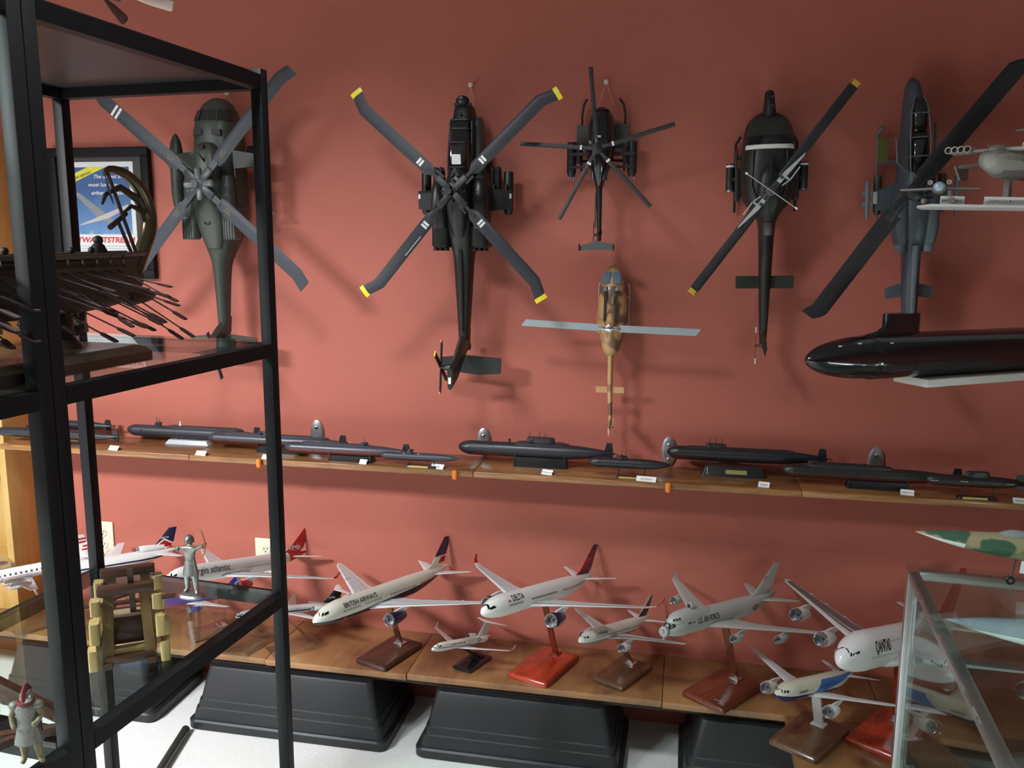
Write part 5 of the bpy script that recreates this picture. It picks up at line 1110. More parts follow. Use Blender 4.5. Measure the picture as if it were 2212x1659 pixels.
def humps(t, x0, L, zc, r):
    for k in range(8): obj('missile_hatch', mv(sphere(0, 0, 0, .006, .008, .0045), x0+L*(.20+.028*k)+.03, 0, zc+r*1.32), mat('sub_fitting_black', SDARK, .45), t)
subm('long olive-black submarine model with a raised back and red keel', .309, .822, -.128, .946, .0205, srgb(32, 33, 32), (.14, .21, .013, .007), red=srgb(70, 32, 26), stand='block', hump=((.13, .62, .009, .013),), extra=humps, masts=())
def wl(t, x0, L, zc, r):
    for f, z in ((.07, .25), (.36, .5), (.80, .1)): obj('hull_mark', box(x0+L*f-.010, x0+L*f+.010, -r*1.02, -r*.98, zc+r*z*.2, zc+r*z*.2+.0012), mat('draft_white', (.55, .56, .58), .5), t)
subm('olive-black submarine model with rounded sail at the bracket end of the shelf', .700, .972, -.178, .955, .0165, srgb(30, 31, 30), (.38, .62, .013, .009), red=srgb(60, 32, 28), extra=wl, plate=True)
# label cards and orange plugs
def card(X, Y, w, txt, lab, rz=0):
    t = thing('label_card', lab, 'label', (X, Y, SH), (0, 0, R(rz)), group='folded label cards on the shelf')
    h = .0135
    obj('front_leaf', ([(-w/2, -.012, 0), (w/2, -.012, 0), (w/2, 0, h), (-w/2, 0, h), (-w/2, -.0112, 0), (w/2, -.0112, 0), (w/2, 0, h-.0008), (-w/2, 0, h-.0008)], [(0, 1, 2, 3), (7, 6, 5, 4), (0, 4, 5, 1), (1, 5, 6, 2), (2, 6, 7, 3), (3, 7, 4, 0)]), CARD, t)
    obj('back_leaf', ([(-w/2, .012, 0), (w/2, .012, 0), (w/2, 0, h), (-w/2, 0, h), (-w/2, .0112, 0), (w/2, .0112, 0), (w/2, 0, h-.0008), (-w/2, 0, h-.0008)], [(3, 2, 1, 0), (4, 5, 6, 7), (1, 5, 4, 0), (2, 6, 5, 1), (3, 7, 6, 2), (0, 4, 7, 3)]), CARD, t)
    if txt:
        g = text_geo(txt, .0075, .01, 0, 'CENTER'); a = math.atan2(h, .012)
        V = [(x, -.012+(.0055+y)*math.cos(a)-.0004*math.sin(a), (.0055+y)*math.sin(a)+.0004*math.cos(a)) for x, y, z in g[0]]
        flat('lettering', (V, g[1]), mat('faded_letter', (.12, .12, .13), .6), t)
for X, Y, w, txt, lab, rz in ((-1.912, -.188, .040, '', 'blank white tent card in front of the blunt-nosed submarine', -8), (-1.580, -.190, .040, '', 'white tent card in front of the silver card base', -6), (-1.345, -.188, .026, '', 'white tent card beside the shelf post', -4), (-1.005, -.180, .026, '', 'white tent card next to the small black block stand', -6),
        (-.752, -.186, .044, 'ALFA', 'white tent card in front of the yellow nameplate of the small grey submarine', -10), (-.398, -.178, .036, 'TYPHOON', 'white tent card in front of the wide black submarine', -14), (-.092, -.190, .060, 'VICTOR III', 'wide white tent card in front of the low-sailed submarine', -6), (.255, -.176, .032, 'BOREI', 'white tent card in front of the trapezoid stand', -12), (.655, -.172, .036, 'DELTA IV', 'white tent card in front of the raised-back submarine', -10), (.945, -.192, .032, 'AKULA', 'white tent card in front of the round-sailed submarine', -10)):
    card(X, Y, w, txt, lab, rz)
ORF = mat('orange_foam', (.80, .22, .03), .7)
for X, lab in ((-1.361, 'orange foam plug stuck to the shelf edge beside the shelf post'), (-.690, 'orange foam plug stuck to the shelf edge below the oval bracket'), (-.026, 'orange foam plug stuck to the shelf edge below the trapezoid-stand submarine')):
    o = obj('foam_plug', mv(loft([[(.0085*k*math.cos(2*PI*j/16), .0075*k*math.sin(2*PI*j/16), z) for j in range(16)] for k, z in ((.4, -.017), (.8, -.015), (1, -.011), (1, .009), (.85, .012), (.45, .0135))]), X, -.2130, SH-.010), ORF); tag(o, lab, 'foam plug', 'orange foam plugs on the shelf edge')
# ------------------------------------------------------------------ black steel shelf units with glass shelves (left foreground)
STEELB = mat('black_powder_coat', (0.005, 0.0055, 0.007), 0.5, spec=.22)
SHGLASS = thin_glass('shelf_glass', (.90, .96, .94), 1.0)
EDGEG = mat('green_glass_edge', (.20, .42, .38), .15)
TOPPAN = mat('dark_top_panel', (.020, .016, .017), .45)
UROT = -4.75
ZLOW, ZMID, ZTOP = .833, 1.402, 1.955
def shelf_unit(loc, lab, solid=True):
    t = thing('shelf_unit', lab, 'shelf', loc, (0, 0, R(UROT)), group='black steel shelf units')
    w, d, b = .50, .595, .025
    for x in (0, -w):
        for y in (0, -d): obj('post', box(x-b/2, x+b/2, y-b/2, y+b/2, 0, ZTOP+.012, .0015), STEELB, t)
    for z in (.27, ZLOW, ZMID, ZTOP):
        for y in (0, -d): obj('rail', box(-w+b/2, -b/2, y-b/2, y+b/2, z-.028, z), STEELB, t)
        for x in (0, -w): obj('rail', box(x-b/2, x+b/2, -d+b/2, -b/2, z-.028, z), STEELB, t)
        if z < ZTOP or not solid:
            g = obj('glass_shelf', box(-w+.0135, -.0135, -d+.0135, -.0135, z-.001, z+.0085), SHGLASS, t)
        else: obj('top_panel', box(-w+b/2, -b/2, -d+b/2, -b/2, z-.006, z+.010), TOPPAN, t)
    return t
ua = shelf_unit((-.874, -1.05, 0), 'black steel shelf unit with glass shelves, the one nearer the red wall')
_q = Matrix.Rotation(R(UROT), 4, 'Z') @ Vector((0, -.6215, 0))
ub = shelf_unit((-.874+_q.x, -1.05+_q.y, 0), 'black steel shelf unit with glass shelves carrying the plumed soldier', False)
UW = T((-.874, -1.05, 0)) @ Matrix.Rotation(R(UROT), 4, 'Z')
GZ = ZLOW+.0085; GM = ZMID+.0085

# ---- galley ship on wooden base
BRONZE = mat('dark_bronze', (.065, .050, .036), .32, metal=.6, var=.25, nscale=60)
DARKW = mat('dark_ship_wood', (.040, .024, .016), .55, var=.2)
OARM = mat('oar_red_brown', (.035, .014, .011), .55)
def frame_at(X, Y, Z, rz): return T((X, Y, Z)) @ rotz(rz)
t = thing('galley_model', 'dark wooden oared galley ship model on a dark wooden plinth', 'model ship', (-1.042, -1.62, GM), (0, 0, R(UROT)))
pl = obj('plinth', loft([rrect(-.098, .098, -.30, .245, .012, 0), rrect(-.098, .098, -.30, .245, .012, .016), rrect(-.091, .091, -.293, .238, .012, .024), rrect(-.080, .080, -.281, .226, .010, .028)]), wood('dark_plinth', srgb(46, 36, 28), srgb(66, 52, 40), 'Y', 10, .35, .4), t)
def hull_ring(y, hw, zk, zt, n=14):
    o = []
    for k in range(n+1):
        a = PI*k/n; o.append((hw*math.cos(a)*(abs(math.sin(a))**.15 if 0 < k < n else 1), y, zt-(zt-zk)*math.sin(a)**.8))
    return o
hs = [(-.30, .010, .12, .185), (-.24, .030, .095, .18), (-.12, .042, .085, .176), (.05, .045, .082, .174), (.20, .040, .086, .176), (.29, .024, .096, .180), (.33, .010, .110, .184), (.345, .004, .13, .186)]
hu = obj('hull', loft([hull_ring(*q) for q in dens(hs, 2)]), DARKW, t)
obj('ram', loft([[(x*s, y, .105+z*s) for x, z in sering(10, .012, .014, .014)] for y, s in ((.30, 1.2), (.34, 1), (.365, .7), (.375, .3))]), BRONZE, t)
for sx in (-1, 1):
    obj('outrigger_rail', tube([(sx*.02, .33, .186), (sx*.048, .24, .184), (sx*.056, .05, .182), (sx*.054, -.14, .182), (sx*.03, -.29, .19)], .0045, 8), mat('pale_rail_wood', (.10, .075, .055), .5), t)
    obj('outrigger_rail', tube([(sx*.052, .24, .164), (sx*.062, .05, .160), (sx*.060, -.14, .160)], .0035, 8), DARKW, t)
    for k in range(13): obj('stanchion', tube([(sx*.056, -.15+.032*k, .16), (sx*.053, -.15+.032*k, .184)], .002, 6), DARKW, t)
obj('deck', box(-.040, .040, -.26, .28, .176, .180), DARKW, t)
cv = [(.325, .150), (.345, .185), (.368, .225), (.372, .265), (.352, .305), (.315, .330), (.275, .335), (.262, .322)]
cv = dens(cv, 3)
obj('curved_prow', tube([(0, y, z) for y, z in cv], [interp([(0, .013), (6, .0145), (9, .014), (12, .012), (15, .009), (18, .006), (21, .003)], i)[0] for i in range(len(cv))], 14), mat('bronze_prow', (.11, .085, .045), .28, metal=.6, var=.2), t)
obj('prow_fan', tube([(0, .368, .245), (0, .345, .285), (0, .30, .305), (0, .262, .290), (0, .252, .272)], [.010, .008, .006, .004, .002], 8), BRONZE, t)
obj('prow_fan', tube([(.004, .355, .262), (.006, .32, .272), (.006, .29, .255)], [.006, .004, .002], 8), BRONZE, t)
st_ = [(-.29, .16), (-.33, .22), (-.335, .29), (-.30, .35), (-.25, .375)]
obj('stern_post', tube([(0, y, z) for y, z in st_], [.014, .014, .012, .009, .004], 10), mat('red_brown_stern', (.06, .022, .016), .5), t)
obj('steering_mast', tube([(.012, .325, .165), (.0, .268, .335)], .0032, 8), OARM, t)
obj('steering_mast', tube([(.012, .315, .165), (.005, .282, .245)], .0032, 8), OARM, t)
obj('crossbar', tube([(-.012, .325, .258), (.020, .245, .232)], [.004, .005], 8), OARM, t)
obj('pennant', loft([[(x, y, z) for x, y, z in ((.004, .258, .33), (.009, .264, .30), (.004, .275, .272), (0, .266, .30))], [(.012, .252, .325), (.014, .258, .30), (.010, .270, .275), (.008, .26, .30)]]), mat('navy_cloth', (.010, .012, .035), .8), t)
obj('helmsman', join(loft([[(x, .235+y, z) for x, y in sering(12, a, b, b)] for z, a, b in ((.176, .013, .016), (.190, .014, .017), (.201, .010, .011), (.204, .006, .006))]), sphere(0, .236, .209, .0085)), INK, t)
for k in range(6):
    obj('rower', join(loft([[(x+.012, -.02+.045*k+y, z) for x, y in sering(10, a, a, a)] for z, a in ((.150, .009), (.172, .010), (.184, .006))]), sphere(.012, -.02+.045*k, .192, .006, n=10, m=6)), INK, t)
rnd = random.Random(3)
for sx in (1, -1):
    for tier in range(3):
        for k in range(13):
            y0 = -.17+.033*k+tier*.010; z0 = .158-.020*tier
            ln = (.122, .110, .098)[tier]+rnd.uniform(-.012, .012); sw = rnd.uniform(.01, .07)+.015*tier; dz = -(.042+.014*tier)+rnd.uniform(-.016, .016)
            if sx > 0 and (-.10 < y0 < .03): ln *= .45
            p0 = Vector((sx*.045, y0, z0)); p1 = Vector((sx*(.045+ln*.82), y0+sw, z0+dz)); d_ = (p1-p0)
            o_ = obj('oar', join(tube([p0, p0+d_*.80], .0014, 5), loft([[tuple(p0+d_*f+Vector((0, w, 0))) for w in ()] or [tuple(p0+d_*f+Vector((0, wy, wz))) for wy, wz in ((-h, -.0012), (h, -.0012), (h, .0012), (-h, .0012))] for f, h in ((.78, .0014), (.82, .0052), (.96, .0058), (1.0, .0048))])), OARM, t)
for yy, sc, mm in ((.14, 1.0, BRONZE), (-.045, .9, mat('silver_support', (.40, .40, .42), .25, metal=.8))):
    rings = []
    for z, hw, hd, oy in ((.0275, .030, .034, 0), (.034, .026, .030, 0), (.044, .016, .020, .002), (.058, .019, .024, -.006), (.070, .024, .026, -.010), (.080, .017, .018, -.002), (.090, .013, .014, .004), (.100, .015, .018, 0)):
        rings.append([(u*sc, yy+oy+v*sc, z) for u, v in sering(14, hw, hd, hd)])
    pp = obj('support_figure', loft(rings), mm, t)
    obj('figure_wing', tube([(0, yy+.015, .052), (0, yy+.036, .058), (0, yy+.040, .072), (0, yy+.030, .078)], [.010, .011, .008, .003], 8), mm, pp)
    obj('figure_head', mv(sphere(0, 0, 0, .010, .014, .009), 0, yy+.022, .087), mm, pp)

# ---- wooden siege engine on the lower glass shelf
TANW = wood('tan_block_wood', srgb(176, 152, 96), srgb(200, 178, 120), 'Z', 12, .55, .1)
TAND = wood('olive_tan_upright', srgb(104, 82, 44), srgb(124, 100, 58), 'Z', 12, .6, .05)
BRNB = wood('brown_beam_wood', srgb(62, 38, 26), srgb(84, 54, 38), 'X', 14, .5, .2)
t = thing('siege_engine_model', 'tan and brown wooden siege engine model on the lower glass shelf', 'model', (-.985, -1.430, GZ), (0, 0, R(33)))
t.scale = (.93, .93, .93)
# local x = width (front face towards -y), y = depth
for sx in (-1, 1):
    obj('upright', loft([[(sx*.040+u, v, z) for u, v in ((-.010, -.006), (.010, -.006), (.010, .006), (-.010, .006))] if z == 0 else [(sx*.032+u, v+.012, z) for u, v in ((-.009, -.006), (.009, -.006), (.009, .006), (-.009, .006))] for z in (0, .150)]), TAND, t)
    obj('upright', loft([[(sx*.040+u, v+.12, z) for u, v in ((-.010, -.006), (.010, -.006), (.010, .006), (-.010, .006))] if z == 0 else [(sx*.032+u, v+.105, z) for u, v in ((-.009, -.006), (.009, -.006), (.009, .006), (-.009, .006))] for z in (0, .150)]), TAND, t)
    for yy in (-.002, .10):
        for k, (z0, z1, xo, dp) in enumerate(((.0, .042, .066, .030), (.055, .098, .060, .034), (.112, .142, .056, .026))):
            obj('side_block', mv(loft([[(u, v, z) for u, v, _ in rrect(-.009, .009, -dp/2, dp/2, .004, 0)] for z in (z0, z0+.002, z1-.002, z1)]), sx*xo, yy+.006, 0), TANW, t)
    obj('side_beam', box(sx*.055-.004, sx*.055+.004, -.01, .125, .040, .056), TAND, t)
    obj('base_runner', box(sx*.040-.008, sx*.040+.008, -.012, .135, 0, .012), BRNB, t)
obj('top_beam', box(-.052, .052, -.004, .020, .148, .166, .003), BRNB, t)
obj('top_beam', box(-.052, .052, .096, .118, .148, .166, .003), BRNB, t)
obj('bottom_beam', box(-.044, .044, -.008, .006, .006, .024, .002), BRNB, t)
obj('ledge', box(-.034, .034, .004, .020, .024, .034), TANW, t)
obj('counterweight_box', box(-.031, .031, .020, .060, .036, .094, .002), BRNB, t)
obj('box_lip', box(-.032, .032, .018, .062, .094, .097), mat('pale_lip_wood', (.36, .25, .16), .5), t)
obj('throwing_arm', bar((.010, .040, .07), (.010, .006, .200), .011, .011, (0, 1, 0)), BRNB, t)
obj('axle', tube([(-.09, .055, .110), (.09, .055, .110)], .005, 10), BRNB, t)
obj('windlass_rod', tube([(-.098, .025, .115), (-.05, .025, .115)], .0042, 10), mat('rod_red_brown', (.20, .08, .04), .5), t)
obj('windlass_handle', tube([(-.088, .025, .135), (-.088, .025, .098), (-.087, .022, .055)], [.0028, .0038, .0016], 8), mat('handle_orange_wood', (.40, .17, .06), .5), t)
obj('hanging_weight', join(mv(sphere(0, 0, 0, .007), -.086, .022, .040), tube([(-.086, .022, .045), (-.087, .022, .060)], .001, 6)), mat('putty', (.55, .50, .38), .7), t)
obj('cross_rod', tube([(-.03, .085, .108), (.035, .095, .118)], .004, 8), BRNB, t)

# ---- figures: skeleton of edges grown into one continuous skin
def figure(name, joints, edges, m, parent=None, M=None, sub_=2):
    me = bpy.data.meshes.new(name); me.from_pydata([j[:3] for j in joints], edges, []); me.update()
    o = bpy.data.objects.new(name, me); COL.objects.link(o)
    o.modifiers.new('skin', 'SKIN'); sv = me.skin_vertices[0].data
    for i, j in enumerate(joints):
        sv[i].radius = (j[3], j[4] if len(j) > 4 else j[3])
    sv[0].use_root = True
    ss = o.modifiers.new('smooth', 'SUBSURF'); ss.levels = sub_; ss.render_levels = sub_
    dg = bpy.context.evaluated_depsgraph_get(); dg.update()
    em = bpy.data.meshes.new_from_object(o.evaluated_get(dg)); em.name = name
    bpy.data.objects.remove(o); em.materials.clear(); em.materials.append(m)
    for p_ in em.polygons: p_.use_smooth = True
    r_ = bpy.data.objects.new(name, em); COL.objects.link(r_)
    if parent is not None: r_.parent = parent
    if M is not None: r_.matrix_local = M
    return r_
PEWTER = mat('pewter', (.34, .34, .34), .30, metal=.85, var=.30, nscale=180, bump=.5, bscale=500)
t = thing('archer_figurine', 'pewter archer figurine drawing a bow on the lower glass shelf', 'figurine', (-1.045, -1.127, GZ), (0, 0, R(UROT)))
obj('base', loft([[(u*s, v*s*.8, z) for u, v in sering(16, .030, .024, .024, 2.6)] for s, z in ((1, 0), (1.02, .003), (.9, .007), (.5, .010))]), PEWTER, t)
# x right (towards the target), y away; unit metres, 0.142 tall
J = [(0, 0, .075, .0115, .009), (0, 0, .092, .0105, .008), (0, 0, .108, .0125, .009), (0, 0, .118, .006, .006), (0, .0, .128, .0085, .0085), (.001, 0, .137, .006, .006),
     (-.009, 0, .060, .0095, .0085), (-.011, .001, .038, .0068), (-.012, .002, .016, .0048), (-.016, -.006, .010, .0042),
     (.010, 0, .060, .0095, .0085), (.013, -.002, .038, .0068), (.013, -.001, .016, .0048), (.020, -.008, .010, .0042),
     (-.014, 0, .112, .0062), (-.027, -.006, .106, .0048), (-.022, -.016, .116, .0036), (-.012, -.018, .119, .0034),
     (.014, -.002, .113, .0058), (.027, -.008, .119, .0044), (.039, -.012, .126, .0034), (.046, -.014, .129, .0036)]
E_ = [(0, 1), (1, 2), (2, 3), (3, 4), (4, 5), (0, 6), (6, 7), (7, 8), (8, 9), (0, 10), (10, 11), (11, 12), (12, 13), (2, 14), (14, 15), (15, 16), (16, 17), (2, 18), (18, 19), (19, 20), (20, 21)]
figure('body', J, E_, PEWTER, t)
obj('tunic_skirt', loft([[(u, v, z) for u, v in sering(18, a, b, b)] for z, a, b in ((.052, .0185, .0145), (.064, .0165, .0125), (.080, .0125, .0095), (.088, .0115, .009))]), PEWTER, t)
obj('belt', loft([[(u, v, z) for u, v in sering(18, .0128, .0098, .0098)] for z in (.080, .084)]), PEWTER, t)
obj('helmet', loft([[(u+.0005, v, z) for u, v in sering(16, a, a*1.05, a*1.05)] for z, a in ((.126, .0108), (.130, .0106), (.136, .0095), (.141, .006), (.143, .002))]), PEWTER, t)
bw = [(.030+.019*math.cos(R(a)), -.012, .129+.036*math.sin(R(a))) for a in range(-80, 81, 16)]
obj('bow', tube(bw, [.0006, .0010, .0013, .0015, .0017, .0018, .0017, .0015, .0013, .0010, .0006][:len(bw)], 6), mat('copper_bow', (.45, .20, .12), .4, metal=.5), t)
obj('bow_string', tube([bw[0], (-.011, -.018, .120), bw[-1]], .0004, 5), mat('copper_bow', (.45, .20, .12), .4, metal=.5), t)
obj('arrow', tube([(-.012, -.018, .120), (.056, -.014, .131)], .0006, 5), mat('copper_bow', (.45, .20, .12), .4, metal=.5), t)
obj('quiver', tube([(-.012, .010, .088), (-.008, .014, .122)], [.0045, .0055], 8), PEWTER, t)

t = thing('soldier_figurine', 'silver-grey soldier figurine with red helmet plume on the lower glass shelf', 'figurine', (-.938, -1.735, GZ), (0, 0, R(20)))
t.scale = (.93, .93, .93)
SILV = mat('painted_silver_armour', (.22, .23, .21), .38, metal=.55, var=.35, nscale=220, bump=.6, bscale=600)
FLESH = mat('olive_flesh', (.20, .17, .09), .5)
REDPL = mat('dark_red_plume', (.16, .012, .012), .7, bump=.5, bscale=600)
J = [(0, 0, .066, .0125, .010), (0, 0, .082, .0125, .010), (0, 0, .098, .0145, .0105), (0, 0, .108, .006, .006), (.002, -.001, .116, .0085, .009), (.002, 0, .124, .006, .006),
     (-.008, 0, .052, .0088), (-.009, .0, .032, .0066), (-.009, .001, .012, .0048), (-.011, -.008, .0045, .0042),
     (.009, 0, .052, .0088), (.013, -.002, .032, .0066), (.015, .0, .012, .0048), (.021, -.007, .0045, .0042),
     (-.017, 0, .101, .0062), (-.022, -.002, .086, .0052), (-.018, -.010, .074, .0042), (-.014, -.015, .070, .004),
     (.017, 0, .101, .0062), (.022, .0, .086, .0052), (.019, -.010, .078, .0042), (.012, -.016, .076, .004)]
figure('body', J, E_, FLESH, t)
obj('cuirass', loft([[(u, v, z) for u, v in sering(18, a, b, b, 2.2)] for z, a, b in ((.060, .0165, .0135), (.070, .0148, .0120), (.085, .0155, .0122), (.100, .0180, .0120), (.106, .0120, .0095))]), SILV, t)
obj('strap_skirt', loft([[(u*(1+.06*(k % 2)), v*(1+.06*(k % 2)), z) for k, (u, v) in enumerate(sering(22, a, b, b))] for z, a, b in ((.040, .0215, .0175), (.052, .0185, .015), (.064, .0160, .013))]), SILV, t)
for sx in (-1, 1): obj('shoulder_guard', mv(sphere(0, 0, 0, .0088, .0085, .0070), sx*.0175, 0, .103), SILV, t)
obj('scarf', tube([(.011*math.cos(R(a)), .010*math.sin(R(a)), .108) for a in range(0, 361, 30)], .0032, 6), REDPL, t)
hm = obj('helmet', loft([[(u+.002, v, z) for u, v in sering(16, a, a*1.05, a*1.05)] for z, a in ((.111, .0100), (.116, .0104), (.122, .0098), (.127, .007), (.129, .002))]), mat('bright_helmet', (.45, .45, .43), .25, metal=.8), t)
obj('plume', loft([[(u+.002-.001*k, .014*math.cos(R(a))*s+.001, .118+.0155*math.sin(R(a))*s) for u in (0,) for s, k in ((.72, 0),)] + [(.002-.0035, .0145*math.cos(R(a)), .118+.017*math.sin(R(a))), (.002, .0165*math.cos(R(a)), .118+.0205*math.sin(R(a))), (.002+.0035, .0145*math.cos(R(a)), .118+.017*math.sin(R(a)))] for a in range(10, 200, 15)]), REDPL, hm)
obj('cape', loft([[(u, .010+v, z) for u, v in ((-w, .002), (0, .006), (w, .002), (w, 0), (0, .0035), (-w, 0))] for z, w in ((.106, .013), (.085, .016), (.050, .018))]), SILV, t)

# ---- dark timber frame of a catapult on the near unit
t = thing('catapult_frame', 'dark brown timber catapult frame beside the plumed soldier', 'model', (-.96, -1.66, GZ))
TIM = wood('dark_timber', srgb(56, 34, 24), srgb(84, 54, 38), 'X', 14, .5, .2)
def timber(a, b, w=.014, h=.014): return bar([a[i]-(-.96, -1.66, GZ)[i] for i in range(3)], [b[i]-(-.96, -1.66, GZ)[i] for i in range(3)], w, h)
obj('brace', timber((-.955, -1.632, GZ+.010), (-1.20, -1.665, GZ+.135), .016, .016), TIM, t)
obj('cross_piece', timber((-.955, -1.640, GZ+.012), (-1.18, -1.60, GZ+.050), .012, .012), TIM, t)
obj('base_beam', timber((-.945, -1.650, GZ+.007), (-1.12, -1.745, GZ+.007), .014, .014), TIM, t)
obj('base_beam', timber((-.985, -1.66, GZ+.006), (-1.06, -1.80, GZ+.006), .012, .012), TIM, t)
obj('base_beam', timber((-1.10, -1.62, GZ+.007), (-1.16, -1.80, GZ+.007), .014, .014), TIM, t)
obj('winch_hook', mv(sphere(0, 0, 0, .006, .004, .009), -.135, -.03, .095), STEEL, t)
# ---- dark metal tube lying on the carpet
t = thing('metal_pipe', 'dark steel pipe lying on the pale carpet in front of the tub', 'pipe', (-1.575, -.385, .0135))
d_ = Vector((.085, -.38, 0)); obj('pipe_wall', join(tube([(0, 0, 0), d_*1.6], .0135, 16, cap=False)), mat('pipe_steel', (.10, .105, .09), .3, metal=.7), t)
obj('pipe_bore', tube([d_*-.002, d_*1.6], .0115, 16), mat('pipe_dark', (.02, .02, .02), .5), t)
# ------------------------------------------------------------------ glass display case at the right
ALUM = mat('brushed_aluminium', (.50, .51, .52), .30, metal=.9, var=.03)
SEAL = mat('black_rubber_seal', (.01, .01, .012), .6)
CGLASS = thin_glass('case_glass', (.90, .96, .94), 1.0)
t = thing('display_case', 'aluminium framed glass display case full of white aircraft models', 'display case', (.508, -.85, 0), (0, 0, R(-4.2)))
cw, cd, cz = .78, 1.15, .930
for x in (0, cw):
    for y in (0, -cd):
        obj('corner_post', box(x-.011, x+.011, y-.011, y+.011, 0, cz-.012, .002), ALUM, t)
        obj('post_seal', box(x+.0112 if x == 0 else x-.016, x+.016 if x == 0 else x-.0112, y-.011, y+.011, .03, cz-.02), SEAL, t)
for z in (cz-.024, .06):
    for y in (0, -cd): obj('rail', box(.011, cw-.011, y-.010, y+.010, z, z+.020, .002), ALUM, t)
    for x in (0, cw): obj('rail', box(x-.010, x+.010, -cd+.011, -.011, z, z+.020, .002), ALUM, t)
obj('plinth', box(-.01, cw+.01, -cd-.01, .01, 0, .058), mat('grey_plinth', (.12, .12, .13), .5), t)
obj('top_glass', box(-.014, cw+.014, -cd-.014, .014, cz-.0035, cz+.0045), CGLASS, t)
obj('side_glass', box(-.003, .003, -cd+.012, -.012, .081, cz-.025), CGLASS, t)
obj('side_glass', box(cw-.003, cw+.003, -cd+.012, -.012, .081, cz-.025), CGLASS, t)
obj('rear_glass', box(.012, cw-.012, -.003, .003, .081, cz-.025), CGLASS, t)
obj('front_glass', box(.012, cw-.012, -cd-.003, -cd+.003, .081, cz-.025), CGLASS, t)
for z in (.74, .50): obj('glass_shelf', box(.013, cw-.013, -cd+.013, -.013, z-.006, z), CGLASS, t)
obj('case_floor', box(.011, cw-.011, -cd+.011, -.011, .078, .082), mat('pale_case_floor', (.6, .62, .6), .5), t)
for z in (.733, .493):
    for x in (.02, cw-.02):
        for y in (-.03, -cd+.03): obj('shelf_clip', box(x-.009, x+.009, y-.012, y+.012, z-.012, z-.0003), STEEL, t)
lamp = obj('lamp_tube', mv(lathe([(-cd+.05, .012), (-.05, .012)], 14, 'Y'), cw-.035, 0, cz-.05), mat('fluorescent_tube', (.90, .98, 1.0), .5, emit=55.0, var=0), t)
TC = T((.508, -.85, 0)) @ rotz(-4.2)
def jet(label, pos, yaw, pitch, sc, skin, wingm, canopy=True, belly=None, gear=True, L=22, name='jet_model', group='jet models at the glass case', fins=2, w=1.0, loc=None, fh=1.0, radome=None):
    p = Plane(name, label, loc or pos, pos, yaw, pitch, sc, L, 1.05, ln=8.5, lt=3, tr=.7, up=0, droop=.0, group=group)
    s = p.sc; o = p.o; gt = math.tan(R(pitch))
    st = [(0, .03, .03, 0), (.4, .12, .12, 0), (2, .42, .45, -.02), (4.5, .68, .80, -.02), (6.5, .80, .98, .05), (8.5, .95, 1.02, .05), (11, 1.35, 1.0, 0), (16, 1.5, 1.0, 0), (20, 1.35, .9, 0), (22, 1.1, .75, 0)]
    p.part('fuselage', p.S(loft([[(o-d, a*u, z+b*v) for u, v in sering(24, 1, 1, 1, 2.3 if d > 8 else 2)] for d, a, b, z in dens(st, 3)])), skin, 50)
    p.fus = p.root.children[-1]
    if radome:
        obj('radome_underside', p.S(loft([[(o-d, a*1.02*math.cos(R(q)), z+b*1.02*math.sin(R(q))) for q in range(188, 353, 12)] for d, a, b, z in dens(st, 3) if d <= 4.4], False, False, False)), radome, p.fus)
    if canopy:
        c = obj('canopy', p.S(loft([[(o-d, a*u, z+h*v) for u, v in sering(18, 1, 1, .2)] for d, a, h, z in dens([(5.6, .1, .1, .62), (6.3, .38, .42, .72), (7.2, .48, .62, .8), (8.4, .42, .5, .82), (9.6, .2, .2, .85)], 3)])), mat('jet_canopy', (.30, .36, .34), .06, metal=.3), p.fus)
    for sg in (1, -1): p.part('air_intake', p.S(loft([[(o-d, sg*(1.35+u*.55), -.05+v*.85) for u, v in sering(16, 1, 1, 1, 4)] for d in (8.8, 9.0, 14)])), skin, 40)
    p.wing([(10.5, 1.6*w, .35, 7.5, .04), (15.8, 7.0*w, .0, 2.2, .04)], wingm); p.wing([(18.6, 1.4, -.1, 4, .04), (21.8, 4.4, -.2, 1.4, .04)], wingm, 'tailplane')
    for y in ((-1, 1) if fins == 2 else (0,)): p.part('tail_fin', p.S(mv(airfoil_wing([(o-16.5, .7, 0, 5, .04), (o-20, .7+3.7*fh, y*.5, 2, .04)], 'Z'), 0, y, 0)), wingm, 40)
    for sg in (1, -1): p.part('jet_nozzle', p.S(mv(lathe([(-.1, .75), (-1.2, .62), (-1.1, .55), (-.2, .6)], 16, 'X'), o-21.8, sg*.7, 0)), HUBM)
    if gear:
        for d, y in ((7.6, 0), (13.5, 1.6), (13.5, -1.6)):
            g = p.part('landing_leg', p.S(tube([(o-d, y, -.6), (o-d+.1, y, -gear+.32-gt*(o-d))], .11, 8)), mat('gear_brown', (.12, .06, .05), .5))
            obj('wheel', p.S(xf(lathe([(-.16, .30), (-.1, .36), (.1, .36), (.16, .30)], 16, 'Y'), T((o-d+.1, y, -gear+.36-gt*(o-d))))), BLACKP, g)
            obj('wheel_hub', p.S(xf(lathe([(-.19, .16), (.19, .16)], 12, 'Y'), T((o-d+.1, y, -gear+.36-gt*(o-d))))), STEEL, g)
        p.part('gear_door', p.S(box(o-9.6, o-7.9, .42, .48, -1.9, -.9)), WHITEP)
    return p
CAM1 = camo('green_tan_camouflage', [srgb(60, 92, 72), srgb(150, 140, 108)], 22, .3, .4, .02)
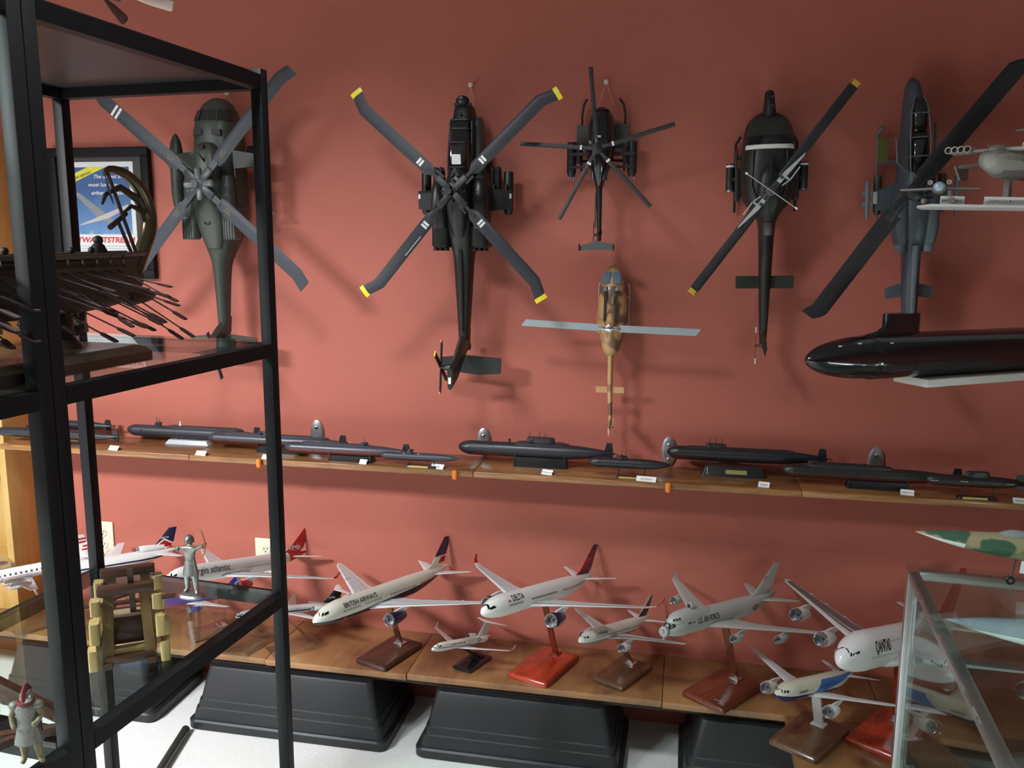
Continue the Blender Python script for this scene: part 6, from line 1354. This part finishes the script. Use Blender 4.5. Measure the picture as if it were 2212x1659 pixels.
# camouflaged interceptor standing on the case top
G_ = 2.9; sc = .0255; zt = cz+.0045
wx = TC @ Vector((.195, -.075, zt))
p = jet('green and tan camouflaged fighter jet model standing on the display case', (.752, -.925, zt+G_*sc*1.0), 177, 5.0, sc, CAM1, CAM1, gear=G_, loc=(.752, -.925, zt), radome=WHITEP)
g = text_geo('2-06', 1.0, .02); flat('lettering', ([((p.o-8.9-x*.8)*sc, 1.05*sc, (.05+y*.8)*sc) for x, y, z in g[0]], g[1]), INK, p.fus)
# white and grey models inside the case
PALEJ = mat('white_model_plastic', (.78, .80, .80), .3, var=.02); GREYJ = livery('grey_over_white', srgb(150, 158, 170), [(srgb(235, 240, 238), [(0, 0, -1, .25*.03)])])
jet('pale grey over white jet model under the case top', (.878, -1.062, .878), 173, 2.0, .034, GREYJ, PALEJ, gear=4.05, loc=(.878, -1.062, .74), fh=.05, w=.55)
q = TC @ Vector((.46, -.42, .50))
p = Plane('bomber_model', 'white eight-engine bomber model inside the glass case', (q.x, q.y, .50), (q.x, q.y, .600), 205, 2, .0105, 48, 1.6, ln=5, lt=16, tr=.25, up=.6, group='white models inside the glass case')
p.fuselage(livery('white_bomber', srgb(236, 240, 238), []))
p.wing([(11, 1.2, 1.1, 9, .1), (27, 26, .3, 3.2, .08)], PALEJ); p.wing([(40, .8, .8, 5, .08), (45, 8, .8, 2, .08)], PALEJ, 'tailplane'); p.fin([(37, 1.2, 8, .08), (43, 9, 3, .08)], PALEJ)
for d, y in ((14.5, 9), (20, 16)):
    for sg in (1, -1):
        for k in (-.75, .75): p.part('engine_pod', p.S(mv(lathe([(1.6, .5), (1.5, .66), (-1.5, .62), (-2.6, .35)], 14, 'X'), p.o-d, sg*y+k, -1.0)), mat('pod_grey', (.30, .33, .33), .4))
        p.part('pylon', p.S(box(p.o-d-3, p.o-d+.6, sg*y-.15, sg*y+.15, -.7, .9)), PALEJ)
p.stand(mat('case_stand_clear', (.5, .55, .55), .2), .10, .06, .008, (0, 0), (0, 0), (0, 0, -.012), aw=.02, am=PALEJ)
q = TC @ Vector((.30, -.20, .50)); jet('small white rocket plane model on the lower case shelf', (q.x, q.y, .560), 190, -4, .016, PALEJ, PALEJ, gear=3.6, loc=(q.x, q.y, .50), name='jet_model')
q = TC @ Vector((.40, -.88, .50)); jet('white delta jet model at the front of the lower case shelf', (q.x, q.y, .560), 215, 0, .018, PALEJ, PALEJ, gear=3.2, loc=(q.x, q.y, .50), w=.8)
q = TC @ Vector((.42, -.56, .74)); jet('white slim jet model on the upper case shelf', (q.x, q.y, .795), 200, 0, .017, PALEJ, PALEJ, gear=3.1, loc=(q.x, q.y, .74), fins=1)

# ------------------------------------------------------------------ big black submarine and flying-boat on angled boards at the right
A33 = 33.0
GB = mat('gloss_black_hull', (.006, .006, .008), .16, coat=.5, var=0)
BRDW = mat('white_board', (.62, .64, .60), .45)
D33 = Vector((math.cos(R(A33)), math.sin(R(A33)), 0))
nose = Vector((.28, -.70, 1.355)); L_ = 1.10; r_ = .0545
t = thing('submarine_model', 'big glossy black submarine model with square sail on a white board', 'submarine', (nose.x, nose.y, 1.3000), (0, 0, R(A33)))
zc = nose.z-1.3000
st = dens([(0, .05), (.006, .22), (.02, .42), (.05, .66), (.10, .86), (.16, .96), (.22, 1), (.75, 1), (.85, .85), (.93, .5), (1, .1)], 3)
h = obj('hull', loft([[(L_*f, r_*k*math.cos(2*PI*j/36), zc+r_*k*math.sin(2*PI*j/36)) for j in range(36)] for f, k in st]), GB, t, smooth=50)
xs0 = .225
obj('sail', loft([[(xs0+.055+(.055-i)*u, .014*v*(1-i*6), z) for u, v in sering(24, 1, 1, 1, 3)] for i, z in ((-.012, zc+r_*.82), (-.003, zc+r_*.97), (0, zc+r_*1.1), (0, zc+r_+.044), (.002, zc+r_+.047))]), GB, t)
obj('sail_fillet', loft([[(x, .013*k*u, zc+r_*.75+(r_*.28+hh)*v) for u, v in ((-1, 0), (-.8, .7), (0, 1), (.8, .7), (1, 0))] for x, k, hh in ((xs0-.05, .2, -.002), (xs0-.02, .7, .004), (xs0+.006, 1, .022))]), GB, t)
MK = mat('hull_marking', (.5, .5, .5), .5)
for f, z0, z1 in ((.080, -.1, .55), (.175, -.15, .75), (.50, -.1, .7)):
    obj('draft_mark', loft([[(L_*f+dx, -r_*interp([(0, .05), (.05, .66), (.1, .86), (.16, .96), (.22, 1)], f)[0]*1.004*math.cos(R(a)), zc+r_*interp([(0, .05), (.05, .66), (.1, .86), (.16, .96), (.22, 1)], f)[0]*1.004*math.sin(R(a))) for a in range(0, 44, 4)] for dx in (0, .0012)], False, False, False), MK, h)
g = text_geo('PROJ', .010, .01); flat('lettering', ([(L_*.165+x, -r_*.962*1.006*math.cos(R(42)+y/r_), zc+r_*.962*1.006*math.sin(R(42)+y/r_)) for x, y, z in g[0]], g[1]), MK, h)
for f, a in ((.068, 52), (.115, 50), (.195, 42)): obj('hatch_mark', xf(box(-.005, .005, -.0008, .0004, -.0015, .0015), T((L_*f, -r_*(.755 if f < .08 else .895 if f < .15 else .985)*math.cos(R(a)), zc+r_*(.755 if f < .08 else .895 if f < .15 else .985)*math.sin(R(a)))) @ rotx(-a)), MARKW, h)
obj('side_panel', loft([[(x, -r_*1.012*math.cos(R(a)), zc+r_*1.012*math.sin(R(a))) for a in range(-48, -9, 6)] for x in (.285, .55)], False, False, False), mat('semi_gloss_panel', (.012, .012, .014), .3), h)
def angled_board(nm, lab, p0, w, dep, th, back=0.0):
    t2 = thing(nm, lab, 'board', p0, (0, 0, R(A33)))
    return t2
t2 = thing('white_board', 'white board under the big black submarine', 'board', (nose.x, nose.y, 1.3000), (0, 0, R(A33)))
obj('board', box(.325, 1.20, -.050, .055, -.020, -.0005, .002), BRDW, t2)
obj('bracket', prism([(1.02, -.0205), (1.225, -.0205), (1.225, -.14), (1.20, -.14)], -.006, .006, 'XZ'), STEEL, t2)
# ekranoplan on curved white shelf
t2 = thing('white_board', 'narrow curved white shelf carrying the grey flying boat model', 'board', (.548, -.587, 1.712), (0, 0, R(22)))
pl_ = [(0, 0), (.05, -.006), (.12, -.004), (.30, .0), (1.28, .0), (1.28, .17), (.10, .17), (.03, .09)]
obj('board', prism(pl_, -.006, 0), mat('white_shelf_edge', (.70, .71, .70), .4), t2)
CSM = mat('warm_grey_hull', (.36, .345, .315), .42, var=.05); CSD = mat('grey_hull_shade', (.20, .19, .175), .45, var=.05); RIM = mat('pale_pink_rim', (.62, .56, .53), .4)
bm_ = T((.548, -.587, 1.712)) @ rotz(22)
w0 = bm_ @ Vector((.262, .075, 0))
t = thing('flying_boat_model', 'grey ekranoplan model with two rows of nose engines on a curved white shelf', 'model plane', (w0.x, w0.y, 1.712+.052), (0, 0, R(-130)))
t.scale = (.78, .78, .78)
# local: x forwards (towards the room), y left
k_ = 1.0
hs = [(.175, .006, .050, .072), (.168, .020, .040, .082), (.15, .032, .032, .092), (.11, .041, .026, .100), (.03, .044, .024, .102), (-.12, .040, .028, .100), (-.25, .018, .05, .095), (-.30, .006, .07, .09)]
obj('hull', loft([[(x, hw*u, zb+(zt_-zb)*(.5+.5*v)) for u, v in ((-1, .1), (-.92, .62), (-.6, .95), (0, 1), (.6, .95), (.92, .62), (1, .1), (.8, -.45), (.35, -.9), (0, -1), (-.35, -.9), (-.8, -.45))] for x, hw, zb, zt_ in dens(hs, 3)]), CSM, t, smooth=30)
obj('hull_step', loft([[(x, hw*u, .028+.022*v) for u, v in ((-1, 1), (-.7, 0), (0, -.5), (.7, 0), (1, 1))] for x, hw in ((.10, .030), (.0, .036), (-.12, .034))]), CSD, t)
cp = obj('cockpit', loft([[(x, hw*u, .095+h_*v) for u, v in sering(16, 1, 1, .3, 2.4)] for x, hw, h_ in ((.135, .012, .006), (.12, .021, .018), (.08, .022, .021), (.03, .012, .010))]), CSM, t)
for j in range(5):
    yy = -.014+.007*j; obj('cockpit_window', xf(cbox(0, 0, 0, .0012, .0055, .0055), T((.1255-abs(yy)*.28, yy, .1055))), INK, cp)
ew = obj('engine_pylon_wing', box(.055, .095, -.078, .078, .096, .106, .003), CSM, t)
for sg in (1, -1):
    obj('engine_fairing', box(.06, .09, min(sg*.07, sg*.148), max(sg*.07, sg*.148), .094, .116, .008), CSM, t)
    for j in range(4):
        e = obj('jet_engine', mv(lathe([(.0, .0095), (-.004, .011), (-.05, .011), (-.07, .008)], 16, 'X', cap=False), .112, sg*(.084+.0195*j), .107), CSM, t)
        obj('intake_rim', mv(lathe([(-.003, .0112), (.001, .0105), (.0, .0085), (-.006, .0082)], 16, 'X', cap=False), .112, sg*(.084+.0195*j), .107), RIM, e)
        obj('intake_dark', mv(lathe([(-.012, .0084), (-.011, .0084)], 16, 'X'), .112, sg*(.084+.0195*j), .107), mat('intake_brown', (.05, .025, .022), .6), e)
    w_ = obj('wing', loft([[(x, sg*y, z) for x, z in ((.02, zz), (.012, zz+.007), (-.06, zz+.003), (-.06, zz), (.012, zz-.004))] for y, zz in ((.035, .066), (.155, .060))]), CSM, t)
    obj('end_plate', prism([(.03, .064), (.02, .068), (-.065, .066), (-.06, .020), (-.01, .022)], sg*.155-.003, sg*.155+.003, 'XZ'), CSM, w_)
obj('antenna', tube([(.03, -.055, .105), (.03, -.058, .128)], .0008, 5), MARKW, t)
obj('tail_fin', prism([(-.19, .09), (-.25, .20), (-.30, .20), (-.29, .09)], -.004, .004, 'XZ'), CSM, t)
obj('tailplane', prism([(-.24, 0), (-.29, .11), (-.315, .11), (-.295, 0), (-.315, -.11), (-.29, -.11)], .195, .200), CSM, t)
obj('stand', box(-.012, .012, -.008, .008, -.052/.78+.001, .030), mat('clear_stand', (.3, .3, .28), .3), t)
obj('stand_base', box(-.05, .05, -.025, .025, -.052/.78, -.052/.78+.004), mat('clear_stand', (.3, .3, .28), .3), t)
# small grey seaplane beside it
w1 = bm_ @ Vector((.060, .055, 0))
t = thing('flying_boat_model', 'small grey seaplane model with pale blue nose on the curved white shelf', 'model plane', (w1.x, w1.y, 1.712), (0, 0, R(-105)))
obj('fuselage', loft([[(x, r2*math.cos(2*PI*j/16), .038+r2*math.sin(2*PI*j/16)) for j in range(16)] for x, r2 in dens([(.05, .002), (.045, .010), (.03, .015), (0, .015), (-.06, .011), (-.10, .004)], 3)]), CSD, t)
obj('nose_glazing', loft([[(x, r2*math.cos(2*PI*j/16), .040+r2*math.sin(2*PI*j/16)) for j in range(16)] for x, r2 in ((.0515, .002), (.048, .0092), (.040, .0128))]), mat('pale_blue_nose', (.30, .42, .52), .2), t)
for sg in (1, -1):
    obj('wing', prism([(.02, sg*.012), (-.02, sg*.085), (-.045, sg*.085), (-.04, sg*.012)], .036, .040), CSD, t)
    f_ = obj('float', mv(lathe([(.05, .001), (.045, .006), (.0, .008), (-.06, .003)], 12, 'X'), 0, sg*.030, .009), CSD, t)
    e = obj('jet_engine', mv(lathe([(.0, .005), (-.02, .006), (-.035, .004)], 12, 'X'), .02, sg*.020, .052), CSD, t); obj('intake_rim', mv(lathe([(.001, .0055), (.0, .004)], 12, 'X', cap=False), .02, sg*.020, .052), RIM, e)
for x, y, w, txt, lab in ((.065, .012, .062, 'BARTINI BERIEV', 'white label card in front of the small seaplane'), (.205, .010, .115, 'CASPIAN SEA MONSTER', 'white label card in front of the ekranoplan')):
    c0 = bm_ @ Vector((x, y, 0))
    t = thing('label_card', lab, 'label', (c0.x, c0.y, 1.712), (0, 0, R(22)), group='label cards on the curved shelf')
    obj('card', box(-w/2, w/2, -.001, .001, 0, .019), CARD, t); obj('card_foot', box(-w/2, w/2, .001, .012, 0, .001), CARD, t)
    g = text_geo(txt, .0090, .006, 0, 'CENTER'); mx = max(v[0] for v in g[0]); kk = min(1, w*.46/mx)
    flat('lettering', ([(vx*kk, -.0013, .0058+vy) for vx, vy, z in g[0]], g[1]), mat('faded_letter', (.12, .12, .13), .6), t)

# ------------------------------------------------------------------ framed poster
t = thing('framed_poster', 'black framed airline poster hanging behind the shelf unit', 'poster', (-2.022, 0, 1.712))
FRM = mat('black_frame_wood', (.005, .005, .006), .6, spec=.2)
W2, H2 = .196, .226; fb = .030
for g in (box(-W2, W2, -.028, -.002, H2-fb, H2, .003), box(-W2, W2, -.028, -.002, -H2, -H2+fb, .003), box(-W2, -W2+fb, -.028, -.002, -H2+fb, H2-fb, .003), box(W2-fb, W2, -.028, -.002, -H2+fb, H2-fb, .003)): obj('frame_bar', g, FRM, t)
obj('mat_board', box(-W2+fb, W2-fb, -.010, -.004, -H2+fb, H2-fb), mat('dark_mount', (.035, .030, .028), .5), t)
px0, px1, pz0, pz1 = -.125, .128, -.190, .178
pp = obj('print', box(px0, px1, -.0125, -.0105, pz0, pz1), mat('white_print_paper', (.72, .74, .74), .5), t)
# printed sky with clouds near the bottom
def sky_print():
    m, nt, b = _pr('printed_sky'); N = nt.nodes; Lk = nt.links
    tc = N.new('ShaderNodeTexCoord'); sp = N.new('ShaderNodeSeparateXYZ'); Lk.new(tc.outputs['Object'], sp.inputs[0])
    nz = N.new('ShaderNodeTexNoise'); nz.inputs['Scale'].default_value = 22; nz.inputs['Detail'].default_value = 5; Lk.new(tc.outputs['Object'], nz.inputs['Vector'])
    ma = N.new('ShaderNodeMath'); ma.operation = 'MULTIPLY_ADD'; ma.inputs[1].default_value = .09; Lk.new(nz.outputs['Fac'], ma.inputs[0]); Lk.new(sp.outputs['Z'], ma.inputs[2])
    rp = N.new('ShaderNodeValToRGB'); e = rp.color_ramp.elements; e[0].position = .30; e[0].color = (.62, .66, .70, 1); e[1].position = .40; e[1].color = (*srgb(92, 140, 188), 1)
    x = rp.color_ramp.elements.new(.80); x.color = (*srgb(36, 84, 140), 1)
    mr = N.new('ShaderNodeMapRange'); mr.inputs['From Min'].default_value = -.17; mr.inputs['From Max'].default_value = .20; Lk.new(ma.outputs[0], mr.inputs['Value']); Lk.new(mr.outputs[0], rp.inputs[0])
    Lk.new(rp.outputs[0], b.inputs['Base Color']); b.inputs['Roughness'].default_value = .45; return m
yy = -.0127
def P2(pts, dy=0.0): return ([(x, yy-dy, z) for x, z in pts], [tuple(range(len(pts)))])
flat('printed_picture', P2([(px0+.016, -.072), (px1-.016, -.072), (px1-.016, .160), (px0+.016, .160)]), sky_print(), pp)
flat('printed_banner', P2([(px0+.016, .108), (px0+.016, .138), (-.050, .160), (.022, .160)], .0002), mat('banner_yellow', (.75, .68, .04), .5), pp)
flat('printed_aircraft', P2([(-.108, .068), (-.092, .074), (.022, -.008), (.072, -.044), (.012, -.028), (-.024, -.014)], .0003), mat('print_grey', (.22, .24, .26), .5), pp)
flat('printed_aircraft', P2([(-.10, -.042), (-.085, -.034), (.0, -.004), (.100, .032), (.104, .022), (.02, -.016), (-.03, -.028)], .0004), mat('print_silver', (.50, .46, .44), .5), pp)
for ex, ez in ((-.045, .020), (-.02, .004), (.02, -.034), (.045, -.040)): flat('printed_aircraft', P2([(ex-.006, ez+.006), (ex+.012, ez-.004), (ex+.010, ez-.010), (ex-.008, ez)], .0005), mat('print_grey', (.22, .24, .26), .5), pp)
def ptext(txt, x, z, h, m, shear=.25, bold=.01, rot=0, width=None, dy=.0006):
    g = text_geo(txt, 1.0, bold, shear); mx = max(v[0] for v in g[0]); k = (width/mx) if width else h
    c, s_ = math.cos(R(rot)), math.sin(R(rot))
    flat('printed_lettering', ([(x+a*k*c-b*h*s_, yy-dy, z+a*k*s_+b*h*c) for a, b, _ in g[0]], g[1]), m, pp)
PWH = mat('print_white', (.8, .82, .84), .5)
ptext('The largest and', -.030, .122, .018, PWH, width=.128); ptext('most luxurious', -.052, .094, .018, PWH, width=.128); ptext('airliner ever built !', -.042, .066, .018, PWH, width=.142)
ptext('TWA JETSTREAM', -.112, -.100, .026, mat('print_red', (.60, .03, .03), .5), .2, .03, width=.232); ptext('NEW SERVICE !', -.108, .116, .012, INK, .1, .02, 18, width=.078)
for k in range(6): flat('printed_lettering', P2([(px0+.02, -.112-.008*k), (px1-.02-.03*(k % 3 == 2), -.112-.008*k), (px1-.02-.03*(k % 3 == 2), -.1148-.008*k), (px0+.02, -.1148-.008*k)], .0002), mat('print_fine_grey', (.45, .46, .47), .6), pp)
obj('glazing', box(-W2+fb, W2-fb, -.020, -.0185, -H2+fb, H2-fb), thin_glass('poster_glass', (.98, .98, .98), .8), t)

# ------------------------------------------------------------------ wall-hung propeller above the poster
t = thing('model_propeller', 'wall-hung propeller with one dark brown and one pinkish white blade', 'propeller', (-1.914, 0, 2.425))
obj('hub', lathe([(-.135, .004), (-.132, .012), (-.10, .014), (-.0005, .010)], 16, 'Y'), STEEL, t)
def prop(a, l0, l1, w0_, w1_, m, nm='propeller_blade'):
    g = loft([[(x, -.118+v*.003, u*w) for u, v in ((-1, 0), (-.4, 1), (.5, 1), (1, 0), (.4, -1), (-.5, -1))] for x, w in ((.01, .004), (l0, w0_), (l0+(l1-l0)*.4, w0_+(w1_-w0_)*.6), (l1-.008, w1_), (l1, w1_*.75))])
    obj(nm, xf(g, Matrix.Rotation(R(-a), 4, 'Y')), m, t)
prop(-45.5, .05, .146, .006, .017, mat('brown_blade', (.045, .012, .010), .5)); prop(-13.5, .14, .283, .004, .017, mat('pink_white_blade', (.62, .48, .44), .5)); prop(110, .05, .13, .006, .015, mat('brown_blade', (.045, .012, .010), .5))
